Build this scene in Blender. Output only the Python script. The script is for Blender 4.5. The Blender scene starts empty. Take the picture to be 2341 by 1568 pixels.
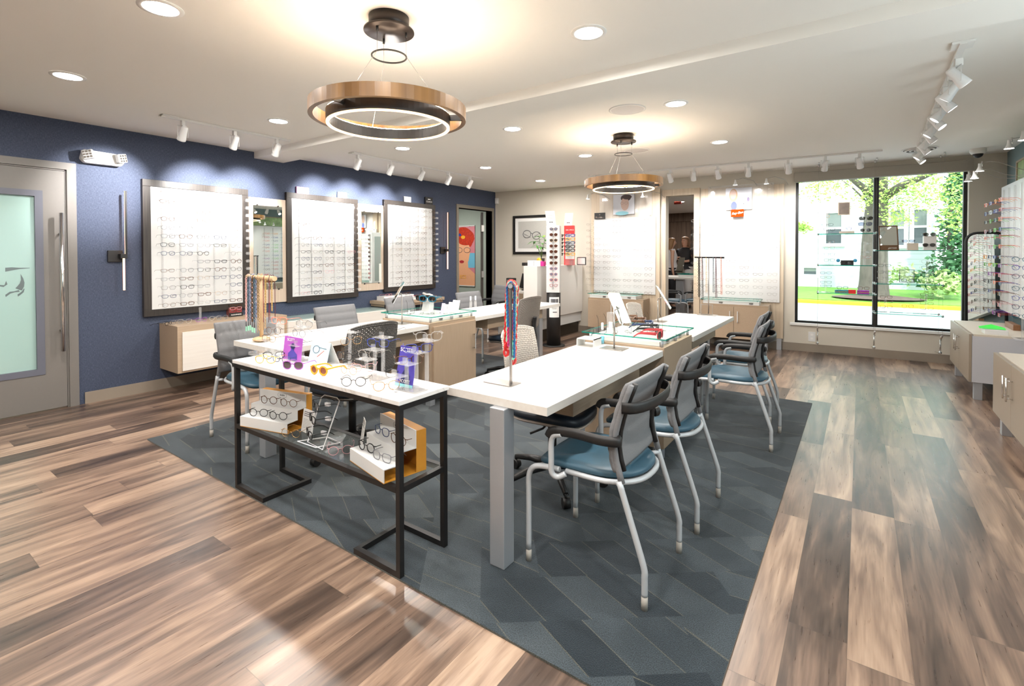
import bpy, bmesh, math, random
from mathutils import Vector, Matrix
random.seed(7)
SC = bpy.context.scene
COL = SC.collection
PI = math.pi

# ------------------------------------------------------------------ camera
F, PYC, YAW, PIT, ROL = 1126.82, 598.6, -0.615457, 0.016546, -0.00099
CAMP = Vector((5.8355, 0.0, 1.38))
def _axes():
    cy, sy = math.cos(YAW), math.sin(YAW)
    f = Vector((sy, cy, 0)); r = Vector((cy, -sy, 0)); u = Vector((0, 0, 1))
    f2 = f*math.cos(PIT) - u*math.sin(PIT); u2 = u*math.cos(PIT) + f*math.sin(PIT)
    return r*math.cos(ROL) + u2*math.sin(ROL), u2*math.cos(ROL) - r*math.sin(ROL), f2
AR, AU, AF = _axes()
cam = bpy.data.cameras.new('camera'); camo = bpy.data.objects.new('camera', cam); COL.objects.link(camo)
cam.sensor_fit = 'HORIZONTAL'; cam.sensor_width = 36.0
cam.lens = 36.0*F/2341.0
cam.shift_x = 0.0
cam.shift_y = -(784.0 - PYC)/2341.0
cam.clip_start = 0.05; cam.clip_end = 300
M = Matrix((( AR.x, AU.x, -AF.x, CAMP.x), (AR.y, AU.y, -AF.y, CAMP.y), (AR.z, AU.z, -AF.z, CAMP.z), (0, 0, 0, 1)))
camo.matrix_world = M
SC.camera = camo

# ------------------------------------------------------------------ world, exposure
SC.view_settings.view_transform = 'Standard'; SC.view_settings.look = 'None'
SC.view_settings.gamma = 1.0; SC.view_settings.use_curve_mapping = False
SC.view_settings.exposure = 1.02
SC.cycles.use_denoising = True
SC.cycles.max_bounces = 8; SC.cycles.diffuse_bounces = 4; SC.cycles.glossy_bounces = 4
SC.cycles.transparent_max_bounces = 24; SC.cycles.transmission_bounces = 4
SC.cycles.caustics_reflective = False; SC.cycles.caustics_refractive = False
SC.cycles.sample_clamp_indirect = 6.0
w = bpy.data.worlds.new('world'); SC.world = w; w.use_nodes = True
bg = w.node_tree.nodes['Background']; bg.inputs[0].default_value = (0.86, 0.94, 1.0, 1); bg.inputs[1].default_value = 2.3

def lamp(name, kind, loc, power, color=(1, 1, 1), size=0.1, target=None, spot=None, blend=0.6, spread=None):
    l = bpy.data.lights.new(name, kind); l.energy = power; l.color = color
    if kind == 'AREA':
        l.shape = 'DISK'; l.size = size
        if spread: l.spread = spread
    elif kind in ('POINT', 'SPOT'): l.shadow_soft_size = size
    if kind == 'SPOT': l.spot_size = spot; l.spot_blend = blend
    o = bpy.data.objects.new(name, l); COL.objects.link(o); o.location = loc
    if target is not None:
        o.rotation_euler = (Vector(target) - Vector(loc)).to_track_quat('-Z', 'Y').to_euler()
    return o
sun = bpy.data.lights.new('sun', 'SUN'); sun.energy = 2.0; sun.angle = 0.02; sun.color = (1, .96, .9)
so = bpy.data.objects.new('sun', sun); COL.objects.link(so); so.rotation_euler = Vector((-.35, .75, -1.0)).to_track_quat('-Z', 'Y').to_euler()
CEIL = 2.58
WHITE = (1.0, .955, .90)
DOWN = [(3.04, .99), (1.47, 1.0), (1.54, 2.43), (1.58, 3.87), (1.57, 5.4), (3.08, 2.42), (3.1, 3.88), (3.08, 5.45), (1.53, 6.9),
        (4.62, 2.44), (4.62, 3.99), (4.59, 5.63)]
HIDDEN = [(4.6, .9), (6.1, 1.0), (1.5, -.6), (3.1, -.6), (4.6, -.6), (6.1, -.6)]
for i, (x, y) in enumerate(DOWN + HIDDEN):
    lamp('downlight_lamp', 'AREA', (x, y, CEIL - .03), 13.0, WHITE, .13, (x, y, 0))

# ------------------------------------------------------------------ pixel -> place helpers (frame of 2341 x 1568)
def ray(px, py): return AR*((px - 1170.5)/F) - AU*((py - PYC)/F) + AF
def PA(px, py, ax, v):
    d = ray(px, py); t = (v - CAMP[ax])/d[ax]; return CAMP + d*t
def PX(px, py, x=0.0): return PA(px, py, 0, x)
def PY(px, py, y): return PA(px, py, 1, y)
def PZ(px, py, z=0.0): return PA(px, py, 2, z)
AW = math.atan(.07)
cA, sA = math.cos(AW), math.sin(AW)
def TW(p):                      # back wall frame: (along the wall, out into the room, up)
    u, v, z = p; return (u*cA + v*sA, 7.69 + u*sA - v*cA, z)
def PW(px, py, off=0.0):
    d = ray(px, py); n = Vector((sA, -cA, 0)); o = Vector((0, 7.69, 0)) + n*off
    t = (o - CAMP).dot(n)/d.dot(n); p = CAMP + d*t
    return ((p.x)*cA + (p.y - 7.69)*sA, p.z)
def PD(px, py, depth): return CAMP + ray(px, py)*depth

# ------------------------------------------------------------------ materials
MATS = {}
def nodes(m): return m.node_tree.nodes, m.node_tree.links
def mat(name, col, rough=.5, metal=0.0, noise=0.0, nscale=30.0, spec=.5, emit=None, estr=0.0, bump=0.0, trans=0.0, coat=0.0, stretch=None, alpha=1.0):
    if name in MATS: return MATS[name]
    m = bpy.data.materials.new(name); m.use_nodes = True; n, l = nodes(m); b = n['Principled BSDF']
    b.inputs['Base Color'].default_value = (*col, 1); b.inputs['Roughness'].default_value = rough; b.inputs['Metallic'].default_value = metal
    b.inputs['Specular IOR Level'].default_value = spec; b.inputs['Transmission Weight'].default_value = trans
    b.inputs['Coat Weight'].default_value = coat
    if emit: b.inputs['Emission Color'].default_value = (*emit, 1); b.inputs['Emission Strength'].default_value = estr
    if noise or bump:
        tc = n.new('ShaderNodeTexCoord'); mp = n.new('ShaderNodeMapping'); nz = n.new('ShaderNodeTexNoise')
        l.new(tc.outputs['Object'], mp.inputs[0]); l.new(mp.outputs[0], nz.inputs['Vector'])
        if stretch: mp.inputs['Scale'].default_value = stretch
        nz.inputs['Scale'].default_value = nscale; nz.inputs['Detail'].default_value = 4
        if noise:
            mx = n.new('ShaderNodeMix'); mx.data_type = 'RGBA'; mx.blend_type = 'MIX'
            mx.inputs[6].default_value = (*[c*(1 - noise) for c in col], 1); mx.inputs[7].default_value = (*[min(1, c*(1 + noise)) for c in col], 1)
            l.new(nz.outputs[0], mx.inputs[0]); l.new(mx.outputs[2], b.inputs['Base Color'])
        if bump:
            bp = n.new('ShaderNodeBump'); bp.inputs['Strength'].default_value = bump; bp.inputs['Distance'].default_value = .01
            l.new(nz.outputs[0], bp.inputs['Height']); l.new(bp.outputs[0], b.inputs['Normal'])
    MATS[name] = m; return m
def mathn(n, l, op, a, b=None, c=None):
    q = n.new('ShaderNodeMath'); q.operation = op
    for i, x in enumerate((a, b, c)):
        if x is None: continue
        if isinstance(x, (int, float)): q.inputs[i].default_value = x
        else: l.new(x, q.inputs[i])
    return q.outputs[0]
def clear(name, tint=(1, 1, 1), refl=.5, rough=.02, density=0.0, dens_col=(.5, .5, .5)):
    """thin clear sheet: transparent with a fresnel reflection"""
    if name in MATS: return MATS[name]
    m = bpy.data.materials.new(name); m.use_nodes = True; n, l = nodes(m); n.remove(n['Principled BSDF'])
    out = n['Material Output']; tr = n.new('ShaderNodeBsdfTransparent'); gl = n.new('ShaderNodeBsdfGlossy'); mx = n.new('ShaderNodeMixShader'); fr = n.new('ShaderNodeLayerWeight')
    gw = n.new('ShaderNodeNewGeometry'); pw = mathn(n, l, 'POWER', fr.outputs['Facing'], 3.0); fc = mathn(n, l, 'MULTIPLY', mathn(n, l, 'ADD', mathn(n, l, 'MULTIPLY', pw, refl), .04), mathn(n, l, 'SUBTRACT', 1.0, gw.outputs['Backfacing']))
    fr.inputs[0].default_value = .5; gl.inputs['Roughness'].default_value = rough; tr.inputs[0].default_value = (*tint, 1)
    if density:
        df = n.new('ShaderNodeBsdfDiffuse'); df.inputs[0].default_value = (*dens_col, 1); m2 = n.new('ShaderNodeMixShader'); m2.inputs[0].default_value = density
        l.new(tr.outputs[0], m2.inputs[1]); l.new(df.outputs[0], m2.inputs[2]); l.new(m2.outputs[0], mx.inputs[1])
    else: l.new(tr.outputs[0], mx.inputs[1])
    l.new(fc, mx.inputs[0]); l.new(gl.outputs[0], mx.inputs[2]); l.new(mx.outputs[0], out.inputs[0])
    MATS[name] = m; return m
def emis(name, col, s):
    if name in MATS: return MATS[name]
    m = bpy.data.materials.new(name); m.use_nodes = True; n, l = nodes(m); n.remove(n['Principled BSDF'])
    e = n.new('ShaderNodeEmission'); e.inputs[0].default_value = (*col, 1); e.inputs[1].default_value = s; l.new(e.outputs[0], n['Material Output'].inputs[0])
    MATS[name] = m; return m
def ramp(n, l, fac, stops):
    r = n.new('ShaderNodeValToRGB'); e = r.color_ramp.elements
    while len(e) > 1: e.remove(e[0])
    e[0].position = stops[0][0]; e[0].color = (*stops[0][1], 1)
    for p, c in stops[1:]:
        q = e.new(p); q.color = (*c, 1)
    l.new(fac, r.inputs[0]); return r.outputs[0]

def plank_floor():
    m = bpy.data.materials.new('vinyl_plank'); m.use_nodes = True; n, l = nodes(m); b = n['Principled BSDF']
    tc = n.new('ShaderNodeTexCoord'); sp = n.new('ShaderNodeSeparateXYZ'); l.new(tc.outputs['Object'], sp.inputs[0])
    W_, L_ = .182, 1.22
    xs = mathn(n, l, 'DIVIDE', sp.outputs[0], W_); ix = mathn(n, l, 'FLOOR', xs)
    w1 = n.new('ShaderNodeTexWhiteNoise'); w1.noise_dimensions = '1D'; l.new(ix, w1.inputs['W'])
    ys = mathn(n, l, 'ADD', mathn(n, l, 'DIVIDE', sp.outputs[1], L_), mathn(n, l, 'MULTIPLY', w1.outputs['Value'], 7.3))
    iy = mathn(n, l, 'FLOOR', ys)
    cb = n.new('ShaderNodeCombineXYZ'); l.new(ix, cb.inputs[0]); l.new(iy, cb.inputs[1])
    w2 = n.new('ShaderNodeTexWhiteNoise'); w2.noise_dimensions = '2D'; l.new(cb.outputs[0], w2.inputs['Vector'])
    # long soft streaks along the board, different on each board
    c2 = n.new('ShaderNodeCombineXYZ'); l.new(mathn(n, l, 'MULTIPLY', sp.outputs[0], 11.0), c2.inputs[0]); l.new(mathn(n, l, 'MULTIPLY', sp.outputs[1], 1.3), c2.inputs[1]); l.new(mathn(n, l, 'MULTIPLY', w2.outputs['Value'], 40.0), c2.inputs[2])
    n1 = n.new('ShaderNodeTexNoise'); n1.inputs['Scale'].default_value = 1.0; n1.inputs['Detail'].default_value = 3; n1.inputs['Distortion'].default_value = 1.1; l.new(c2.outputs[0], n1.inputs['Vector'])
    c3 = n.new('ShaderNodeCombineXYZ'); l.new(mathn(n, l, 'MULTIPLY', sp.outputs[0], 130.0), c3.inputs[0]); l.new(mathn(n, l, 'MULTIPLY', sp.outputs[1], 6.0), c3.inputs[1]); l.new(mathn(n, l, 'MULTIPLY', w2.outputs['Value'], 90.0), c3.inputs[2])
    n2 = n.new('ShaderNodeTexNoise'); n2.inputs['Scale'].default_value = 1.0; n2.inputs['Detail'].default_value = 4; l.new(c3.outputs[0], n2.inputs['Vector'])
    v = mathn(n, l, 'ADD', mathn(n, l, 'MULTIPLY', w2.outputs['Value'], .42), mathn(n, l, 'MULTIPLY', n1.outputs[0], .95))
    v = mathn(n, l, 'ADD', v, mathn(n, l, 'MULTIPLY', n2.outputs[0], .24)); v = mathn(n, l, 'SUBTRACT', v, .32)
    col = ramp(n, l, v, [(.16, (.040, .026, .020)), (.34, (.088, .057, .042)), (.5, (.178, .116, .083)), (.66, (.30, .202, .142)), (.84, (.43, .305, .218))])
    fx = mathn(n, l, 'FRACT', xs); fy = mathn(n, l, 'FRACT', ys)
    ex = mathn(n, l, 'LESS_THAN', mathn(n, l, 'MINIMUM', fx, mathn(n, l, 'SUBTRACT', 1.0, fx)), .006)
    ey = mathn(n, l, 'LESS_THAN', mathn(n, l, 'MINIMUM', fy, mathn(n, l, 'SUBTRACT', 1.0, fy)), .0012)
    e = mathn(n, l, 'MAXIMUM', ex, ey)
    mx = n.new('ShaderNodeMix'); mx.data_type = 'RGBA'; mx.inputs[7].default_value = (.06, .04, .03, 1)
    l.new(mathn(n, l, 'MULTIPLY', e, .55), mx.inputs[0]); l.new(col, mx.inputs[6]); l.new(mx.outputs[2], b.inputs['Base Color'])
    b.inputs['Roughness'].default_value = .36; b.inputs['Specular IOR Level'].default_value = .75
    rr = mathn(n, l, 'ADD', mathn(n, l, 'MULTIPLY', n2.outputs[0], .14), .23); l.new(rr, b.inputs['Roughness'])
    bp = n.new('ShaderNodeBump'); bp.inputs['Strength'].default_value = .08; bp.inputs['Distance'].default_value = .002; l.new(n2.outputs[0], bp.inputs['Height']); l.new(bp.outputs[0], b.inputs['Normal'])
    return m
def carpet_mat():
    m = bpy.data.materials.new('carpet_tile'); m.use_nodes = True; n, l = nodes(m); b = n['Principled BSDF']
    uv = n.new('ShaderNodeUVMap'); uv.uv_map = 'tile'; at = n.new('ShaderNodeAttribute'); at.attribute_name = 'tid'
    sp = n.new('ShaderNodeSeparateXYZ'); l.new(uv.outputs[0], sp.inputs[0])
    tid = at.outputs['Fac']
    # diagonal bands inside a plank: slope differs from plank to plank
    sl = mathn(n, l, 'ADD', mathn(n, l, 'MULTIPLY', tid, 1.6), .5)
    d = mathn(n, l, 'ADD', mathn(n, l, 'MULTIPLY', sp.outputs[0], sl), mathn(n, l, 'MULTIPLY', sp.outputs[1], 1.0))
    d = mathn(n, l, 'ADD', d, mathn(n, l, 'MULTIPLY', tid, 5.0)); ds = mathn(n, l, 'MULTIPLY', d, 3.4)
    band = mathn(n, l, 'FLOOR', ds); fr = mathn(n, l, 'FRACT', ds)
    cb = n.new('ShaderNodeCombineXYZ'); l.new(band, cb.inputs[0]); l.new(tid, cb.inputs[1])
    wn = n.new('ShaderNodeTexWhiteNoise'); wn.noise_dimensions = '2D'; l.new(cb.outputs[0], wn.inputs['Vector'])
    tc = n.new('ShaderNodeTexCoord'); nz = n.new('ShaderNodeTexNoise'); nz.inputs['Scale'].default_value = 260; nz.inputs['Detail'].default_value = 2; l.new(tc.outputs['Object'], nz.inputs['Vector'])
    nb = n.new('ShaderNodeTexNoise'); nb.inputs['Scale'].default_value = 5; nb.inputs['Detail'].default_value = 3; l.new(tc.outputs['Object'], nb.inputs['Vector'])
    v = mathn(n, l, 'ADD', mathn(n, l, 'MULTIPLY', wn.outputs['Value'], .62), mathn(n, l, 'MULTIPLY', nb.outputs[0], .30))
    v = mathn(n, l, 'ADD', v, mathn(n, l, 'MULTIPLY', tid, .15))
    col = ramp(n, l, v, [(.15, (.006, .011, .016)), (.45, (.015, .023, .030)), (.75, (.034, .045, .053)), (1.0, (.066, .078, .084))])
    ln = mathn(n, l, 'LESS_THAN', fr, .03)
    mx = n.new('ShaderNodeMix'); mx.data_type = 'RGBA'; mx.inputs[7].default_value = (.10, .095, .07, 1); l.new(mathn(n, l, 'MULTIPLY', ln, .6), mx.inputs[0]); l.new(col, mx.inputs[6])
    mu = n.new('ShaderNodeMix'); mu.data_type = 'RGBA'; mu.blend_type = 'MULTIPLY'; mu.inputs[0].default_value = 1.0
    sh = ramp(n, l, nz.outputs[0], [(.3, (.45, .45, .45)), (.7, (1.6, 1.6, 1.6))]); l.new(mx.outputs[2], mu.inputs[6]); l.new(sh, mu.inputs[7]); l.new(mu.outputs[2], b.inputs['Base Color'])
    b.inputs['Roughness'].default_value = .95; b.inputs['Specular IOR Level'].default_value = .1
    b.inputs['Sheen Weight'].default_value = .25
    bp = n.new('ShaderNodeBump'); bp.inputs['Strength'].default_value = .5; bp.inputs['Distance'].default_value = .004; l.new(nz.outputs[0], bp.inputs['Height']); l.new(bp.outputs[0], b.inputs['Normal'])
    return m
def fabric_wall():
    m = bpy.data.materials.new('navy_wallcovering'); m.use_nodes = True; n, l = nodes(m); b = n['Principled BSDF']
    tc = n.new('ShaderNodeTexCoord'); mp = n.new('ShaderNodeMapping'); mp.inputs['Scale'].default_value = (1, 300, 45); l.new(tc.outputs['Object'], mp.inputs[0])
    nz = n.new('ShaderNodeTexNoise'); nz.inputs['Scale'].default_value = 1; nz.inputs['Detail'].default_value = 5; l.new(mp.outputs[0], nz.inputs['Vector'])
    mp2 = n.new('ShaderNodeMapping'); mp2.inputs['Scale'].default_value = (1, 60, 330); l.new(tc.outputs['Object'], mp2.inputs[0])
    nz2 = n.new('ShaderNodeTexNoise'); nz2.inputs['Scale'].default_value = 1; nz2.inputs['Detail'].default_value = 3; l.new(mp2.outputs[0], nz2.inputs['Vector'])
    v = mathn(n, l, 'MULTIPLY', mathn(n, l, 'ADD', nz.outputs[0], nz2.outputs[0]), .5)
    col = ramp(n, l, v, [(.35, (.026, .036, .066)), (.5, (.042, .056, .098)), (.65, (.078, .096, .150))]); l.new(col, b.inputs['Base Color'])
    b.inputs['Roughness'].default_value = .75
    return m
def wood_mat(name, c0, c1, axis='x', scale=1.0, rough=.45):
    if name in MATS: return MATS[name]
    m = bpy.data.materials.new(name); m.use_nodes = True; n, l = nodes(m); b = n['Principled BSDF']
    tc = n.new('ShaderNodeTexCoord'); mp = n.new('ShaderNodeMapping')
    s = {'x': (2, 60, 60), 'y': (60, 2, 60), 'z': (60, 60, 2)}[axis]; mp.inputs['Scale'].default_value = [q*scale for q in s]
    l.new(tc.outputs['Object'], mp.inputs[0]); nz = n.new('ShaderNodeTexNoise'); nz.inputs['Scale'].default_value = 1; nz.inputs['Detail'].default_value = 5; l.new(mp.outputs[0], nz.inputs['Vector'])
    l.new(ramp(n, l, nz.outputs[0], [(.3, c0), (.7, c1)]), b.inputs['Base Color']); b.inputs['Roughness'].default_value = rough
    MATS[name] = m; return m
def marble_mat():
    m = bpy.data.materials.new('marble'); m.use_nodes = True; n, l = nodes(m); b = n['Principled BSDF']
    tc = n.new('ShaderNodeTexCoord'); nz = n.new('ShaderNodeTexNoise'); nz.inputs['Scale'].default_value = 3.2; nz.inputs['Detail'].default_value = 6; nz.inputs['Distortion'].default_value = 1.6; l.new(tc.outputs['Object'], nz.inputs['Vector'])
    v = mathn(n, l, 'ABSOLUTE', mathn(n, l, 'SUBTRACT', nz.outputs[0], .5))
    l.new(ramp(n, l, v, [(0, (.56, .52, .49)), (.02, (.69, .67, .65)), (.06, (.74, .72, .70))]), b.inputs['Base Color']); b.inputs['Roughness'].default_value = .2
    return m
mFLOOR = plank_floor(); mCARPET = carpet_mat(); mNAVY = fabric_wall(); mMARBLE = marble_mat()
mCEIL = mat('ceiling_paint', (.88, .86, .82), .9, bump=.02, nscale=250)
mBEIGEWALL = mat('greige_wall_paint', (.60, .555, .475), .8, noise=.03, nscale=120)
mTEAL = mat('grey_teal_wall_paint', (.16, .22, .23), .8, noise=.03, nscale=80)
mBASE = mat('taupe_baseboard', (.27, .225, .18), .5, noise=.03)
mDOORM = mat('painted_steel_taupe', (.17, .157, .143), .5, noise=.03, nscale=60)
mWHITELAM = wood_mat('white_ash_laminate', (.66, .62, .57), (.71, .68, .635), 'y', .8, .35)
mWHITEDGE = wood_mat('ash_laminate_edge', (.62, .57, .51), (.70, .65, .59), 'y', .8, .4)
mOAK = wood_mat('linen_oak_laminate', (.335, .245, .165), (.375, .275, .19), 'z', 4.0, .5)
mOAKH = wood_mat('linen_oak_laminate_h', (.36, .265, .18), (.42, .315, .22), 'y', 3.0, .5)
mWHITE = mat('white_gloss', (.70, .70, .69), .3, noise=.01)
mWHITEM = mat('white_matt', (.80, .79, .77), .6, noise=.01)
mBLACK = mat('black_metal', (.007, .006, .006), .5, .0, noise=.1)
mBLACKP = mat('black_plastic', (.010, .009, .009), .5, noise=.1)
mDKFRAME = wood_mat('dark_wood_frame', (.018, .014, .012), (.045, .036, .03), 'z', 1.5, .4)
mCHROME = mat('chrome', (.75, .75, .75), .12, 1.0, noise=.02)
mSTEEL = mat('brushed_steel', (.38, .36, .34), .28, 1.0, noise=.06, nscale=80)
mALU = mat('silver_powdercoat', (.44, .46, .49), .38, .55, noise=.03, nscale=120)
mGLASS = clear('clear_glass', (.97, 1, .985), .25)
mGLASSE = clear('glass_edge', (.05, .42, .33), .5, .05, .45, (.02, .30, .24))
mACRYL = clear('clear_acrylic', (.985, .985, .985), .75, .05, .15, (.92, .92, .92))
mMIRROR = mat('mirror_silver', (.86, .92, .89), .01, 1.0)
mPAPER = mat('paper', (.85, .84, .82), .6, noise=.02)
mINK = mat('grey_ink', (.12, .12, .13), .7)

# ------------------------------------------------------------------ mesh builder
class MB:
    def __init__(s, T=None): s.v = []; s.f = []; s.m = []; s.sm = []; s.T = T
    def add(s, vs, fs, mi=0, smooth=False):
        o = len(s.v)
        s.v += [tuple(s.T(v)) if s.T else tuple(v) for v in vs]
        for f in fs: s.f.append(tuple(i + o for i in f)); s.m.append(mi); s.sm.append(smooth)
        return s
    def box(s, x0, x1, y0, y1, z0, z1, mi=0):
        v = [(x, y, z) for z in (z0, z1) for y in (y0, y1) for x in (x0, x1)]
        return s.add(v, [(0, 2, 3, 1), (4, 5, 7, 6), (0, 1, 5, 4), (2, 6, 7, 3), (0, 4, 6, 2), (1, 3, 7, 5)], mi)
    def obox(s, c, size, R=None, mi=0):
        R = R or Matrix.Identity(3); c = Vector(c); hx, hy, hz = [q/2 for q in size]
        v = [c + R @ Vector((x, y, z)) for z in (-hz, hz) for y in (-hy, hy) for x in (-hx, hx)]
        return s.add(v, [(0, 2, 3, 1), (4, 5, 7, 6), (0, 1, 5, 4), (2, 6, 7, 3), (0, 4, 6, 2), (1, 3, 7, 5)], mi)
    def tube(s, pts, r, n=8, closed=False, mi=0, flat=1.0, caps=True, up=None):
        pts = [Vector(p) for p in pts]; N = len(pts); rr = r if isinstance(r, (list, tuple)) else [r]*N
        vs = []; prev = None
        for i, p in enumerate(pts):
            a = pts[(i - 1) % N] if (closed or i > 0) else p; b = pts[(i + 1) % N] if (closed or i < N - 1) else p
            t = (b - a)
            t = t.normalized() if t.length > 1e-9 else Vector((0, 0, 1))
            if prev is None:
                ref = Vector(up) if up else (Vector((0, 0, 1)) if abs(t.z) < .9 else Vector((1, 0, 0)))
                nrm = (ref - t*ref.dot(t)).normalized()
            else:
                nrm = (prev - t*prev.dot(t))
                nrm = nrm.normalized() if nrm.length > 1e-6 else prev
            prev = nrm; bi = t.cross(nrm)
            for k in range(n):
                an = 2*PI*(k + .5)/n; vs.append(p + nrm*math.cos(an)*rr[i] + bi*math.sin(an)*rr[i]*flat)
        fs = []; R_ = N if closed else N - 1
        for i in range(R_):
            j = (i + 1) % N
            for k in range(n): k2 = (k + 1) % n; fs.append((i*n + k, i*n + k2, j*n + k2, j*n + k))
        s.add(vs, fs, mi, n > 4)
        if caps and not closed:
            o = len(s.v) - len(vs)
            s.f.append(tuple(o + k for k in range(n))[::-1]); s.m.append(mi); s.sm.append(False)
            s.f.append(tuple(o + (N - 1)*n + k for k in range(n))); s.m.append(mi); s.sm.append(False)
        return s
    def cyl(s, p0, p1, r, r1=None, n=16, mi=0): return s.tube([p0, p1], [r, r if r1 is None else r1], n, mi=mi)
    def lathe(s, prof, c=(0, 0, 0), n=24, mi=0, smooth=True):
        vs = [(c[0] + r*math.cos(2*PI*k/n), c[1] + r*math.sin(2*PI*k/n), c[2] + z) for r, z in prof for k in range(n)]
        fs = [(i*n + k, i*n + (k + 1) % n, (i + 1)*n + (k + 1) % n, (i + 1)*n + k) for i in range(len(prof) - 1) for k in range(n)]
        return s.add(vs, fs, mi, smooth)
    def disc(s, c, r, n=24, mi=0, up=True):
        vs = [(c[0] + r*math.cos(2*PI*k/n), c[1] + r*math.sin(2*PI*k/n), c[2]) for k in range(n)]
        return s.add(vs, [tuple(range(n)) if up else tuple(range(n))[::-1]], mi)
    def ball(s, c, r, n=10, mi=0, sc=(1, 1, 1)):
        vs = []; fs = []; m_ = n//2
        for i in range(m_ + 1):
            th = PI*i/m_
            for k in range(n): ph = 2*PI*k/n; vs.append((c[0] + r*sc[0]*math.sin(th)*math.cos(ph), c[1] + r*sc[1]*math.sin(th)*math.sin(ph), c[2] + r*sc[2]*math.cos(th)))
        for i in range(m_):
            for k in range(n): fs.append((i*n + k, (i + 1)*n + k, (i + 1)*n + (k + 1) % n, i*n + (k + 1) % n))
        return s.add(vs, fs, mi, True)
    def poly(s, pts, mi=0): return s.add(pts, [tuple(range(len(pts)))], mi)
    def prism(s, pts, d, mi=0):
        d = Vector(d); n = len(pts); a = [Vector(p) for p in pts]; b = [p + d for p in a]
        return s.add(a + b, [tuple(range(n))[::-1], tuple(range(n, 2*n))] + [(i, (i + 1) % n, n + (i + 1) % n, n + i) for i in range(n)], mi)
    def build(s, name, mats, parent=None, bevel=0.0, local=False, recalc=True):
        mats = mats if isinstance(mats, (list, tuple)) else [mats]
        me = bpy.data.meshes.new(name); off = Vector((0, 0, 0)); o = bpy.data.objects.new(name, me)
        if parent is not None and not local: off = Vector(parent.location)
        if parent is None and not local:
            xs = [v[0] for v in s.v]; ys = [v[1] for v in s.v]; zs = [v[2] for v in s.v]
            off = Vector(((min(xs) + max(xs))/2, (min(ys) + max(ys))/2, min(zs))); o.location = off
        me.from_pydata([tuple(Vector(v) - off) for v in s.v], [], s.f)
        for m_ in mats: me.materials.append(m_)
        me.polygons.foreach_set('material_index', s.m); me.polygons.foreach_set('use_smooth', s.sm)
        if recalc:
            bm = bmesh.new(); bm.from_mesh(me); bmesh.ops.recalc_face_normals(bm, faces=bm.faces); bm.to_mesh(me); bm.free()
        me.update(); COL.objects.link(o)
        if parent is not None: o.parent = parent
        if bevel:
            b = o.modifiers.new('bevel', 'BEVEL'); b.width = bevel; b.segments = 2; b.limit_method = 'ANGLE'
        return o
def tag(o, label=None, cat=None, group=None, kind=None):
    if label: o['label'] = label
    if cat: o['category'] = cat
    if group: o['group'] = group
    if kind: o['kind'] = kind
    return o
def thing(name, label, cat, loc=(0, 0, 0), rotz=0.0, group=None):
    o = bpy.data.objects.new(name, None); COL.objects.link(o); o.location = loc; o.rotation_euler = (0, 0, rotz); o.empty_display_size = .05
    return tag(o, label, cat, group)
def dup(root, loc, rotz=None, label=None, group=None, rot=None):
    r = root.copy(); COL.objects.link(r); r.location = loc
    if rotz is not None: r.rotation_euler = (0, 0, rotz)
    if rot is not None: r.rotation_euler = rot
    if label: r['label'] = label
    if group: r['group'] = group
    for ch in list(root.children):
        c = ch.copy(); COL.objects.link(c); c.parent = r
        for g in list(ch.children):
            d = g.copy(); COL.objects.link(d); d.parent = c
    return r
def struct(mb, name, m, bevel=0.0): return tag(mb.build(name, m, bevel=bevel), kind='structure')
def text_mesh(name, body, size, origin, R, m, parent, extrude=.0006, shear=0.0, align='CENTER'):
    cu = bpy.data.curves.new(name, 'FONT'); cu.body = body; cu.size = size; cu.extrude = extrude; cu.align_x = align; cu.align_y = 'CENTER'; cu.shear = shear; cu.resolution_u = 3
    t = bpy.data.objects.new(name, cu); COL.objects.link(t); dg = bpy.context.evaluated_depsgraph_get(); me = bpy.data.meshes.new_from_object(t.evaluated_get(dg)); bpy.data.objects.remove(t)
    off = Vector(parent.location) if parent else Vector((0, 0, 0))
    for v in me.vertices: v.co = R @ v.co + Vector(origin) - off
    me.materials.clear(); me.materials.append(m); o = bpy.data.objects.new(name, me); COL.objects.link(o)
    if parent: o.parent = parent
    return o
def face_to(nrm, up=(0, 0, 1)):       # text frame whose local z is nrm and local y is up
    z = Vector(nrm).normalized(); x = Vector(up).cross(z).normalized(); y = z.cross(x); return Matrix((x, y, z)).transposed()
ORD = ['first', 'second', 'third', 'fourth', 'fifth', 'sixth', 'seventh', 'eighth', 'ninth', 'tenth', 'eleventh', 'twelfth', 'thirteenth', 'fourteenth', 'fifteenth', 'sixteenth']

# daylight portal: tells the renderer where sky light comes in
pl = bpy.data.lights.new('window_portal', 'AREA'); pl.shape = 'RECTANGLE'; pl.size = 1.85; pl.size_y = 2.1; pl.cycles.is_portal = True
po = bpy.data.objects.new('window_portal', pl); COL.objects.link(po); po.location = TW((5.99, -.2, 1.42)); po.rotation_euler = Vector((sA, -cA, 0)).to_track_quat('-Z', 'Y').to_euler()

# ================================================================== SETTING
XR, YN = 7.25, -2.6
struct(MB().box(0, XR, YN, 8.6, -.1, 0), 'floor', mFLOOR)
struct(MB().box(-3.2, XR + .2, YN, 8.3, CEIL, CEIL + .2), 'ceiling', mCEIL)
struct(MB().box(0, XR, 3.0, 3.36, 2.505, CEIL + .001), 'trim_1', mCEIL)
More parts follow.
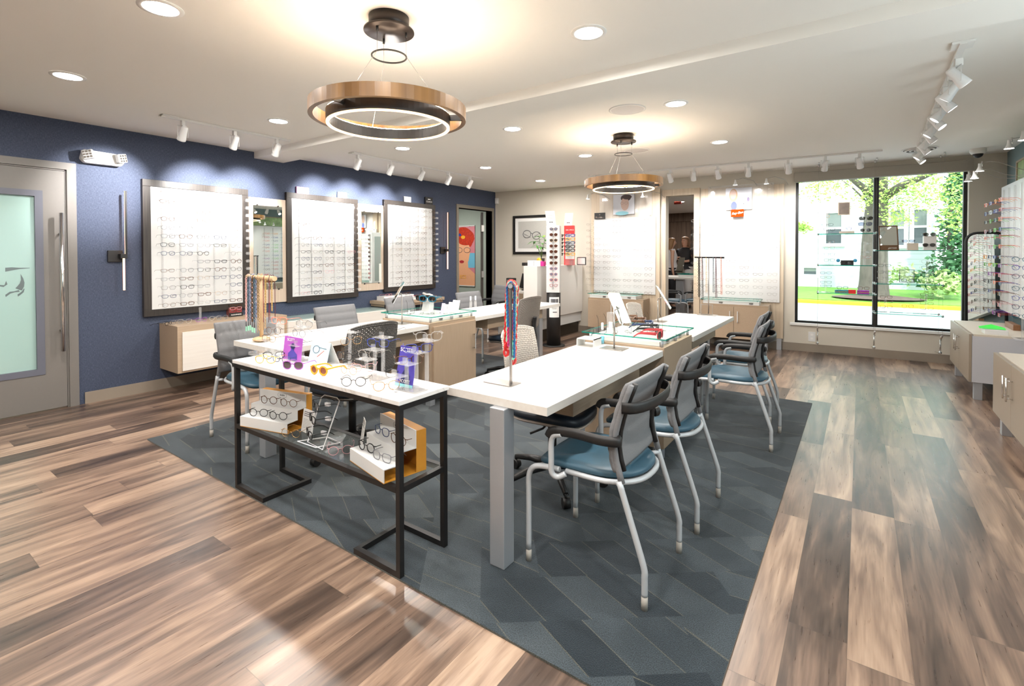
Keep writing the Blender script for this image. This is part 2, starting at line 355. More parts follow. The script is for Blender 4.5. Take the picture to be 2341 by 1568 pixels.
# left wall with two door openings
D1 = (-.05, 1.315); D2 = (6.60, 7.58)
lw = MB()
for y0, y1, z0, z1 in ((YN, D1[0], 0, CEIL), (D1[0], D1[1] + .0, 2.135, CEIL), (D1[1], D2[0], 0, CEIL), (D2[0], D2[1], 2.2, CEIL), (D2[1], 7.75, 0, CEIL)):
    lw.box(-.14, 0, y0, y1, z0, z1)
struct(lw, 'wall_left', mNAVY)
RW = (.7, 3.7, .95, 2.30)      # window added in the right wall, out of view, to bring in daylight
struct(MB().box(XR, XR + .2, YN, RW[0], 0, CEIL).box(XR, XR + .2, RW[1], 9.0, 0, CEIL).box(XR, XR + .2, RW[0], RW[1], 0, RW[2]).box(XR, XR + .2, RW[0], RW[1], RW[3], CEIL), 'wall_right', mTEAL)
w2 = struct(MB().box(XR + .06, XR + .12, RW[0], RW[0] + .05, RW[2], RW[3]).box(XR + .06, XR + .12, RW[1] - .05, RW[1], RW[2], RW[3]).box(XR + .06, XR + .12, RW[0], RW[1], RW[2], RW[2] + .05).box(XR + .06, XR + .12, RW[0], RW[1], RW[3] - .05, RW[3]).box(XR + .06, XR + .12, 2.17, 2.22, RW[2], RW[3]), 'window_added', mWHITEM)
MB().box(XR + .085, XR + .09, RW[0], RW[1], RW[2], RW[3]).build('pane', mGLASS, w2)
pl2 = bpy.data.lights.new('window_portal', 'AREA'); pl2.shape = 'RECTANGLE'; pl2.size = 1.35; pl2.size_y = 3.0; pl2.cycles.is_portal = True
po2 = bpy.data.objects.new('window_portal', pl2); COL.objects.link(po2); po2.location = (XR + .15, 2.2, 1.625); po2.rotation_euler = (0, PI/2, 0)
struct(MB().box(-.14, XR + .2, YN - .2, YN, 0, CEIL), 'wall_near', mBEIGEWALL)
# back wall in its own frame with a made-up opening in place of the mirror (3.33-3.70) and the shop window (5.08-6.93)
WX0, WX1, WZ0, WZ1 = 5.09, 6.93, .40, 2.50
PX0, PX1 = 3.285, 3.715
bw = MB(TW)
for u0, u1, z0, z1 in ((-.05, PX0, 0, CEIL), (PX0, PX1, 2.30, CEIL), (PX1, WX0, 0, CEIL), (WX0, WX1, 0, WZ0), (WX0, WX1, WZ1, CEIL), (WX1, XR + .15, 0, CEIL)):
    bw.box(u0, u1, -.16, 0, z0, z1)
struct(bw, 'wall_back', mBEIGEWALL)
# baseboards
b = MB(); b.box(0, .012, 1.42, 6.55, 0, .105); struct(b, 'baseboard_left', mBASE)
b = MB(TW)
for u0, u1 in ((0, 2.0), (3.9, XR)): b.box(u0, u1, 0, .014, 0, .11)
struct(b, 'baseboard_back', mBASE)
struct(MB().box(XR - .014, XR, 3.0, 8.1, 0, .11), 'baseboard_right', mBASE)
# shop window
tag(MB(TW).box(WX0 - .06, WX1 + .04, -.15, .035, WZ0 - .035, WZ0).build('window_sill', mWHITEM), kind='structure').name = 'trim_2'
wf = MB(TW); f_ = .035
wf.box(WX0, WX0 + f_, -.12, -.07, WZ0, WZ1).box(WX1 - f_, WX1, -.12, -.07, WZ0, WZ1).box(WX0, WX1, -.12, -.07, WZ0, WZ0 + .022).box(WX0, WX1, -.12, -.07, WZ1 - .03, WZ1)
win = struct(wf, 'window_1', mBLACK)
m_ = PW(2001, 600, -.1)[0]
MB(TW).box(m_ - .028, m_ + .028, -.13, -.06, WZ0, WZ1).build('mullion', mBLACK, win)
MB(TW).box(WX0, m_, -.1, -.094, WZ0, WZ1).build('pane', mGLASS, win)
MB(TW).box(m_, WX1, -.1, -.094, WZ0, WZ1).build('pane', mGLASS, win)
bl = MB(TW).box(WX0 - .02, WX1 + .03, -.05, .06, 2.385, 2.515)
tag(bl.build('roller_blind', mat('blind_fabric', (.36, .33, .28), .8, noise=.05, nscale=200), bevel=.006), 'taupe roller blind cassette rolled up across the top of the shop window', 'blind')
# ---- carpet: herringbone planks cut to the rectangle
def carpet():
    x0, x1, y0, y1 = 1.525, 5.485, 1.405, 5.26
    bm = bmesh.new(); uvl = bm.loops.layers.uv.new('tile'); tl = bm.faces.layers.float.new('tid')
    Wp, Lp = .25, 1.0; k = int(Lp/Wp); R = Matrix.Rotation(math.radians(38), 2); c = Vector(((x0 + x1)/2, (y0 + y1)/2))
    rnd = random.Random(3)
    for i in range(-26, 27):
        for j in range(-8, 9):
            # herringbone unit: one plank along a, one along b
            a0 = i*Wp + j*Lp; b0 = -i*Wp*0 + i*Wp - j*Lp
            for (u, v, du, dv) in ((a0, b0, Lp, Wp), (a0 - Wp, b0, Wp, Lp)):
                P = [Vector((u, v)), Vector((u + du, v)), Vector((u + du, v + dv)), Vector((u, v + dv))]
                q = [R @ p + c for p in P]
                if max(p.x for p in q) < x0 or min(p.x for p in q) > x1 or max(p.y for p in q) < y0 or min(p.y for p in q) > y1: continue
                vs = [bm.verts.new((p.x, p.y, .008)) for p in q]; f = bm.faces.new(vs); f[tl] = rnd.random()
                L = [(0, 0), (Lp, 0), (Lp, Wp), (0, Wp)] if du > dv else [(0, 0), (0, Wp), (Lp, Wp), (Lp, 0)]
                for lp, uv in zip(f.loops, L): lp[uvl].uv = uv
    for co, no in (((x0, 0, 0), (-1, 0, 0)), ((x1, 0, 0), (1, 0, 0)), ((0, y0, 0), (0, -1, 0)), ((0, y1, 0), (0, 1, 0))):
        bmesh.ops.bisect_plane(bm, geom=bm.verts[:] + bm.edges[:] + bm.faces[:], plane_co=co, plane_no=no, clear_outer=True)
    # backing slab
    vs = [bm.verts.new(p) for p in ((x0, y0, .0075), (x1, y0, .0075), (x1, y1, .0075), (x0, y1, .0075), (x0, y0, 0), (x1, y0, 0), (x1, y1, 0), (x0, y1, 0))]
    for f in ((0, 1, 2, 3), (0, 4, 5, 1), (1, 5, 6, 2), (2, 6, 7, 3), (3, 7, 4, 0)): bm.faces.new([vs[i] for i in f])
    me = bpy.data.meshes.new('carpet'); bm.to_mesh(me); bm.free(); me.materials.append(mCARPET)
    o = bpy.data.objects.new('carpet', me); COL.objects.link(o); return o
tag(carpet(), 'charcoal blue carpet of angular plank tiles inlaid under the two rows of desks', 'carpet')

# ---- door 1: steel door with frosted glass on the left
mFROST = clear('frosted_glass', (.80, .95, .92), .3, .12, .62, (.50, .68, .64))
mSLATE = mat('slate_bead', (.115, .12, .15), .5, noise=.03)
fr = MB()
fr.box(-.02, .014, D1[1] - .0, D1[1] + .065, 0, 2.137).box(-.02, .014, D1[0] - .06, D1[1] + .065, 2.137, 2.20).box(-.02, .014, D1[0] - .06, D1[0], 0, 2.137)
fr.box(-.14, -.0, D1[1] - .013, D1[1] + .001, 0, 2.14).box(-.14, 0, D1[0], D1[1], 2.125, 2.14)
d1 = struct(fr, 'door_1', mDOORM)
g0, g1, gz0, gz1 = .10, 1.155, .325, 1.935
lf = MB(); a, c = D1[0] + .004, D1[1] - .015
lf.box(-.045, -.002, g1, c, .012, 2.122).box(-.045, -.002, a, g0, .012, 2.122).box(-.045, -.002, g0, g1, .012, gz0).box(-.045, -.002, g0, g1, gz1, 2.122)
lf.build('door_leaf', mDOORM, d1)
bd = MB(); t = .052
bd.box(-.05, .004, g1 - t, g1, gz0, gz1).box(-.05, .004, g0, g0 + t, gz0, gz1).box(-.05, .004, g0 + t, g1 - t, gz0, gz0 + t).box(-.05, .004, g0 + t, g1 - t, gz1 - t, gz1)
bd.build('glazing_bead', mSLATE, d1)
MB().box(-.030, -.022, g0 + t, g1 - t, gz0 + t, gz1 - t).build('glass_pane', mFROST, d1)
# etched emblem: clear crescent eye and lens bar, clear border line
em = MB(); X_ = -.0205
def arc(cy, cz, r0, r1, a0, a1, off, n=16):
    top = [(X_, cy + r0*math.cos(a0 + (a1 - a0)*i/n), cz + r0*math.sin(a0 + (a1 - a0)*i/n)) for i in range(n + 1)]
    bot = [(X_, cy + off[0] + r1*math.cos(a0 + (a1 - a0)*i/n), cz + off[1] + r1*math.sin(a0 + (a1 - a0)*i/n)) for i in range(n + 1)]
    for i in range(n): em.poly([top[i], top[i + 1], bot[i + 1], bot[i]])
EP = lambda px, py: PX(px, py, X_)
def strip(o_, i_): 
    for k in range(len(o_) - 1): em.poly([EP(*o_[k]), EP(*o_[k + 1]), EP(*i_[k + 1]), EP(*i_[k])])
strip([(47, 626), (53, 636), (56, 646), (55, 655), (50, 664)], [(47, 626), (48, 640), (45, 648), (40, 654), (35, 659)])
strip([(45, 667), (34, 668), (24, 671), (13, 679)], [(43, 663), (32, 666), (22, 667), (12, 674)]); strip([(56, 661), (54, 668), (48, 673), (41, 678)], [(55, 659), (50, 666), (45, 670), (40, 673)])
strip([(17, 650), (8, 656), (-4, 654), (-30, 648)], [(14, 642), (10, 652), (-4, 651), (-30, 645)]); strip([(12, 612), (27, 611), (45, 612), (68, 612)], [(12, 621), (27, 618), (45, 615), (68, 613)])
em.build('etched_emblem', mat('emblem_grey', (.12, .15, .15), .2), d1)
hd = MB(); py, pz0, pz1 = 1.262, .52, 1.745
hd.tube([(.065, py, pz0), (.065, py, pz1)], .0155, 14); hd.build('pull_handle', mCHROME, d1)
hd = MB().cyl((-.002, py, .70), (.065, py, .70), .009, n=10).cyl((-.002, py, 1.56), (.065, py, 1.56), .009, n=10); hd.build('handle_post', mSTEEL, d1)
# ---- door 2: open doorway at the far left
fr = MB(); a, c, h = D2[0], D2[1], 2.2
fr.box(-.15, .015, a - .055, a, 0, h).box(-.15, .015, c, c + .055, 0, h).box(-.15, .015, a - .055, c + .055, h, h + .06)
d2 = struct(fr, 'door_2', mat('doorframe_taupe', (.20, .175, .14), .5, noise=.03))
R = Matrix.Rotation(math.radians(39.5), 3, 'Z')
MB().obox(Vector((-.05, 7.34, 1.09)) + R @ Vector((0, .42, 0)), (.045, .84, 2.16), R).build('door_leaf', mat('brown_door', (.035, .028, .022), .5, noise=.05), d2)
hg = MB()
for z in (1.86, .99): hg.obox((-.022, 7.325, z), (.05, .045, .12), R)
hg.build('hinge', mSTEEL, d2)
# rooms behind the left wall
struct(MB().box(-3.2, 0, -1, 9.2, -.1, 0), 'floor_side', mFLOOR)
mSAGE = mat('sage_wall_paint', (.36, .42, .37), .8, noise=.03)
rm = MB().box(-3.2, -.14, 8.5, 8.6, 0, CEIL).box(-3.3, -3.2, -1, 8.6, 0, CEIL).box(-3.2, -.14, 5.4, 5.5, 0, CEIL).box(-3.2, -.14, 2.0, 2.1, 0, CEIL).box(-3.2, -.14, -1.1, -1, 0, CEIL)
struct(rm, 'wall_side', mSAGE)
lamp('side_room_lamp', 'AREA', (-1.4, 7.2, CEIL - .05), 22, WHITE, .3, (-1.4, 7.2, 0)); lamp('side_room_lamp', 'AREA', (-1.4, .6, CEIL - .05), 25, WHITE, .3, (-1.4, .6, 0))
# made-up room: what the mirror reflects, built as space behind the wall
mSTRIPE = wood_mat('ribbed_brown_wallcovering', (.075, .045, .03), (.16, .105, .07), 'z', .6, .7)
by0, by1 = 8.25, 15.5
struct(MB().box(-3.2, 4.1, by0, by1, -.1, 0), 'floor_reflection', mFLOOR)
struct(MB().box(-3.2, 4.1, by0, by1, CEIL, CEIL + .1), 'ceiling_reflection', mCEIL)
struct(MB().box(-.5, PY(1579, 500, 14.9).x, by1 - .6, by1 - .5, 0, CEIL - .25).box(-.6, 4.0, by1 - .65, by1 - .45, CEIL - .25, CEIL), 'wall_reflection', mSTRIPE)
struct(MB().box(-3.3, -3.2, by0, by1, 0, CEIL).box(4.1, 4.2, 8.15, by1, 0, CEIL).box(-3.2, 4.2, by1 - .1, by1, 0, CEIL).box(2.9, 2.95, 8.1, 8.4, 0, CEIL), 'wall_reflection_side', mWHITEM)
lamp('reflection_room_lamp', 'AREA', (1.9, 13.3, CEIL - .05), 18, WHITE, .3, (1.9, 13.3, 0)); lamp('reflection_room_lamp', 'AREA', (2.4, 10.4, CEIL - .05), 13, WHITE, .3, (2.4, 10.4, 0))  # light the made-up room that stands for the reflection

# ================================================================== OUTSIDE
mROAD = mat('asphalt', (.34, .345, .36), .9, noise=.08, nscale=3)
mGRASS = mat('lawn_grass', (.16, .36, .05), .9, noise=.35, nscale=6)
mCURB = mat('yellow_curb_paint', (.85, .50, .02), .7, noise=.08)
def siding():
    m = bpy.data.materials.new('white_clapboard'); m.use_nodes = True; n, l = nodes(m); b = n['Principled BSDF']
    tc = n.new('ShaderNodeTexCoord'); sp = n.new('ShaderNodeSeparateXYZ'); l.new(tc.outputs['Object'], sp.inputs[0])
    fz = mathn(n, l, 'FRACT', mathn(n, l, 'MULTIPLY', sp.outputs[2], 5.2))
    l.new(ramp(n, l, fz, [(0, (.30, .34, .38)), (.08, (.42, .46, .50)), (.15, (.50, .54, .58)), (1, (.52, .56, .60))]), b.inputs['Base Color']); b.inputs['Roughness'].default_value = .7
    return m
GZ = -.25
CY = PZ(1990, 700, GZ).y; print('CY', CY)
def ogrd(x0, x1, y0, y1, z0, name, m, z1=None):
    v = [(x0, y0, z0), (x1, y0, z0), (x1, y1, z0 if z1 is None else z1), (x0, y1, z0 if z1 is None else z1)]
    v += [(x, y, z - .3) for x, y, z in v]
    mb = MB().add(v, [(0, 1, 2, 3), (0, 4, 5, 1), (1, 5, 6, 2), (2, 6, 7, 3), (3, 7, 4, 0)])
    return mb.build(name, m)
# distances read off the photograph: curb ~13 m, lawn to ~22 m
tag(ogrd(3.5, 30, 8.45, CY, GZ, 'road', mROAD), 'pale asphalt street outside the shop window', 'road', kind='structure')
tag(MB().box(0, 40, CY, CY + .15, GZ - .2, GZ + .11).build('curb', mCURB, bevel=.02), 'yellow painted curb along the far side of the street', 'curb')
tag(ogrd(0, 40, CY + .2, 25.5, GZ + .13, 'lawn', mGRASS, GZ + .42), 'green lawn between the curb and the white house', 'lawn', kind='structure')
tag(ogrd(0, 40, CY + 1.7, CY + 2.7, GZ + .19, 'sidewalk', mat('concrete_walk', (.62, .61, .58), .8, noise=.05), GZ + .225), 'pale concrete sidewalk crossing the lawn', 'sidewalk', kind='structure')
# white house
hy = 23.0
hx1 = (CAMP + ray(2139, 600)*((hy)/ray(2139, 600).y)).x
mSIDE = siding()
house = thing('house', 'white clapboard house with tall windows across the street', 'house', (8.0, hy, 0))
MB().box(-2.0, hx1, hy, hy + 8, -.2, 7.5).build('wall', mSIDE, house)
MB().box(-2.0, hx1 + .02, hy - .06, hy, -.2, .55).build('foundation', mat('foundation_block', (.50, .53, .57), .8, noise=.06), house)
MB().prism([(-2.3, hy - .5, 7.4), (hx1 + .4, hy - .5, 7.4), (hx1 + .4, hy + 4, 10.2), (-2.3, hy + 4, 10.2)], (0, 0, .15)).build('roof', mat('shingle_grey', (.12, .12, .13), .8, noise=.2), house)
mTRIMW = mat('white_trim', (.80, .82, .84), .5, noise=.01); mPANE = mat('curtained_glass', (.16, .185, .175), .15, noise=.1, nscale=3); mPAND = mat('dark_window_glass', (.06, .075, .085), .1, noise=.1)
def hwin(px0, py0, px1, py1, two=True):
    a = PY(px0, py0, hy - .02); c = PY(px1, py1, hy - .02); x0, x1, z1, z0 = a.x, c.x, a.z, c.z; t = .13
    w_ = MB().box(x0 - t, x1 + t, hy - .07, hy, z0 - t, z0).box(x0 - t, x1 + t, hy - .07, hy, z1, z1 + t).box(x0 - t, x0, hy - .07, hy, z0, z1).box(x1, x1 + t, hy - .07, hy, z0, z1)
    if two: w_.box(x0, x1, hy - .06, hy, (z0 + z1)/2 - .04, (z0 + z1)/2 + .04)
    o = w_.build('window', mTRIMW, house)
    g = MB().box(x0, x1, hy - .03, hy - .01, (z0 + z1)/2, z1).build('pane', mPANE); g.parent = o; g.location = Vector(g.location) - house.location
    g = MB().box(x0, x1, hy - .03, hy - .01, z0, (z0 + z1)/2).build('pane', mPAND); g.parent = o; g.location = Vector(g.location) - house.location
hwin(1889, 488, 1923, 556); hwin(2036, 482, 2066, 560); hwin(2090, 480, 2118, 556); hwin(1838, 612, 1866, 628, False)
# street tree
def blob_tree(name, label, cat, base, trunk, clusters, leafm, n, size, group=None, stuffname='foliage'):
    t = thing(name, label, cat, base, 0, group)
    if trunk:
        tb = MB()
        for pts, rr in trunk: tb.tube(pts, rr, 12)
        tb.build('trunk', mat('bark', (.10, .088, .07), .95, noise=.55, nscale=9, bump=.5, stretch=(1, 1, .3)), t)
    rnd = random.Random(len(name) + n); lb = MB()
    for (c, r) in clusters:
        for i in range(n):
            d = Vector((rnd.gauss(0, 1), rnd.gauss(0, 1), rnd.gauss(0, 1))).normalized()*rnd.uniform(.2, 1)
            p = Vector(c) + Vector((d.x*r[0], d.y*r[1], d.z*r[2])); s = size*rnd.uniform(.6, 1.3)
            a = Vector((rnd.uniform(-1, 1), rnd.uniform(-1, 1), rnd.uniform(-.6, .6))).normalized(); b2 = a.cross(Vector((rnd.uniform(-1, 1), rnd.uniform(-1, 1), rnd.uniform(-1, 1)))).normalized()
            lb.add([p - a*s, p - b2*s*.5, p + a*s, p + b2*s*.5], [(0, 1, 2, 3)])
    lb.build(stuffname, leafm, t, recalc=False)
    return t
mLEAF = mat('leaf_green', (.38, .58, .12), .6, noise=.35, nscale=1.5); mLEAFD = mat('evergreen_leaf', (.07, .20, .08), .7, noise=.35, nscale=2); mLEAFL = mat('pale_leaf', (.42, .56, .22), .6, noise=.2, nscale=2)
D = CY + 1.0
def TP(px, py, dy=0.0): return PY(px, py, D + dy)
q0 = TP(1996, 692); 
trunkpts = [TP(1996, 700), TP(1996, 680), TP(1997, 640), TP(1999, 560), TP(2003, 490), TP(2006, 440), TP(2010, 380), TP(2010, 300)]
wpx = (TP(1997 + 40, 640) - TP(1997, 640)).length
limb = [([TP(2004, 470), TP(1975, 430, -.5), TP(1930, 395, -1.2), TP(1880, 350, -2)], [wpx*.3, wpx*.22, wpx*.15, wpx*.08]), ([TP(2008, 460), TP(2060, 425, -.4), TP(2120, 400, -1), TP(2190, 370, -1.5)], [wpx*.35, wpx*.25, wpx*.16, wpx*.08]), ([TP(1990, 470), TP(1952, 432, .2), TP(1925, 412, .4)], [wpx*.07, wpx*.05, wpx*.03])]
cl = []
for px, py, dy, r in ((1850, 405, -2, .9), (1880, 430, -1.5, .8), (1905, 400, -1, .8), (1836, 520, -2.5, .28), (1960, 400, 0, 1.0), (2000, 410, -.6, 1.0), (1985, 450, -.4, .7), (2040, 400, 0, 1.2), (2040, 470, -.5, .8), (2055, 500, -.6, .45), (2075, 440, 0, .9), (2110, 410, -1, 1.2), (2150, 400, -1, 1.3), (2130, 450, 0, .9), (2180, 440, -1, 1.2), (2200, 480, -.6, .9), (2195, 510, 0, .8), (1930, 380, -1, 1.2), (2010, 340, 0, 2.0), (2120, 340, 0, 2.0), (1840, 350, -1, 1.6)):
    k = (TP(px, py, dy).y)/16.0
    cl.append((TP(px, py, dy), (r, r, r*.7)))
blob_tree('street_tree', 'broad maple tree with a thick grey trunk behind the window mullion', 'tree', tuple(TP(1996, 700)), [(trunkpts, [wpx*1.35, wpx*1.0, wpx*.88, wpx*.8, wpx*.72, wpx*.62, wpx*.5, wpx*.4])] + limb, cl, mLEAF, 260, .05)
ev = PY(2172, 640, 21.5)
blob_tree('evergreen_tree', 'dark green conical evergreen beside the white house', 'tree', tuple(ev), [([ev, ev + Vector((0, 0, 3))], [.12, .05])], [(ev + Vector((.1, 0, h_)), (.85 - h_*.17, .75 - h_*.14, .7)) for h_ in (.6, 1.3, 2.0, 2.8, 3.4)], mLEAFD, 330, .10)
for i, (px, py, r, m_, lab) in enumerate(((2138, 636, .62, mLEAFD, 'dark rounded shrub left of the other shrubs beside the house'), (2178, 632, .62, mLEAFD, 'dark rounded shrub at the right edge of the window'), (2160, 648, .65, mLEAFL, 'pale yellow green shrub in front of the two dark shrubs'), (2060, 628, .7, mLEAFL, 'sparse pale bush under the paired house windows'))):
    c = PY(px, py, 21.0 if i != 2 else 20.2)
    blob_tree('shrub', lab, 'shrub', (c.x, c.y, c.z - r*.6), None, [(c, (r, r*.8, r*.65))], m_, 500 if i != 3 else 160, .09)
mMULCH = mat('brown_mulch', (.12, .085, .07), .95, noise=.3, nscale=8)
mc = PZ(1990, 690, -.08)
ml = MB(); 
for c, rx, ry, z in ((TP(2005, 690), 1.25, .8, TP(2005, 690).z + .08),): ml.add([(c.x + rx*math.cos(2*PI*k/24), c.y + ry*math.sin(2*PI*k/24), GZ + .2) for k in range(24)] + [(c.x, c.y, GZ + .33)], [(k, (k + 1) % 24, 24) for k in range(24)], 0, True)
tag(ml.build('mulch_bed', mMULCH), 'ring of brown mulch around the foot of the street tree', 'mulch', kind='stuff')

# ================================================================== FURNITURE
def desk(name, label, x0, x1, y0, y1, legs, box=None, group=None):
    t = thing(name, label, 'desk', ((x0 + x1)/2, (y0 + y1)/2, 0), 0, group)
    MB().box(x0, x1, y0, y1, .707, .745).build('top', mWHITELAM, t, bevel=.0015)
    for lx, ly in legs: MB().box(lx - .039, lx + .039, ly - .039, ly + .039, .008, .707).build('leg', mALU, t, bevel=.004)
    if box: MB().box(*box).build('drawer_box', mOAKH, t, bevel=.001)
    return t
desk('desk', 'long white-topped desk nearest the camera in the right-hand row', 4.225, 4.785, 1.735, 3.20, [(4.548, 1.742 + .0)], (4.33, 4.70, 2.12, 3.0, .585, .707))
desk('desk', 'white-topped desk at the far end of the right-hand row', 4.225, 4.80, 3.86, 5.33, [(4.60, 5.0)], (4.33, 4.70, 4.2, 5.0, .585, .707))
desk('desk', 'white-topped desk at the near end of the left-hand row behind the marble console', 2.085, 2.70, 1.765, 3.15, [(2.55, 1.765 + .0)], (2.2, 2.62, 2.3, 3.15, .585, .707))
desk('desk', 'white-topped desk at the far end of the left-hand row', 2.085, 2.70, 3.79, 5.50, [(2.5, 5.3)], (2.2, 2.62, 4.1, 5.2, .585, .707))
def island(label, x0, x1, y0, y1, front):
    """storage pedestal with display trays under a glass top, between two desks"""
    t = thing('storage_cabinet', label, 'cabinet', ((x0 + x1)/2, (y0 + y1)/2, 0))
    MB().box(x0, x1, y0, y1, .09, .76).build('body', mOAK, t, bevel=.002)
    for sx in (x0 + .05, x1 - .05):
        for sy in (y0 + .05, y1 - .05): MB().box(sx - .03, sx + .03, sy - .03, sy + .03, .0085, .09).build('leg', mALU, t)
    fx = x1 if front > 0 else x0
    d = MB().box(fx + .000, fx + .018, y0 + .03, y1 - .012, .11, .725).build('door', mOAK, t, bevel=.001) if front > 0 else None
    if d:
        h = MB().box(fx + .04, fx + .05, y1 - .06, y1 - .05, .45, .60).box(fx + .017, fx + .045, y1 - .06, y1 - .05, .455, .465).box(fx + .017, fx + .045, y1 - .06, y1 - .05, .585, .595).build('handle', mCHROME, t)
        h.parent = d; h.location = Vector((0, 0, 0))
    # trays
    tr = MB()
    tr.box(x0 + .03, x1 - .04, y0 + .03, y1 - .04, .76, .792)
    tr.build('display_tray', mWHITE, t, bevel=.002)
    for q in (.28, .72): MB().box(x1 - .04, x1 - .03, y0 + (y1 - y0)*q - .02, y0 + (y1 - y0)*q + .02, .772, .784).build('tray_pull', mSTEEL, t)
    for sx in (x0 + .03, x1 - .025):
        for sy in (y0 + .03, (y0 + y1)/2, y1 - .03): MB().cyl((sx, sy, .76), (sx, sy, .807), .010, n=12).build('standoff', mALU, t)
    g = MB().box(x0 - .03, x1 + .012, y0 + .005, y1 + .01, .807, .816)
    g.m = [0, 0, 1, 1, 1, 1]
    g.build('glass_top', [mGLASS, mGLASSE], t)
    return t
island('linen oak storage pedestal with glass-topped trays in the middle of the left-hand row', 2.075, 2.71, 3.155, 3.785, 1)
island('linen oak pedestal under a glass top heaped with sunglasses in the right-hand row', 4.215, 4.79, 3.205, 3.855, 0)

# ---- marble console with black tube frame
cx0, cx1, cy0, cy1 = 2.85, 4.262, 1.405, 1.70
t = thing('console_table', 'marble-topped console display table with a black square-tube frame and glass shelf', 'table', ((cx0 + cx1)/2, (cy0 + cy1)/2, 0))
MB().box(cx0 - .006, cx1 + .006, cy0 - .006, cy1 + .006, .744, .763).build('marble_top', mMARBLE, t, bevel=.0015)
s = .025
def bar(*a): return MB().box(*a)
fr = MB()
for x in (cx0, cx1 - s):
    for y in (cy0, cy1 - s): MB().box(x, x + s, y, y + s, .0085, .744).build('leg', mBLACK, t, bevel=.001)
fr.box(cx0 + s, cx1 - s, cy0, cy0 + s, .719, .744).box(cx0 + s, cx1 - s, cy1 - s, cy1, .719, .744).box(cx0, cx0 + s, cy0 + s, cy1 - s, .719, .744).box(cx1 - s, cx1, cy0 + s, cy1 - s, .719, .744)
fr.build('top_rail', mBLACK, t)
fr = MB(); z0, z1 = .366, .391
fr.box(cx0 + s, cx1 - s, cy0, cy0 + s, z0, z1).box(cx0 + s, cx1 - s, cy1 - s, cy1, z0, z1).box(cx0, cx0 + s, cy0 + s, cy1 - s, z0, z1).box(cx1 - s, cx1, cy0 + s, cy1 - s, z0, z1)
fr.build('shelf_rail', mBLACK, t)
for xa, xb in ((cx0 + s, cx0 + .31), (cx1 - .31, cx1 - s)):
    e = xb - s if xa < 3.5 else xa
    MB().box(xa, xb, cy0, cy0 + s, .0085, .0335).box(xa, xb, cy1 - s, cy1, .0085, .0335).box(e, e + s, cy0 + s, cy1 - s, .0085, .0335).build('base_rail', mBLACK, t)
MB().box(cx0 + s, cx1 - s, cy0 + s, cy1 - s, .383, .390).build('glass_shelf', clear('smoked_glass', (.80, .84, .83), .3, .02, .10, (.3, .33, .33)), t)

# ---- guest chair
mSEAT = mat('blue_vinyl', (.036, .094, .138), .42, noise=.08, nscale=60)
mMESH = mat('grey_quilted_fabric', (.18, .18, .186), .85, noise=.06, nscale=220, bump=.2)
mTUBE = mat('pale_grey_tube', (.50, .52, .54), .35, .15, noise=.02)
mTIP = mat('taupe_foot', (.38, .35, .31), .6)
def smooth_path(pts, k=4):
    """Catmull-Rom through the points"""
    P = [Vector(p) for p in pts]; out = []
    for i in range(len(P) - 1):
        p0 = P[max(0, i - 1)]; p1 = P[i]; p2 = P[i + 1]; p3 = P[min(len(P) - 1, i + 2)]
        for j in range(k):
            t_ = j/k; out.append(.5*((2*p1) + (-p0 + p2)*t_ + (2*p0 - 5*p1 + 4*p2 - p3)*t_*t_ + (-p0 + 3*p1 - 3*p2 + p3)*t_**3))
    return out + [P[-1]]
def seat_outline(x0, x1, hw, n=40, back=2.2, front=4.5):
    pts = []; cx, hx = (x0 + x1)/2, (x1 - x0)/2
    for k in range(n):
        a = 2*PI*k/n; c, s_ = math.cos(a), math.sin(a); e = front if c > 0 else back
        pts.append((cx + hx*math.copysign(abs(c)**(2/e), c), hw*math.copysign(abs(s_)**(2/e), s_)))
    return pts
def cushion(x0, x1, hw, z0, z1, drop=.02, back=2.4, front=5):
    mb = MB(); O = seat_outline(x0, x1, hw, 40, back, front); n = len(O); cx = (x0 + x1)/2; L = []
    for sc, z in ((.93, z0), (1.0, z0 + .012), (1.0, (z0 + z1)/2 + .004), (.955, z1 - .004), (.80, z1 + .001), (.5, z1 - .002), (.2, z1 - .004)):
        L.append([(cx + (x - cx)*sc, y*sc, z - (drop*max(0, (x - cx)/(x1 - cx))**3)) for x, y in O])
    vs = [p for r in L for p in r]; fs = [(i*n + k, i*n + (k + 1) % n, (i + 1)*n + (k + 1) % n, (i + 1)*n + k) for i in range(len(L) - 1) for k in range(n)]
    fs.append(tuple(range(n))[::-1]); fs.append(tuple((len(L) - 1)*n + k for k in range(n)))
    return mb.add(vs, fs, 0, True)
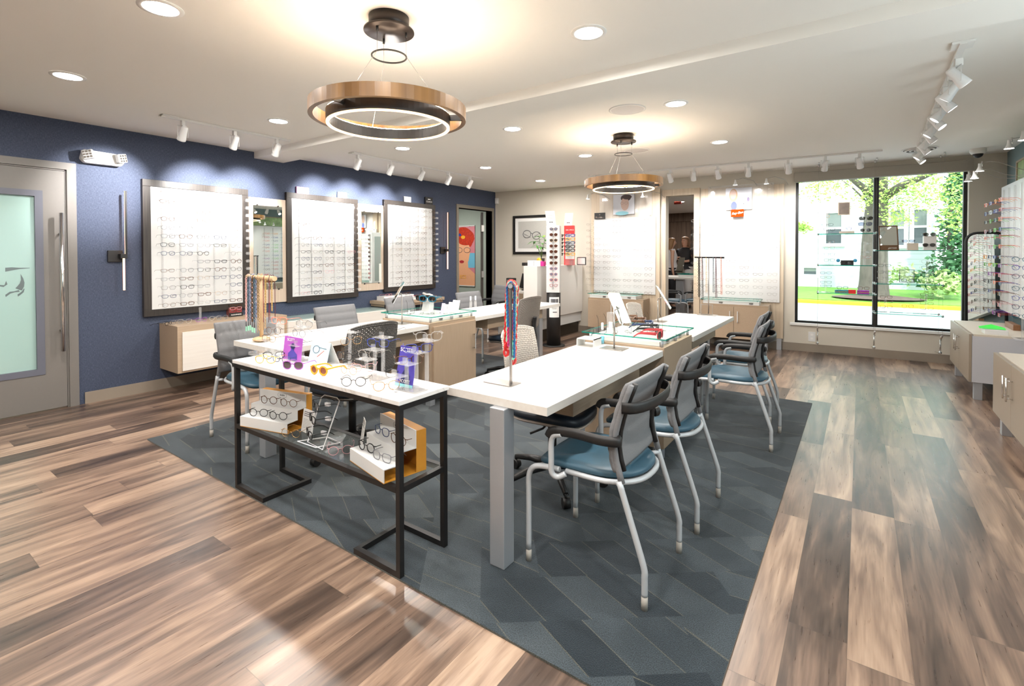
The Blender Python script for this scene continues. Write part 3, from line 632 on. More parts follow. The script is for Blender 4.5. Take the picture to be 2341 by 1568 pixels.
def make_guest_chair(label, loc, rz):
    t = thing('guest_chair', label, 'chair', loc, rz); L = dict(local=True)
    cushion(-.21, .262, .205, .446, .486, .028).build('seat', mSEAT, t, **L)
    O = seat_outline(-.215, .20, .205, 40, 2.4, 5)
    back_half = [(x, y, .442) for x, y in O if x < .12]
    back_half.sort(key=lambda p: math.atan2(p[1], -(p[0] + .02)))
    MB().tube(back_half, .0115, 8).build('seat_frame', mTUBE, t, **L)
    prof = [(-.120, .595), (-.128, .545), (-.139, .704), (-.160, .78), (-.182, .84)]
    def bx_(z):          # back surface curve
        P = [(.47, -.150), (.545, -.128), (.595, -.120), (.66, -.126), (.72, -.141), (.78, -.160), (.86, -.190)]
        for (za, xa), (zb, xb) in zip(P, P[1:]):
            if z <= zb: return xa + (xb - xa)*(z - za)/(zb - za)
        return P[-1][1]
    for sgn in (-1, 1):
        y = .222*sgn
        lg = smooth_path([(.271, y, .05), (.271, y, .30), (.271, y, .375), (.255, y*.99, .418), (.215, y*.97, .437), (.12, y*.94, .442)], 5)
        MB().tube(lg, .0125, 10).build('leg', mTUBE, t, **L)
        MB().cyl((.271, y, 0), (.271, y, .052), .0132, .0128, n=10).build('foot', mTIP, t, **L)
        rl = smooth_path([(-.262, y, .05), (-.262, y, .12), (-.258, y, .165), (-.21, y, .31), (-.156, y, .47)], 4)
        MB().tube(rl, .0125, 10).build('leg', mTUBE, t, **L)
        MB().cyl((-.262, y, 0), (-.262, y, .052), .0132, .0128, n=10).build('foot', mTIP, t, **L)
        MB().cyl((-.17, y, .442), (-.14, y*.86, .442), .010, n=8).build('connector', mTUBE, t, **L)
        zs = [.46, .5, .545, .595, .66, .72, .78, .82, .858]
        MB().tube([(bx_(z) - .012, .214*sgn, z) for z in zs], .0135, 8, flat=.9).build('back_post', mMESH, t, **L)
        MB().tube([(bx_(z) - .022, .188*sgn, z) for z in zs[1:]], .011, 6, flat=.9).build('back_spine', mBLACKP, t, **L)
        ya = .247*sgn
        at = smooth_path([(.085, .222*sgn, .437), (.115, .238*sgn, .422), (.138, ya, .44), (.140, ya, .50), (.140, ya, .565), (.128, ya, .598), (.09, ya, .612)], 5)
        MB().tube(at, .0125, 10).build('arm_tube', mTUBE, t, **L)
        pad = smooth_path([(.152, ya, .590), (.140, ya, .612), (.11, ya, .622), (.02, ya, .628), (-.08, ya*1.02, .627), (-.135, ya*1.0, .629), (-.158, ya*.95, .630), (-.150, ya*.84, .630)], 4)
        MB().tube(pad, .021, 8, flat=.55, up=(0, 0, 1)).build('armrest', mBLACKP, t, **L)
    # quilted back panel: rows bulge a little between seams
    rows = 36; cols = 10; vs = []; fs = []
    for side in (0, 1):
        for i in range(rows + 1):
            z = .50 + (.862 - .50)*i/rows; bul = .0055*abs(math.sin(PI*(z - .50)/.0724))**.5
            for j in range(cols + 1):
                y = -.224 + .448*j/cols; cv = -.012*(1 - (y/.224)**2)
                x = bx_(z) + cv*.6 + (.007 + bul if side == 0 else -.007 - bul)
                vs.append((x, y, z))
    n1 = (rows + 1)*(cols + 1)
    for sd in (0, 1):
        for i in range(rows):
            for j in range(cols):
                a = sd*n1 + i*(cols + 1) + j; q = (a, a + 1, a + cols + 2, a + cols + 1); fs.append(q if sd == 0 else q[::-1])
    for i in range(rows):
        for j in (0, cols): a = i*(cols + 1) + j; b2 = a + cols + 1; fs.append((a, b2, b2 + n1, a + n1))
    for j in range(cols):
        for i in (0, rows): a = i*(cols + 1) + j; fs.append((a, a + 1, a + 1 + n1, a + n1))
    MB().add(vs, fs, 0, True).build('backrest', mMESH, t, **L)
    band = [(-.168 - .085*math.sin(PI*k/12)**.8, .226*math.cos(PI*k/12), .765) for k in range(13)]
    MB().tube(band, .024, 8, flat=.25, up=(0, 0, 1)).build('back_band', mBLACKP, t, **L)
    return t
gc = make_guest_chair('guest chair with blue seat nearest the camera at the right-hand desk', (4.905, 2.05, .008), PI)
dup(gc, (4.93, 2.70, .008), PI, 'guest chair with blue seat, second from the camera along the right-hand desks')
dup(gc, (5.08, 4.02, .008), PI + .0, 'guest chair with blue seat, third from the camera along the right-hand desks')
dup(gc, (4.985, 4.67, .008), PI, 'guest chair with blue seat at the far right end of the right-hand desks')
dup(gc, (2.125, 1.925, .008), 0, 'guest chair with grey quilted back, left of the marble console at the left-hand desk')
dup(gc, (1.80, 2.95, .008), 0, 'guest chair whose grey back shows above the left-hand desk below the middle wall board')
dup(gc, (1.50, 4.05, .0), .05, 'guest chair partly hidden behind the glass-topped pedestal of the left-hand row')
dup(gc, (1.72, 5.05, .008), -.05, 'guest chair before the open doorway at the far left desk')

# ---- task chair with perforated shell
mGREIGE = mat('greige_plastic', (.46, .41, .36), .5, noise=.03); mDARKP = mat('graphite_plastic', (.085, .078, .072), .45, noise=.05)
def make_task_chair(label, loc, rz, shell):
    t = thing('task_chair', label, 'chair', loc, rz); L = dict(local=True)
    cushion(-.235, .245, .235, .435, .49, .03, 3.0, 3.4).build('seat', mat('navy_vinyl', (.010, .018, .030), .4, noise=.08, nscale=50), t, **L)
    cushion(-.235, .24, .225, .415, .44, .03, 3.0, 3.4).build('seat_pan', shell, t, **L)
    # perforated back
    C, Rr = 30, 30; mb = MB()
    def S(u, v):        # u across -1..1, v up 0..1
        w_ = .222 - .012*v**2 if v > .12 else .222 - .05*(1 - v/.12)
        z = .545 + .375*v - .03*(abs(u)**3)*v
        x = -.235 - .055*v + .05*math.sin(v*2.4)*.3 + .055*u*u
        return Vector((x, u*w_, z))
    h = .27
    for i in range(C):
        for j in range(Rr):
            u0, u1 = -1 + 2*i/C, -1 + 2*(i + 1)/C; v0, v1 = j/Rr, (j + 1)/Rr
            if i in (0, 1, C - 1, C - 2) or j in (0, 1, Rr - 1, Rr - 2):
                mb.add([S(u0, v0), S(u1, v0), S(u1, v1), S(u0, v1)], [(0, 1, 2, 3)], 0, True); continue
            o = [S(u0, v0), S(u1, v0), S(u1, v1), S(u0, v1)]; du, dv = (u1 - u0)*h, (v1 - v0)*h
            sk = (u1 - u0)*.16*(1 if (i + j) % 2 else -1)
            q = [S(u0 + du + sk, v0 + dv), S(u1 - du + sk, v0 + dv), S(u1 - du - sk, v1 - dv), S(u0 + du - sk, v1 - dv)]
            mb.add(o + q, [(0, 1, 5, 4), (1, 2, 6, 5), (2, 3, 7, 6), (3, 0, 4, 7)], 0, False)
    o = mb.build('backrest', shell, t, recalc=False, **L); md = o.modifiers.new('thickness', 'SOLIDIFY'); md.thickness = .008
    MB().tube(smooth_path([(-.10, 0, .40), (-.22, 0, .40), (-.285, 0, .46), (-.272, 0, .60), (-.285, 0, .70)], 5), .018, 8, flat=1.8).build('back_support', mBLACKP, t, **L)
    MB().obox((0, 0, .40), (.22, .16, .05)).build('mechanism', mBLACKP, t, **L)
    MB().tube([(.02, -.06, .40), (.03, -.20, .395), (-.03, -.24, .37)], .006, 6).build('lever', mBLACKP, t, **L)
    MB().cyl((0, 0, .10), (0, 0, .39), .026, n=14).build('gas_column', mBLACKP, t, **L)
    for k in range(5):
        a = 2*PI*k/5 + .35; c, s_ = math.cos(a), math.sin(a)
        MB().tube([(.03*c, .03*s_, .115), (.17*c, .17*s_, .105), (.30*c, .30*s_, .075)], [.026, .02, .015], 6, flat=1.0).build('base_arm', mBLACKP, t, **L)
        cs = MB().cyl((.30*c - .02*s_, .30*s_ + .02*c, .029), (.30*c + .02*s_, .30*s_ - .02*c, .029), .029, n=14).cyl((.30*c, .30*s_, .05), (.30*c, .30*s_, .08), .009, n=8)
        cs.build('caster', mBLACKP, t, **L)
    return t
make_task_chair('task chair with a greige perforated back at the near right-hand desk', (4.34, 2.53, .008), .12, mGREIGE)
make_task_chair('task chair with a dark perforated back just behind the marble console', (2.95, 2.15, .008), PI + .03, mDARKP)
make_task_chair('task chair with a greige perforated back at the far right-hand desk', (4.37, 4.36, .008), .1, mGREIGE)
make_task_chair('task chair with a brown-grey perforated back at the far left-hand desk', (2.72, 4.43, .008), PI, mat('taupe_plastic', (.22, .19, .165), .5, noise=.04))

# ---- wall-hung credenza along the left wall
t = thing('wall_credenza', 'wall-hung oak and white credenza running low along the navy wall', 'cabinet', (.2, 3.5, .2))
q = PX(357, 745, .005); a0 = q.y
cX = .43
MB().box(.0, cX, 2.02, 3.14, .215, .675).build('body', mOAKH, t, bevel=.001)
MB().box(cX - .01, cX + .012, 2.06, 3.10, .235, .615).build('door', mWHITELAM, t, bevel=.001)
MB().box(cX + .012, cX + .022, 2.86, 3.0, .60, .612).build('pull', mALU, t)
MB().box(.0, cX, 3.14, 5.05, .215, .60).build('low_body', mWHITELAM, t)
for y0 in (3.145, 3.62, 4.10, 4.58): MB().box(cX - .005, cX + .012, y0, y0 + .468, .225, .595).build('drawer', mWHITELAM, t, bevel=.001)
MB().box(0, cX + .0, 3.14, 5.05, .60, .612).build('glass_top', clear('shelf_glass', (.86, .95, .93), .3, .02, .25, (.4, .5, .55)), t)
# oak ledge further along with a tray and card reader
t = thing('wall_cabinet', 'oak-topped cabinet under the far wall board holding a tray of eyeglasses', 'cabinet', (.25, 5.3, 0))
MB().box(0, .46, 4.66, 5.75, .655, .70).build('top', mOAKH, t, bevel=.001)
MB().box(0, .44, 4.68, 5.73, .62, .655).build('rail', mOAK, t)

# ---- right-hand cabinets
def low_cab(label, y0, y1, x0=6.68, x1=7.15, top=.62):
    t = thing('low_cabinet', label, 'cabinet', ((x0 + x1)/2, (y0 + y1)/2, 0))
    MB().box(x0 + .022, x1, y0, y1, .165, top - .02).build('body', mat('pale_linen_laminate', (.50, .50, .53), .5, noise=.05, nscale=90, stretch=(1, 1, 8)), t, bevel=.001)
    MB().box(x0 + .03, x1, y0, y1, top - .02, top).build('top', mat('linen_top', (.60, .53, .44), .45, noise=.04, nscale=60), t, bevel=.001)
    n = max(1, round((y1 - y0)/.52)); w_ = (y1 - y0)/n
    for i in range(n):
        d = MB().box(x0, x0 + .02, y0 + i*w_ + .002, y0 + (i + 1)*w_ - .002, .165, top - .003).build('door', mat('linen_oak_door', (.30, .245, .185), .42, noise=.08, nscale=90, stretch=(1, 1, 6)), t, bevel=.001)
        yh = y0 + i*w_ + (.06 if i % 2 == (n % 2) else w_ - .06)
        yh = y0 + (i + 1)*w_ - .05 if i % 2 == 0 else y0 + i*w_ + .05
        h = MB().tube([(x0 - .032, yh, .375), (x0 - .032, yh, .535)], .0055, 8).cyl((x0 - .032, yh, .395), (x0, yh, .395), .004, n=8).cyl((x0 - .032, yh, .515), (x0, yh, .515), .004, n=8).build('handle', mCHROME, t)
        h.parent = d
    for lx in (x0 + .07, x1 - .06):
        for ly in (y0 + .045, y1 - .045): MB().box(lx - .03, lx + .03, ly - .03, ly + .03, .0, .165).build('leg', mALU, t, bevel=.002)
    return t
low_cab('low taupe cabinet on silver legs beside the shop window', 6.285, 7.48)
low_cab('low taupe cabinet cut by the right edge of the photo', 4.14, 5.243)

# ---- back wall: display panels, boards, base cabinets (u along the wall, v out of it)
mBIRCH = wood_mat('pale_birch_panel', (.50, .40, .285), (.64, .53, .40), 'z', .7, .5)
mBOARD = mat('white_display_board', (.66, .66, .65), .35, noise=.01)
def wall_panel(label, u0, u1, z0, z1, bz0, bz1, bu0, bu1, legs=False):
    t = thing('display_wall_unit', label, 'display panel', TW(((u0 + u1)/2, .03, 0)))
    MB(TW).box(u0, u1, .01, .06, z0, z1).build('backing_panel', mBIRCH, t, bevel=.002)
    MB(TW).box(bu0, bu1, .06, .085, bz0, bz1).build('display_board', mBOARD, t, bevel=.002)
    if legs:
        for u in (u0 + .04, u1 - .05): MB(TW).box(u - .03, u + .03, .02, .08, 0, z0).build('leg', mALU, t)
    return t
a, c, d_ = PW(1352, 440, .06)[0], PW(1509, 436, .06)[0], 0
P1 = (PW(1352, 440, .06)[0], PW(1509, 436, .06)[0]); P2 = (PW(1603, 430, .06)[0], PW(1793, 420, .06)[0])
B1 = (PW(1358, 500, .085), PW(1498, 674, .085)); B2 = (PW(1600, 490, .085), PW(1782, 692, .085))
wall_panel('birch display panel with a white eyeglass board under the far chandelier', P1[0], P1[1], .16, PW(1352, 441, .06)[1], B1[1][1], B1[0][1], B1[0][0], B1[1][0])
wall_panel('birch display panel with a white eyeglass board beside the shop window', P2[0], P2[1], .16, PW(1793, 420, .06)[1], B2[1][1], B2[0][1], B2[0][0] + .01, B2[1][0], True)
# mirror surround, built as a casing around the made-up opening
fr = MB(TW); fu0, fu1 = PW(1514, 450, .02)[0], PW(1600, 450, .02)[0]
fr.box(fu0, PX0, 0, .03, 0, 2.40).box(PX1, fu1 - .0, 0, .03, 0, 2.40).box(PX0, PX1, 0, .03, 2.30, 2.40)
struct(fr, 'mirror_casing', mBIRCH)
def base_cab(label, u0, u1, zt, v1, doors):
    t = thing('base_cabinet', label, 'cabinet', TW(((u0 + u1)/2, v1/2, 0)))
    MB(TW).box(u0, u1, .09, v1 - .02, .17, zt).build('body', mOAK, t, bevel=.001)
    w_ = (u1 - u0)/doors
    for i in range(doors):
        d = MB(TW).box(u0 + i*w_ + .002, u0 + (i + 1)*w_ - .002, v1 - .02, v1, .17, zt - .03).build('door', mOAKH, t, bevel=.001)
        uh = u0 + (i + 1)*w_ - .05 if i % 2 == 0 else u0 + i*w_ + .05
        h = MB(TW).box(uh - .005, uh + .005, v1 + .02, v1 + .03, zt - .25, zt - .09).box(uh - .005, uh + .005, v1, v1 + .03, zt - .245, zt - .235).box(uh - .005, uh + .005, v1, v1 + .03, zt - .105, zt - .095).build('handle', mWHITE, t); h.parent = d
    for u in (u0 + .05, u1 - .05):
        for v in (.15, v1 - .07): MB(TW).box(u - .025, u + .025, v - .025, v + .025, 0, .17).build('leg', mALU, t)
    tr = MB(TW).box(u0 + .02, u1 - .12, .12, v1 - .03, zt, zt + .05); tr.build('display_tray', mWHITE, t, bevel=.002)
    for k in (.3, .75): MB(TW).box(u0 + (u1 - u0)*k - .025, u0 + (u1 - u0)*k + .025, v1 - .03, v1 - .022, zt + .015, zt + .033).build('tray_pull', mSTEEL, t)
    g = MB(TW).box(u0 - .01, u1 - .10, .10, v1 - .0, zt + .062, zt + .070); g.m = [0, 0, 1, 1, 1, 1]; g.build('glass_top', [mGLASS, mGLASSE], t)
    for u in (u0 + .04, u1 - .14):
        MB(TW).cyl((u, v1 - .05, zt), (u, v1 - .05, zt + .062), .009, n=8).build('standoff', mALU, t)
    return t
v1 = .46
def W2(px, py, v): return PW(px, py, v)
base_cab('oak base cabinet with a glass-topped tray below the board under the far chandelier', W2(1344, 700, v1)[0], W2(1470, 700, v1)[0], W2(1344, 680, v1)[1], v1, 2)
base_cab('oak base cabinet with a glass-topped tray below the board beside the window', W2(1603, 700, v1)[0], W2(1757, 700, v1)[0], W2(1603, 693, v1)[1], v1, 2)

# ---- reception desk
t = thing('reception_desk', 'white veined reception desk at the back with a dark recessed plinth', 'reception desk', (1.45, 7.0, 0))
x1 = 1.84; ya = PX(1228, 650, x1).y; xa = PY(1197, 650, ya).x; top = 1.19
MB().box(xa, x1, ya, 7.80, .37, top).build('upper_panel', mat('soft_white_stone', (.74, .71, .67), .3, noise=.05, nscale=2), t, bevel=.003)
MB().box(xa + .05, x1 - .03, ya + .06, 7.80, .2, .37).build('lower_panel', mWHITE, t)
MB().box(xa + .1, x1 - .08, ya + .12, 7.80, 0, .2).build('plinth', mat('bronze_kick', (.05, .04, .028), .35, .4, noise=.1), t)

# ================================================================== CEILING FIXTURES
mLED = emis('downlight_lens', (1, .97, .93), 14)
proto = None
POSN = ['above the marble console', 'over the front left walkway', 'in front of the leftmost wall board', 'in front of the middle wall board', 'in front of the third wall board',
        'seen just above the near wooden ring', 'right of the ceiling beam between the two chandeliers', 'left of the far chandelier', 'near the far beige wall corner',
        'near the top centre of the photo', 'right of the ceiling speaker', 'right of the far chandelier']
for i, (x, y) in enumerate(DOWN + HIDDEN):
    lab = 'round recessed downlight ' + (POSN[i] if i < 12 else 'outside the photo, %s of the ones behind the camera' % ORD[i - 12])
    if i == 0:
        proto = thing('downlight', lab, 'ceiling light', (x, y, CEIL), 0)
        MB().lathe([(.097, -.0005), (.097, -.004), (.077, -.007), (.074, -.004)], n=32).build('trim_ring', mWHITEM, proto, local=True)
        MB().disc((0, 0, -.006), .0745, 32, up=False).build('lens', mLED, proto, local=True, recalc=False)
    else: dup(proto, (x, y, CEIL), 0, lab)
# speakers, vent, camera dome, smoke sensor
def ceil_disc(name, label, cat, x, y, r, m, kind=0):
    t = thing(name, label, cat, (x, y, CEIL))
    MB().lathe([(r, -.0005), (r, -.005), (r*.9, -.008), (r*.88, -.004)], n=32).build('trim_ring', mWHITEM, t, local=True)
    MB().disc((0, 0, -.005), r*.89, 32, up=False).build('grille', m, t, local=True, recalc=False)
    if kind:
        for k, rr in enumerate((.8, .55, .3)): MB().lathe([(r*rr, -.004), (r*rr*1.04, -.02), (r*(rr - .08), -.02)], n=24).build('cone', mWHITEM, t, local=True)
mGR = mat('speaker_grille', (.66, .64, .64), .8, noise=.1, nscale=600)
ceil_disc('ceiling_speaker', 'round white ceiling speaker near the far chandelier', 'speaker', 4.24, 3.92, .15, mGR)
ceil_disc('ceiling_speaker', 'flat white ceiling disc just right of the far chandelier canopy', 'speaker', 3.70, 5.53, .15, mGR)
ceil_disc('ceiling_vent', 'round slotted ceiling vent at the end of the right track lights', 'vent', 6.38, 7.36, .17, mat('vent_dark', (.08, .07, .06), .7), 1)
t = thing('security_camera', 'white dome security camera on the ceiling by the window corner', 'camera', (6.93, 7.75, CEIL))
MB().lathe([(.075, 0), (.075, -.03), (.06, -.055), (.05, -.058)], n=24).build('housing', mWHITEM, t, local=True)
MB().ball((0, 0, -.055), .048, 20).build('dome', mBLACKP, t, local=True)
t = thing('alarm_sensor', 'small white motion sensor in the corner where navy wall meets beige wall', 'sensor', TW((.06, .02, PW(1133, 452, .02)[1])))
MB(TW).box(.02, .085, 0, .045, 2.35, 2.46).build('housing', mWHITEM, t, bevel=.006); MB(TW).box(.03, .075, .045, .05, 2.37, 2.41).build('lens', mPAPER, t)

# ---- pendant chandeliers
mRINGW = wood_mat('ring_wood', (.095, .044, .012), (.225, .115, .034), 'z', .22, .35)
mWARM = emis('warm_led', (1.0, .60, .28), 4.2)
def ring_band(mb, r0, r1, z0, z1, n=72):      # square section ring
    mb.lathe([(r0, z0), (r1, z0), (r1, z1), (r0, z1), (r0, z0)], n=n, smooth=False); return mb
def chandelier(label, x, y):
    t = thing('ring_chandelier', label, 'chandelier', (x, y, CEIL)); L = dict(local=True)
    Z = lambda z: z - CEIL
    MB().lathe([(0, Z(2.5795)), (.100, Z(2.5795)), (.100, Z(2.513)), (0, Z(2.513))], n=40).build('canopy', mat('bronze', (.035, .026, .022), .35, .5, noise=.1), t, **L)
    MB().lathe([(0, Z(2.513)), (.125, Z(2.513)), (.126, Z(2.506)), (.125, Z(2.503)), (0, Z(2.503))], n=40).build('canopy_plate', mat('bronze', (.035, .026, .022), .35, .5), t, **L)
    wr = ring_band(MB(), .364, .387, Z(2.062), Z(2.125))
    wr.build('wood_ring', mRINGW, t, **L)
    ring_band(MB(), .288, .306, Z(2.032), Z(2.086)).build('metal_ring', mBLACK, t, **L)
    MB().lathe([(.290, Z(2.031)), (.304, Z(2.031)), (.304, Z(2.0245)), (.290, Z(2.0245)), (.290, Z(2.031))], n=72).build('led_strip', mWARM, t, **L)
    MB().lathe([(.291, Z(2.0865)), (.303, Z(2.0865)), (.303, Z(2.0895)), (.291, Z(2.0895)), (.291, Z(2.0865))], n=72).build('uplight_strip', emis('warm_uplight', (1.0, .79, .58), 68), t, **L)
    MB().tube([(.086*math.cos(2*PI*k/40), .086*math.sin(2*PI*k/40), Z(2.383)) for k in range(40)], .0045, 8, closed=True).build('spreader_ring', mBLACK, t, **L)
    for k in range(3):
        a = 2*PI*k/3 + 2.75; c, s_ = math.cos(a), math.sin(a)
        MB().tube([(.086*c, .086*s_, Z(2.503)), (.086*c, .086*s_, Z(2.383)), (.297*c, .297*s_, Z(2.086))], .0011, 5).build('cable', mSTEEL, t, **L)
        MB().cyl((.086*c, .086*s_, Z(2.504)), (.086*c, .086*s_, Z(2.478)), .006, n=10).build('cable_grip', mBLACK, t, **L)
        MB().obox((.335*c, .335*s_, Z(2.075)), (.07, .012, .028), Matrix.Rotation(a, 3, 'Z')).build('strut', mBLACK, t, **L)
    return t
CH = [(3.87, 1.70), (3.87, 4.73)]
chandelier('near pendant chandelier with a wooden ring around a glowing black ring', *CH[0])
chandelier('far pendant chandelier with a wooden ring hanging over the rear desks', *CH[1])

# ---- track lights
def head_mesh(t, R, base, L=None, aim=(0, 0, -1)):
    pass
mBULB = emis('spot_lens', (1, .98, .95), 6)
def make_head(loc, rot):
    """head local frame: origin at the track, -z down, lamp aims along +x tilted down"""
    t = thing('track_spotlight', None, None, loc); t.rotation_euler = rot; L = dict(local=True)
    MB().box(-.02, .02, -.014, .014, -.045, 0).build('adapter', mWHITEM, t, bevel=.003, **L)
    MB().tube([(.0, .042, -.045), (.0, .042, -.14), (.0, -.042, -.14), (.0, -.042, -.045)], .003, 6, closed=True).build('yoke', mWHITEM, t, **L)
    d = Vector((.62, 0, -.78)).normalized(); c = Vector((0, 0, -.115))
    MB().tube([c - d*.075, c - d*.062, c - d*.01, c + d*.05, c + d*.06], [.018, .026, .028, .036, .036], 16, caps=True).build('lamp_housing', mat('white_enamel', (.78, .78, .78), .35, noise=.01), t, **L)
    q = d.to_track_quat('Z', 'Y').to_matrix(); vs = [c + d*.0605 + q @ Vector((.031*math.cos(2*PI*k/16), .031*math.sin(2*PI*k/16), 0)) for k in range(16)]
    MB().add(vs, [tuple(range(16))]).build('lens', mBULB, t, recalc=False, **L)
    return t
HEAD = None
def put_head(x, y, z, ang, label, group, power, tgt, lit=True, spot=1.15):
    """ang: direction the head points in plan"""
    global HEAD
    if HEAD is None: HEAD = make_head((x, y, z), (0, 0, ang)); tag(HEAD, label, 'spotlight', group); h = HEAD
    else: h = dup(HEAD, (x, y, z), ang, label, group)
    if power: lamp('track_lamp', 'SPOT', (x + math.cos(ang)*.06, y + math.sin(ang)*.06, z - .18), power, (1, .97, .95), .03, tgt, spot, .9)
    return h
def track(label, p0, p1, w_=.034):
    p0 = Vector(p0); p1 = Vector(p1); d = p1 - p0; a = math.atan2(d.y, d.x); R = Matrix.Rotation(a, 3, 'Z')
    t = thing('light_track', label, 'light track', tuple((p0 + p1)/2))
    MB().obox((p0 + p1)/2 - Vector((0, 0, .011)), (d.length, w_, .02), R).build('rail', mWHITEM, t)
    MB().obox(p0 - Vector((0, 0, .008)) + d.normalized()*.06, (.12, .10, .014), R).build('feed_plate', mWHITEM, t, bevel=.002)
    return t
ZT = CEIL - .021
track('white light track on the ceiling before the first wall board', (.92, 1.73, CEIL), (.92, 2.90, CEIL))
track('white light track on the ceiling beyond the beam along the navy wall', (.93, 3.66, CEIL), (.93, 6.12, CEIL))
G1 = [(418, 1), (536, 2), (632, 3)]
for k, (px, i) in enumerate(G1):
    y = PX(px, 290, .92).y
    put_head(.92, y, ZT, PI, ['leftmost', 'middle', 'rightmost'][k] + ' white spotlight on the track before the first wall board', 'spotlights on the near wall track', (120, 150, 150)[k], (0, y + (-.30, .05, .12)[k], 1.98), spot=.95)
for k, px in enumerate((818, 893, 964, 1025, 1074)):
    y = PX(px, 370, .93).y
    put_head(.93, y, ZT, PI, ORD[k] + ' white spotlight from the left on the track beyond the ceiling beam', 'spotlights on the far wall track', (150, 175, 130, 30, 0)[k], (0, y + .05, 2.02), spot=.95)
# back wall track
yv = .95
q0, q1 = TW((2.35, yv, CEIL)), TW((5.98, yv, CEIL)); track('long white light track across the ceiling before the back wall', q0, q1)
for k, px in enumerate((1405, 1462, 1532, 1586, 1641, 1711, 1802, 1886, 1965)):
    u = PW(px, 385, yv)[0]; p = TW((u, yv, ZT)); pt_ = TW((u + (.0 if k < 7 else -.3) - (.45 if k == 0 else 0), .05, 1.75 if k else 1.2))
    put_head(p[0], p[1], ZT, PI/2 + AW + (0, .3, -.2, .25, -.2, .15, -.1, .2, -.3)[k], ORD[k] + ' white spotlight from the left on the back wall track', 'spotlights on the back wall track', (36, 32, 34, 42, 42, 36, 34, 16, 5)[k], pt_, spot=1.25)
# right-hand track, two kinds of heads in a row
track('white light track with crowded spotlights at the upper right of the photo', (6.30, 3.75, CEIL), (6.36, 7.30, CEIL))
for k in range(11):
    y = 4.02 + k*.315
    pw = (16, 0, 12, 0, 12, 0, 12, 0, 10, 0, 8)[k]
    put_head(6.31 + .005*k, y, ZT, (0.0, PI*.93)[k % 2] + (.2, -.25, .1)[k % 3], ORD[k] + ' spotlight from the near end of the crowded right-hand track', 'spotlights on the right-hand track', pw, (7.1, y + .25, 1.4))
# ---- emergency light
e0, e1 = PX(178, 345, .03), PX(280, 382, .03)
t = thing('emergency_light', 'white twin-head emergency light high on the navy wall above the door', 'emergency light', (.03, 1.56, 2.2))
MB().prism([(.0, 1.43, 2.215), (.0, 1.70, 2.215), (.0, 1.73, 2.255), (.0, 1.71, 2.325), (.0, 1.42, 2.335), (.0, 1.40, 2.25)], (.075, 0, 0)).build('housing', mWHITEM, t, bevel=.012)
mHEADG = mat('lamp_head_grey', (.55, .55, .55), .35, .2, noise=.1, nscale=100)
for yy, rz_ in ((1.445, -.5), (1.69, .45)):
    R = Matrix.Rotation(rz_, 3, 'Z') @ Matrix.Rotation(.25, 3, 'X')
    h = MB().obox((.105, yy, 2.285), (.045, .085, .082), R).build('lamp_head', mHEADG, t, bevel=.008)
    b_ = MB()
    for i in range(3):
        for j in range(3): b_.obox(Vector((.105, yy, 2.285)) + R @ Vector((.024, (i - 1)*.024, (j - 1)*.024)), (.004, .016, .016), R)
    o = b_.build('reflector', mCHROME, t); o.parent = h
# ---- linear wall sconces
mSC = emis('sconce_led', (1.0, .48, .27), 2.2)
for k, (yc, zb, zt_, zm, lab) in enumerate(((1.715, 1.035, 1.985, 1.36, 'slim vertical sconce with a black mount between the door and the first wall board'), (6.245, 1.12, 2.085, 1.44, 'slim vertical sconce with a black mount beside the far doorway'))):
    t = thing('wall_sconce', lab, 'wall light', (.03, yc, zb))
    MB().box(.0, .025, yc - .115, yc + .0, zm - .055, zm + .055).build('wall_plate', mBLACK, t, bevel=.003)
    MB().box(.02, .085, yc - .035, yc + .02, zm - .022, zm + .022).build('arm', mBLACK, t, bevel=.003)
    MB().box(.066, .080, yc + .004, yc + .018, zm + .02, zt_).build('upper_tube', mSC, t); MB().box(.081, .088, yc + .003, yc + .019, zm + .02, zt_).build('tube_cover', mBLACK, t)
    MB().box(.074, .088, yc - .016, yc - .002, zb, zm - .02).build('lower_tube', mSC, t); MB().box(.065, .073, yc - .017, yc - .001, zb, zm - .02).build('tube_cover', mBLACK, t)

# ================================================================== EYEWEAR
FRM = {
 'black': mat('frame_black', (.012, .012, .013), .25, noise=.1), 'tortoise': mat('frame_tortoise', (.11, .045, .018), .25, noise=.6, nscale=180),
 'brown': mat('frame_brown', (.16, .085, .05), .3, noise=.2), 'grey': mat('frame_grey', (.17, .17, .19), .3, noise=.1), 'clear': clear('frame_clear', (.86, .84, .82), .55, .05, .25, (.8, .76, .72)),
 'red': mat('frame_red', (.42, .03, .04), .3, noise=.1), 'blue': mat('frame_blue', (.03, .05, .30), .3, noise=.1), 'gold': mat('frame_gold', (.62, .36, .16), .25, .8, noise=.05),
 'silver': mat('frame_silver', (.45, .44, .44), .25, .8, noise=.05), 'pink': mat('frame_pink', (.62, .30, .33), .3, noise=.1), 'navy': mat('frame_navy', (.02, .04, .11), .3, noise=.1),
 'orange': mat('frame_orange', (.85, .33, .01), .35, noise=.05), 'yellow': mat('frame_yellow', (.80, .42, .03), .35, noise=.05), 'purple': mat('frame_purple', (.30, .06, .36), .3, noise=.1),
 'coral': mat('frame_coral', (.85, .22, .14), .3, noise=.05), 'teal': mat('frame_teal', (.0, .09, .15), .25, noise=.05), 'green': mat('frame_green', (.15, .55, .08), .3, noise=.05)}
mLENS = clear('demo_lens', (.93, .94, .95), .25, .02); mSUNL = clear('dark_lens', (.10, .085, .08), .35, .02); mSUNB = clear('brown_lens', (.20, .07, .045), .35, .02); mSUNG = clear('grey_blue_lens', (.38, .38, .48), .35, .02)
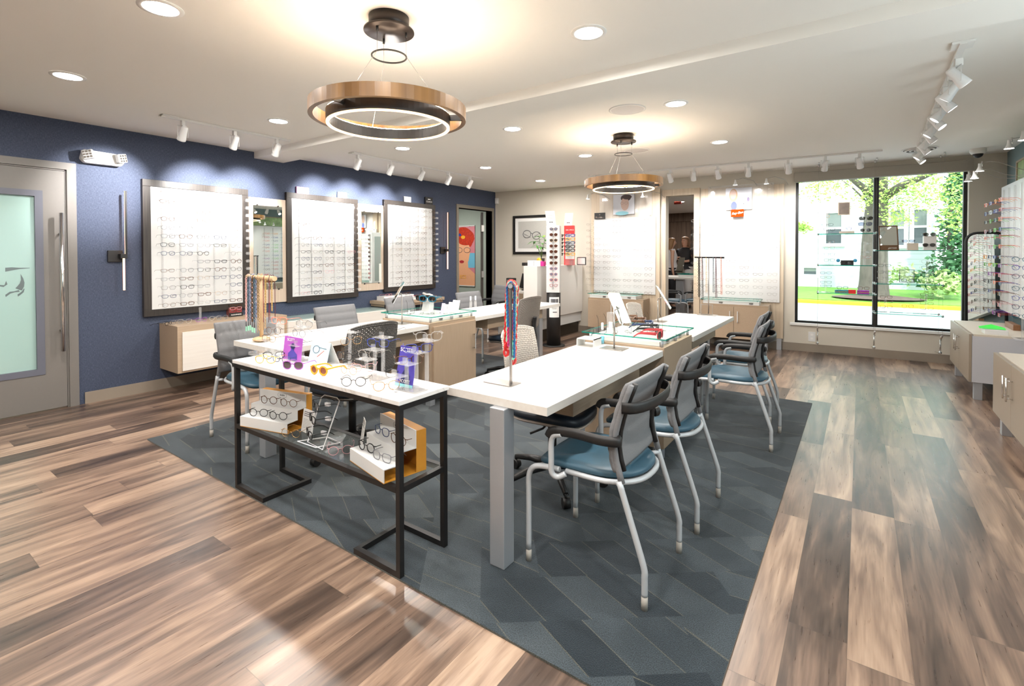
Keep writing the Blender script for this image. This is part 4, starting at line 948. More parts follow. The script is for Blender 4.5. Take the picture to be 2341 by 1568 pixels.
SHAPES = {'rect': (.051, .031, 3.6), 'square': (.050, .038, 3.2), 'round': (.046, .042, 2.0), 'panto': (.048, .040, 2.5), 'sport': (.062, .044, 2.8)}
def rim_pts(shape, sgn, n, r=0.0):
    w_, h_, e = SHAPES[shape]; c = sgn*(w_/2 + .0095); out = []
    for k in range(n):
        a = 2*PI*(k + .5)/n; cc, ss = math.cos(a), math.sin(a)
        y = (w_/2 - r)*math.copysign(abs(cc)**(2/e), cc); z = (h_/2 - r)*math.copysign(abs(ss)**(2/e), ss)
        if shape in ('rect', 'panto', 'square'): y *= 1.0 + .10*ss            # wider at the brow
        out.append((-.000 - .35*(c + y)**2*4, c + y, z))
    return out
def eyewear_parts(shape, r, hi=True, tl=.135):
    n, s_ = (24, 6) if hi else (14, 3); w_, h_, e = SHAPES[shape]
    fr = MB(); le = MB(); te = []
    for sg in (-1, 1):
        fr.tube(rim_pts(shape, sg, n), r, s_, closed=True); le.add(rim_pts(shape, sg, n, r*.3), [tuple(range(n))])
    zb = h_*.18; fr.tube([(.0, -.0105, zb*.7), (.0015, 0, zb + .002), (.0, .0105, zb*.7)], r*.95, s_)
    ho = w_ + .0095 + .0035
    xo = -1.4*ho*ho
    for sg in (-1, 1):
        fr.tube([(xo*.96, sg*(ho - .006), h_*.28), (xo - .002, sg*(ho + .0015), h_*.28), (xo - .006, sg*(ho + .003), h_*.27)], r*1.1, s_)
        k = tl/.135
        P = [(xo - .005, sg*(ho + .0028), h_*.27), (xo - .05*k, sg*(ho + .004), h_*.26), (xo - .092*k, sg*(ho + .002), h_*.20), (xo - .112*k, sg*(ho - .002), h_*.05), (xo - .135*k, sg*(ho - .006), -h_*.35)]
        if shape == 'sport' and hi: te.append(MB().tube(smooth_path(P, 3), [(.0105 - .0007*i_) if i_ < 9 else .0035 for i_ in range(13)], 8, flat=.28, up=(0, 0, 1)))
        else: te.append(MB().tube(smooth_path(P, 3) if hi else P, [r*.85]*(13 if hi else 5), s_ if hi else 3, flat=.6))
    return fr, le, te
GLM = {}
def eyewear_single(shape, colr, r, lens=None):
    """light copy for wall displays: one mesh"""
    key = (shape, colr, r, lens)
    if key in GLM: return GLM[key]
    fr, le, te = eyewear_parts(shape, r*1.45, False); m = MB()
    m.v = list(fr.v); m.f = list(fr.f); m.m = [0]*len(fr.f); m.sm = [False]*len(fr.f)
    for x, mi in ((te[0], 0), (te[1], 0), (le, 1)): m.add(x.v, x.f, mi)
    me = bpy.data.meshes.new('eyeglasses'); me.from_pydata([tuple(v) for v in m.v], [], m.f); me.materials.append(FRM[colr]); me.materials.append(lens or mLENS)
    me.polygons.foreach_set('material_index', m.m); me.update(); GLM[key] = me; return me
def small_glasses(shape, colr, r, loc, rot, label, group, lens=None, name='eyeglasses', cat='eyeglasses'):
    o = bpy.data.objects.new(name, eyewear_single(shape, colr, r, lens)); COL.objects.link(o); o.location = loc; o.rotation_euler = rot
    return tag(o, label, cat, group)
BIG = {}
def big_glasses(shape, colr, r, loc, rot, label, lens=None, name='eyeglasses', cat='eyeglasses', group=None, tl=.135, s=1.0):
    key = (shape, colr, r, lens, tl)
    if key in BIG: t = dup(BIG[key], loc, None, label, group, rot)
    else:
        t = thing(name, label, cat, loc, 0, group); t.rotation_euler = rot; fr, le, te = eyewear_parts(shape, r, True, tl)
        fr.build('rim', FRM[colr], t, local=True, recalc=False)
        for sg in (-1, 1): MB().add(rim_pts(shape, sg, 24, r*.3), [tuple(range(24))]).build('lens', lens or mLENS, t, local=True, recalc=False)
        for x in te: x.build('temple', FRM[colr], t, local=True, recalc=False)
        BIG[key] = t
    t.scale = (s, s, s); t.name = name; t['label'] = label; t['category'] = cat
    return t
CNAME = {'black': 'black', 'tortoise': 'tortoiseshell', 'brown': 'brown', 'grey': 'grey', 'clear': 'pale clear', 'red': 'red', 'blue': 'blue', 'gold': 'thin gold', 'silver': 'thin silver', 'pink': 'pink', 'navy': 'navy', 'orange': 'orange', 'coral': 'coral', 'teal': 'teal', 'green': 'green', 'purple': 'purple', 'yellow': 'yellow'}
RG = random.Random(11)
PALW = [('black', .0013), ('black', .0018), ('black', .0015), ('navy', .0015), ('tortoise', .0018), ('tortoise', .0016), ('brown', .0013), ('grey', .0013), ('clear', .0014), ('silver', .0009), ('gold', .0009), ('pink', .0012), ('navy', .0014), ('grey', .001), ('brown', .0011), ('silver', .001)]
def pick(): c, r = RG.choice(PALW); return RG.choice(['rect', 'rect', 'square', 'panto', 'round']), c, r
# ---- framed boards on the navy wall
def framed_board(label, y0, y1, z0, z1, fw=.068):
    t = thing('wall_display_board', label, 'display board', (.0, (y0 + y1)/2, z0))
    for a in ((y0, y1, z1 - fw, z1), (y0, y1, z0, z0 + fw), (y0, y0 + fw, z0 + fw, z1 - fw), (y1 - fw, y1, z0 + fw, z1 - fw)):
        MB().box(0, .045, *a).build('frame_rail', mDKFRAME, t, bevel=.002)
    MB().box(0, .036, y0 + fw, y1 - fw, z0 + fw, z1 - fw).build('white_board', mBOARD, t)
    return t
BW = [('leftmost', 1.875, 2.905, .755, 2.125), ('middle', 3.372, 4.43, .775, 2.145), ('rightmost', 4.90, 5.98, .81, 2.19)]
STUFF = MB()
def stuff_glasses(shape, colr, r, M_):
    fr, le, te = eyewear_parts(shape, r*1.1, False); mi = {'black': 0, 'navy': 0, 'tortoise': 1, 'brown': 1, 'red': 1, 'gold': 2, 'pink': 2, 'clear': 3, 'grey': 4, 'silver': 4}[colr]
    for x in (fr, te[0], te[1]): STUFF.add([M_ @ Vector(v) for v in x.v], x.f, mi)
for bi, (nm, y0, y1, z0, z1) in enumerate(BW):
    t = framed_board('%s dark-framed white display board on the navy wall' % nm, y0, y1, z0, z1)
    nc = 5; r0 = z1 - .135; dz = (z1 - z0 - .25)/13
    for c in range(nc + 1):
        yc = y0 + .165 + c*(y1 - y0 - .21)/nc
        if c < nc: MB().box(.036, .050, yc - .006, yc + .006, z0 + .085, z1 - .085).build('acrylic_rod', mACRYL, t)
        for r_ in range(14):
            z = r0 - r_*dz
            if c == nc:
                MB().box(.045, .125, yc - .001, yc + .004, z - .004, z + .004).box(.115, .135, yc - .02, yc + .02, z - .016, z + .016).build('acrylic_peg', mACRYL, t); continue
            if RG.random() < (.04 if r_ > 3 else .12): continue
            sh, co, rr = pick(); rz = RG.uniform(-.1, .1)
            if r_ < 3 and co in ('black', 'navy'): co, rr = 'grey', .001  # top rows: spotlight wash put into the colour, dark rims become grey
            if bi < 2:
                small_glasses(sh, co, rr, (.185, yc + RG.uniform(-.006, .006), z), (0, RG.uniform(-.05, .08), rz), '%s eyeglasses in the %s row, %s column of the %s wall board' % (CNAME[co], ORD[r_], ORD[c], nm), 'eyeglasses on the wall boards')
            else: stuff_glasses(sh, co, rr, Matrix.Translation((.185, yc, z)) @ Matrix.Rotation(rz, 4, 'Z'))
# back wall boards (stuff)
for (b_, nr, nc) in ((B1, 13, 6), (B2, 14, 6)):
    (ua, za), (ub, zb) = b_; ua = min(ua, ub) if ua < ub else ua
    for r_ in range(nr):
        for c in range(nc):
            if RG.random() < .06 or (b_ is B2 and r_ == 0 and c > 1): continue
            u = b_[0][0] + (b_[1][0] - b_[0][0])*(c + .5)/nc; z = b_[0][1] - .06 + (b_[1][1] - b_[0][1] + .09)*r_/(nr - 1); sh, co, rr = pick()
            stuff_glasses(sh, co, rr*.9, Matrix.Translation(TW((u, .19, z))) @ Matrix.Rotation(-PI/2 + AW, 4, 'Z'))
for (b_, nc) in ((B1, 1), (B2, 1)):
    for r_ in range(12):
        z = b_[0][1] - .10 + (b_[1][1] - b_[0][1] + .12)*r_/11; u = b_[0][0] - .055
        stuff_glasses('rect', ('grey', 'tortoise')[r_ % 2], .001, Matrix.Translation(TW((u, .14, z))) @ Matrix.Rotation(-PI/2 + AW, 4, 'Z'))
tag(STUFF.build('eyeglasses', [FRM['black'], FRM['tortoise'], FRM['gold'], FRM['clear'], FRM['silver']], recalc=False), 'rows of small eyeglasses on the rightmost navy-wall board and the two back wall boards', 'eyeglasses', 'eyeglasses on the far boards', 'stuff')
# ---- mirrors between the boards
mPANEL = wood_mat('birch_mirror_panel', (.47, .37, .28), (.58, .47, .37), 'z', .7, .5)
for k, (y0, y1, z0, z1, g0, g1, h0, h1) in enumerate(((2.925, 3.372, .79, 2.045, 2.968, 3.322, .955, 1.955), (4.43, 4.90, .85, 2.095, 4.50, 4.855, .955, 1.985))):
    t = thing('wall_mirror', 'tall mirror on a birch panel between the %s wall boards' % ('leftmost and middle', 'middle and rightmost')[k], 'mirror', (0, (y0 + y1)/2, z0))
    MB().box(0, .022, y0, y1, z0, z1).build('backing_panel', mPANEL, t); MB().box(.022, .028, g0, g1, h0, h1).build('mirror_glass', mMIRROR, t)
    for yy in (g0 + .05, g1 - .05):
        for zz in (h0 - .004, h1 + .004): MB().cyl((.022, yy, zz), (.034, yy, zz), .009, n=10).build('clip', mBLACK, t)
# ---- little signs on top of the boards
def sign(name, label, y, z, w_, h_, m, x=.02, th=.02):
    t = thing(name, label, 'sign', (x, y, z)); MB().box(x - th/2, x + th/2, y - w_/2, y + w_/2, z, z + h_).build('plaque', m, t, bevel=.001); return t
mPINK = mat('pink_pattern', (.62, .18, .42), .4, noise=.7, nscale=60)
s1 = sign('brand_sign', 'pink patterned sign block on top of the middle wall board', 3.60, 2.145, .17, .085, mPINK)
MB().box(.0305, .0312, 3.555, 3.635, 2.183, 2.191).build('white_bar', mPAPER, s1)
sign('brand_sign', 'plain white sign block on top of the middle wall board', 4.19, 2.145, .14, .08, mWHITE); sign('brand_sign', 'plain white sign block on top of the rightmost wall board', 5.38, 2.19, .14, .085, mWHITE)
s1 = sign('brand_sign', 'black sign block with white lettering on top of the rightmost wall board', 5.85, 2.19, .17, .12, mBLACKP)
text_mesh('sign_text', 'COACH', .036, (.0312, 5.85, 2.235), face_to((1, 0, 0)), mPAPER, s1); MB().box(.0305, .0312, 5.82, 5.88, 2.268, 2.282).build('emblem', mPAPER, s1)
# ---- back wall pictures and signs
def W3(px, py, v): u, z = PW(px, py, v); return u, z
def wall_plate(t, name, m, u0, u1, v0, v1_, z0, z1, bevel=.0): return MB(TW).box(u0, u1, v0, v1_, z0, z1).build(name, m, t, bevel=bevel)
(a, za), (c, zc) = W3(1173, 494, .02), W3(1264, 581, .02)
t = thing('framed_picture', 'black-framed drawing of eyeglasses on the beige wall behind the plant', 'picture', TW(((a + c)/2, .02, zc)))
f_ = .045
for q in ((a, c, 0, .03, za - f_, za), (a, c, 0, .03, zc, zc + f_), (a, a + f_, 0, .03, zc + f_, za - f_), (c - f_, c, 0, .03, zc + f_, za - f_)): wall_plate(t, 'frame_rail', mBLACK, *q)
wall_plate(t, 'mat_board', mPAPER, a + f_, c - f_, 0, .012, zc + f_, za - f_); mm = .09
wall_plate(t, 'print', mat('grey_print', (.50, .49, .46), .7, noise=.05), a + mm + .02, c - mm - .02, .012, .014, zc + mm + .02, za - mm - .02)
um, zm = (a + c)/2 - .02, (za + zc)/2; gd = MB(TW)
for sg in (-1, 1): gd.tube([(um + sg*.10 + .085*math.cos(2*PI*k/20), .018, zm + .07*math.sin(2*PI*k/20) - .015*sg) for k in range(20)], .005, 5, closed=True); gd.tube([(um + sg*.18, .018, zm + .03), (um + sg*.02, .018, zm - .05)], .003, 4)
gd.tube([(um - .025, .018, zm + .02), (um, .018, zm + .03), (um + .025, .018, zm + .015)], .005, 5); gd.build('eyeglasses_drawing', mINK, t)
# portraits on clear panels
mSKIN = mat('skin', (.62, .36, .25), .5, noise=.04); mSKINP = mat('skin_pale_print', (.46, .33, .28), .6); mHAIRD = mat('dark_hair', (.05, .03, .03), .6, noise=.3, nscale=90, stretch=(1, 1, .1))
def portrait(label, px0, py0, px1, py1, kind):
    (a, za), (c, zc) = W3(px0, py0, .13), W3(px1, py1, .13); w_, h_ = c - a, za - zc
    t = thing('portrait_print', label, 'picture', TW(((a + c)/2, .12, zc)))
    MB(TW).box(a, c, .115, .13, zc, za).build('print', mat('pale_print', (.50, .51, .55), .5, noise=.02), t)
    MB(TW).box(a - .25, c + .28, .100, .106, zc - .06, za + .05).build('clear_backer', mACRYL, t)
    for u in (a - .22, c + .25):
        for z in (zc - .035, za + .03): MB(TW).cyl((u, .06, z), (u, .115, z), .008, n=8).build('standoff', mSTEEL, t)
    def ell(cu, cz, ru, rz, v, m, nm): MB(TW).add([(a + w_*(cu + ru*math.cos(2*PI*k/24)), v, zc + h_*(cz + rz*math.sin(2*PI*k/24))) for k in range(24)], [tuple(range(24))]).build(nm, m, t)
    if kind == 0:
        ell(.60, .82, .24, .17, .1305, mHAIRD, 'hair'); ell(.56, .52, .19, .33, .131, mSKINP, 'face'); ell(.66, .86, .22, .12, .1313, mHAIRD, 'fringe'); ell(.42, .06, .32, .10, .1315, mat('teal_print', (.20, .42, .48), .6), 'collar')
        gd = MB(TW)
        for sg in (-1, 1): gd.tube([(a + w_*(.52 + sg*.10 + .07*math.cos(2*PI*k/14)), .1325, zc + h_*(.56 + .06*math.sin(2*PI*k/14))) for k in range(14)], .0015, 4, closed=True)
        gd.build('printed_glasses', mINK, t)
    else:
        mh = mat('fair_hair_print', (.42, .26, .15), .6)
        ell(.30, .66, .16, .30, .1303, mh, 'hair'); ell(.29, .70, .12, .22, .131, mSKINP, 'face'); ell(.32, .18, .12, .20, .1305, mat('blue_print', (.06, .08, .22), .6), 'top'); ell(.70, .34, .18, .20, .1303, mat('white_fur_print', (.62, .52, .52), .6), 'dog'); ell(.69, .26, .03, .03, .131, mINK, 'dog_nose')
        ell(.86, .45, .05, .1, .131, mat('grey_print_b', (.15, .12, .2), .6), 'dog_ear')
    return t
portrait('printed portrait of a dark-haired man in glasses on a clear panel', 1402, 446, 1450, 489, 0)
portrait('washed-out printed portrait of a fair girl beside a dog on a clear panel', 1659, 431, 1719, 478, 1)
(a, za), (c, zc) = W3(1671, 479, .15), W3(1700, 495, .15)
t = thing('brand_sign', 'orange sign with white script lettering above the board beside the window', 'sign', TW(((a + c)/2, .14, zc)))
MB(TW).box(a, c, .135, .15, zc, za).build('plaque', mat('orange_sign', (.42, .030, .0), .7, spec=.05), t)
text_mesh('sign_text', 'Ray-Ban', .047, TW(((a + c)/2, .1515, (za + zc)/2)), Matrix.Rotation(.14, 3, Vector((-sA, cA, 0))).inverted() @ face_to((sA, -cA, 0)), mPAPER, t, shear=.35)
(a, za), (c, zc) = W3(1359, 487, .11), W3(1383, 500, .11)
t = thing('brand_sign', 'small black sign at the top left corner of the board under the far chandelier', 'sign', TW(((a + c)/2, .1, zc)))
MB(TW).box(a, c, .09, .11, zc, za).build('plaque', mBLACKP, t); mDULL = mat('dull_bronze_print', (.16, .12, .10), .6); MB(TW).box(a + .02, c - .03, .1105, .1115, zc + .018, zc + .026).box(a + .02, a + .045, .1105, .1115, zc + .026, zc + .042).box((a + c)/2 - .01, (a + c)/2 + .035, .1105, .1115, zc + .026, zc + .036).build('illegible_print', mDULL, t); MB(TW).ball(((a + c)/2, .11, zc + (za - zc)*.68), .012, 8, sc=(1, .2, 1)).build('emblem', mDULL, t)
# outlet
(a, za), (c, zc) = W3(1848, 758, .004), W3(1864, 781, .004)
t = thing('wall_outlet', 'white double wall outlet under the left end of the window sill', 'outlet', TW(((a + c)/2, .004, zc)))
MB(TW).box(a, c, 0, .006, zc, za).build('cover_plate', mWHITE, t, bevel=.002)
for q in (.3, .7): MB(TW).box((a + c)/2 - .016, (a + c)/2 + .016, .006, .009, zc + (za - zc)*q - .014, zc + (za - zc)*q + .014).build('socket', mWHITEM, t)

# ---- window display shelves hung on cables
VS = .30
def ush(px, v=VS): return PW(px, 600, v)[0]
cables = [ush(1870), ush(2000), ush(2152)]
for k, u in enumerate(cables):
    t = thing('shelf_cable', '%s pair of thin steel cables holding the window shelves' % ('left', 'middle', 'right')[k], 'cable', TW((u, VS, .16)))
    for dv in (-.11, .11): MB(TW).cyl((u, VS + dv, .39), (u, VS + dv, CEIL), .0010, n=6).build('cable', mSTEEL, t); MB(TW).cyl((u, VS + dv, CEIL - .03), (u, VS + dv, CEIL), .010, n=10).build('ceiling_anchor', mCHROME, t)
    MB(TW).tube([(u, VS + .11, .40), (u, VS + .02, .345), (u + .01, VS - .02, .33)], .010, 8).build('turnbuckle', mCHROME, t); MB(TW).cyl((u, VS, .33), (u, VS - .0, .20), .008, n=8).build('rod', mCHROME, t); MB(TW).ball((u, VS, .175), .018, 12).build('knob', mCHROME, t)
    MB(TW).cyl((u, VS, .17), (u, .01, .14), .005, n=8).build('stay', mCHROME, t)
SH = {}
def shelf(key, label, k0, z):
    u0, u1 = cables[k0] - .01, cables[k0 + 1] + .01
    t = thing('glass_shelf', label, 'shelf', TW(((u0 + u1)/2, VS, z - .008)))
    g = MB(TW).box(u0, u1, VS - .13, VS + .13, z - .008, z); g.m = [0, 0, 1, 1, 1, 1]; g.build('glass', [mGLASS, mGLASSE], t)
    for u in (u0 + .01, u1 - .01):
        for dv in (-.11, .11): MB(TW).cyl((u, VS + dv, z - .015), (u, VS + dv, z + .012), .010, n=10).build('clamp', mCHROME, t)
    SH[key] = z
zz = lambda px, py: PW(px, py, VS)[1]
shelf('L1', 'top glass shelf hanging in the left half of the window', 0, zz(1930, 534)); shelf('L2', 'middle glass shelf hanging in the left half of the window', 0, zz(1930, 606)); shelf('L3', 'bottom glass shelf hanging in the left half of the window', 0, zz(1930, 670))
shelf('R1', 'top glass shelf hanging in the right half of the window', 1, zz(2075, 572)); shelf('R2', 'middle glass shelf hanging in the right half of the window', 1, zz(2075, 649)); shelf('R3', 'bottom glass shelf hanging in the right half of the window', 1, zz(2075, 717))
WPL = {'L1': 'the top left window shelf', 'L2': 'the middle left window shelf', 'L3': 'the bottom left window shelf', 'R1': 'the top right window shelf', 'R2': 'the middle right window shelf', 'R3': 'the bottom right window shelf'}
def wglass(px, py, sh, co, r, key, extra, lens=None, v=VS + .05, **kw):
    u, z = PW(px, py, v); small_glasses(sh, co, r, TW((u, v, z)), (0, 0, -PI/2 + AW), '%s %s %s' % (CNAME[co], extra, WPL[key]), 'eyewear on the window shelves', lens, **kw)
SG = dict(name='sunglasses', cat='sunglasses')
wglass(1883, 487, 'rect', 'tortoise', .0012, 'L1', 'eyeglasses at the top of the left stack on'); wglass(1884, 495, 'rect', 'gold', .0012, 'L1', 'eyeglasses second in the left stack on'); wglass(1892, 514, 'rect', 'black', .0011, 'L1', 'eyeglasses third in the left stack on'); wglass(1896, 524, 'square', 'black', .0016, 'L1', 'eyeglasses lowest in the left stack on')
wglass(1934, 523, 'panto', 'purple', .0014, 'L1', 'eyeglasses on a white block on')
wglass(1980, 499, 'sport', 'black', .0014, 'L1', 'sunglasses topmost beside the mullion on', mSUNL, **SG); wglass(1978, 512, 'sport', 'navy', .0014, 'L1', 'sunglasses second beside the mullion on', mSUNG, **SG); wglass(1979, 526, 'round', 'grey', .0013, 'L1', 'sunglasses lowest beside the mullion on', mSUNL, **SG)
for py, co, pos in ((553, 'tortoise', 'topmost'), (567, 'silver', 'second'), (582, 'grey', 'third'), (595, 'brown', 'lowest')): wglass(1896, py, 'panto', co, .001, 'L2', 'eyeglasses %s in the left stack on' % pos)
wglass(1935, 601, 'square', 'black', .0018, 'L2', 'eyeglasses before the black case on')
for py, co, pos in ((557, 'clear', 'topmost'), (576, 'silver', 'second'), (588, 'pink', 'third')): wglass(1977, py, 'rect', co, .001, 'L2', 'eyeglasses %s beside the mullion on' % pos)
for py, co, pos in ((624, 'black', 'topmost'), (634, 'grey', 'second'), (645, 'navy', 'third'), (654, 'teal', 'lowest')): wglass(1888, py, 'rect', co, .0011, 'L3', 'eyeglasses %s in the left stack on' % pos)
wglass(1926, 658, 'panto', 'black', .0014, 'L3', 'eyeglasses standing on the teal case on'); wglass(1974, 659, 'square', 'brown', .0016, 'L3', 'eyeglasses standing on the purple case on')
wglass(2077, 551, 'rect', 'black', .0014, 'R1', 'sunglasses on the beige block on', mSUNG, **SG); wglass(2125, 536, 'panto', 'tortoise', .0016, 'R1', 'sunglasses on the tall white block on', mSUNL, **SG); wglass(2124, 560, 'panto', 'black', .0014, 'R1', 'sunglasses in front of the tall block on', mSUNL, **SG)
for py, co, pos in ((607, 'black', 'topmost'), (622, 'grey', 'second'), (636, 'silver', 'lowest')): wglass(2022, py, 'rect', co, .001, 'R2', 'eyeglasses %s on the left riser of' % pos)
for py, co, pos in ((598, 'clear', 'topmost'), (612, 'black', 'second'), (625, 'silver', 'third'), (640, 'navy', 'lowest')): wglass(2121, py, 'panto', co, .0012, 'R2', 'eyeglasses %s on the right riser of' % pos)
wglass(2075, 641, 'rect', 'black', .0018, 'R2', 'eyeglasses before the clear picture frame on')
for py, co, pos in ((679, 'tortoise', 'topmost'), (690, 'brown', 'second'), (701, 'black', 'lowest')): wglass(2026, py, 'rect', co, .0013, 'R3', 'eyeglasses %s in the left stack on' % pos)
wglass(2075, 700, 'round', 'black', .0014, 'R3', 'eyeglasses in the centre of')
for py, co, pos in ((674, 'tortoise', 'topmost'), (684, 'brown', 'second'), (694, 'gold', 'third'), (705, 'grey', 'lowest')): wglass(2119, py, 'rect', co, .0013, 'R3', 'eyeglasses %s in the right stack on' % pos)
def riser(u, z0, z1, label):
    t = thing('acrylic_riser', label, 'display stand', TW((u, VS - .02, z0)))
    MB(TW).box(u - .012, u + .012, VS - .04, VS - .016, z0, z1).build('post', mACRYL, t); MB(TW).box(u - .05, u + .05, VS - .08, VS + .04, z0, z0 + .006).build('base', mACRYL, t)
for px, key, top, pos in ((1890, 'L1', 486, 'left'), (1980, 'L1', 498, 'right'), (1896, 'L2', 552, 'left'), (1977, 'L2', 552, 'right'), (1888, 'L3', 622, 'left'), (2022, 'R2', 600, 'left'), (2121, 'R2', 594, 'right'), (2026, 'R3', 678, 'left'), (2119, 'R3', 672, 'right')):
    riser(ush(px), SH[key], PW(px, top, VS)[1], 'clear acrylic riser at the %s of %s' % (pos, WPL[key]))
def wblock(name, label, cat, px0, px1, ptop, key, m, dv=.05, v=VS - .02):
    a, c = PW(px0, 600, v)[0], PW(px1, 600, v)[0]; z1 = PW(px0, ptop, v)[1]
    t = thing(name, label, cat, TW(((a + c)/2, v, SH[key]))); MB(TW).box(a, c, v - dv, v + dv, SH[key], z1).build('body', m, t, bevel=.001); return t, a, c, z1
mCREAM = mat('cream_block', (.70, .62, .52), .6, noise=.02)
wblock('display_block', 'low cream block under purple glasses on the top left window shelf', 'display block', 1918, 1952, 529, 'L1', mCREAM); wblock('display_block', 'beige cube beside the wooden mirror on the top right window shelf', 'display block', 2073, 2098, 556, 'R1', mCREAM, .035); wblock('display_block', 'tall white cube at the right of the top right window shelf', 'display block', 2110, 2139, 540, 'R1', mWHITEM, .04)
for px0, px1, col, lab, tx in ((1909, 1940, (.02, .22, .30), 'teal printed eyeglass case box with yellow lettering on the bottom left window shelf', 'La Eyeworks'), (1940, 1957, (.75, .02, .02), 'red eyeglass case box between the teal and purple ones', ''), (1960, 1987, (.30, .02, .38), 'purple and yellow eyeglass case box on the bottom left window shelf', 'l.a.Eyeworks')):
    t, a, c, z1 = wblock('case_box', lab, 'box', px0, px1, 662 if px0 < 1950 else 663, 'L3', mat('case_' + lab.split()[0], col, .4, noise=.05), .03, VS + .04)
    if tx: text_mesh('lettering', tx, .026, TW(((a + c)/2, VS + .0715, (SH['L3'] + z1)/2)), face_to((sA, -cA, 0)), FRM['yellow'], t)
t, a, c, z1 = wblock('glasses_case', 'open black glasses case on the middle left window shelf', 'case', 1922, 1951, 595, 'L2', mBLACKP, .035); 
for sg, px in ((-1, 1916), (1, 1955)): MB(TW).ball((ush(px), VS, SH['L2'] + .06), .022, 12, sc=(1, .3, 1)).build('blue_disc', mat('sky_blue_disc', (.05, .35, .62), .4), t)
# framed things in the window
def frame_obj(name, label, cat, P4, v, th, fw, mf, mc, key):
    (px0, py0), (px1, py1) = P4; a, za = PW(px0, py0, v); c, zc = PW(px1, py1, v)
    t = thing(name, label, cat, TW(((a + c)/2, v, zc)))
    for q in ((a, c, v, v + th, za - fw, za), (a, c, v, v + th, zc, zc + fw), (a, a + fw, v, v + th, zc + fw, za - fw), (c - fw, c, v, v + th, zc + fw, za - fw)): MB(TW).box(*q).build('frame_rail', mf, t)
    MB(TW).box(a + fw, c - fw, v + .002, v + .006, zc + fw, za - fw).build('panel', mc, t); return t, a, c, za, zc
t, a, c, za, zc = frame_obj('photo_stand', 'small wood-framed grey picture on a slim stand above the top left window shelf', 'picture', ((1916, 463), (1943, 491)), VS - .03, .015, .01, mat('pale_wood', (.62, .52, .40), .5), mat('grey_brown_print', (.24, .19, .16), .5, noise=.4, nscale=15), 'L1')
MB(TW).box((a + c)/2 - .008, (a + c)/2 + .008, VS - .03, VS - .015, SH['L1'], zc).build('stand', mACRYL, t)
v_ = VS + .0; a, za = PW(2009, 516, v_); c, zc = PW(2053, 571, v_); zc = SH['R1']
t = thing('tabletop_mirror', 'tilted brown wood mirror with lettering on the top right window shelf', 'mirror', TW(((a + c)/2, v_, zc)))
mBW = mat('walnut', (.13, .06, .02), .4, noise=.2)
def tiltT(p):       # leans back
    u, v, z = p; h_ = z - zc; return TW((u + .01*(1 - h_/(za - zc)), v - .22*h_, z))
MB(tiltT).box(a, c, v_, v_ + .012, zc, zc + .065).box(a, a + .012, v_, v_ + .012, zc, za).box(c - .012, c, v_, v_ + .012, zc, za).box(a, c, v_, v_ + .012, za - .012, za).build('frame', mBW, t); MB(tiltT).box(a + .012, c - .012, v_ + .002, v_ + .007, zc + .065, za - .012).build('mirror_glass', mMIRROR, t)
text_mesh('lettering', 'garrett', .03, TW(((a + c)/2 + .04, v_ + .0135, zc + .03)), face_to((sA, -cA, 0)), mPAPER, t, shear=.3)
frame_obj('clear_picture_frame', 'empty clear picture frame on the middle right window shelf', 'picture frame', ((2056, 616), (2090, 646)), VS - .02, .012, .005, mINK, mACRYL, 'R2')

# ---- right-hand wall rack
XB = 7.13
t = thing('wall_rack', 'white wall rack of colourful eyeglasses at the right edge', 'display rack', (XB + .05, 6.7, .8))
MB().box(XB, XB + .06, 5.35, 7.75, .74, 2.12).build('white_panel', mBOARD, t)
ycols = (7.60, 7.36, 7.12, 6.88); rz0 = [PX(2245, py, 6.95).z for py in (470, 490, 509, 530, 545, 565, 587, 604, 624, 641, 662, 685, 706)]
RC = ['red', 'tortoise', 'blue', 'orange', 'black', 'clear', 'pink', 'navy', 'green', 'coral', 'silver', 'purple', 'black']
cn = 0
for r_, z in enumerate(rz0):
    for c, y in enumerate(ycols):
        co = RG.choice(RC); z_ = 1.38 + (z - 1.38)*1.0; sh = RG.choice(['rect', 'panto', 'square'])
        if cn >= 52: break
        small_glasses(sh, co, .0017, (XB - .155, y + RG.uniform(-.01, .01), z_), (0, .04, PI + RG.uniform(-.06, .06)), '%s eyeglasses in the %s row, %s column of the right-hand wall rack' % (CNAME[co], ORD[r_], ORD[c]), 'eyeglasses on the right-hand rack'); cn += 1
for c, y in enumerate(ycols): MB().box(XB - .012, XB, y - .006, y + .006, .76, 2.08).build('acrylic_rod', mACRYL, t)
for r_, py in enumerate((593, 612, 632, 660, 682, 702, 722)):
    p = PY(2334, py, 6.05); small_glasses('round', ('teal', 'blue', 'navy')[r_ % 3], .0014, tuple(p), (0, 0, -PI/2 - .35), '%s round eyeglasses, %s from the top at the extreme right edge' % (CNAME[('teal', 'blue', 'navy')[r_ % 3]], ORD[r_]), 'eyeglasses on the right-hand rack')
post = PY(2337, 650, 6.10)
t = thing('rod_stand', 'slim clear rod carrying round glasses at the extreme right edge', 'display stand', (post.x, 6.12, .62)); MB().cyl((post.x + .01, 6.12, .62), (post.x + .01, 6.12, 1.5), .008, n=8).build('rod', mACRYL, t); MB().box(post.x - .05, post.x + .07, 6.06, 6.18, .62, .63).build('base', mACRYL, t)
t = thing('wood_block', 'brown wooden block on the cabinet ledge at the right edge', 'block', (7.03, 6.55, .62)); a = PZ(2297, 737, .66); MB().box(a.x - .0, 7.12, a.y - .35, a.y, .62, .675).build('block', mat('walnut_block', (.22, .10, .045), .4, noise=.3, stretch=(30, 2, 30), nscale=3), t, bevel=.002)
q = PZ(2259, 765, .62)
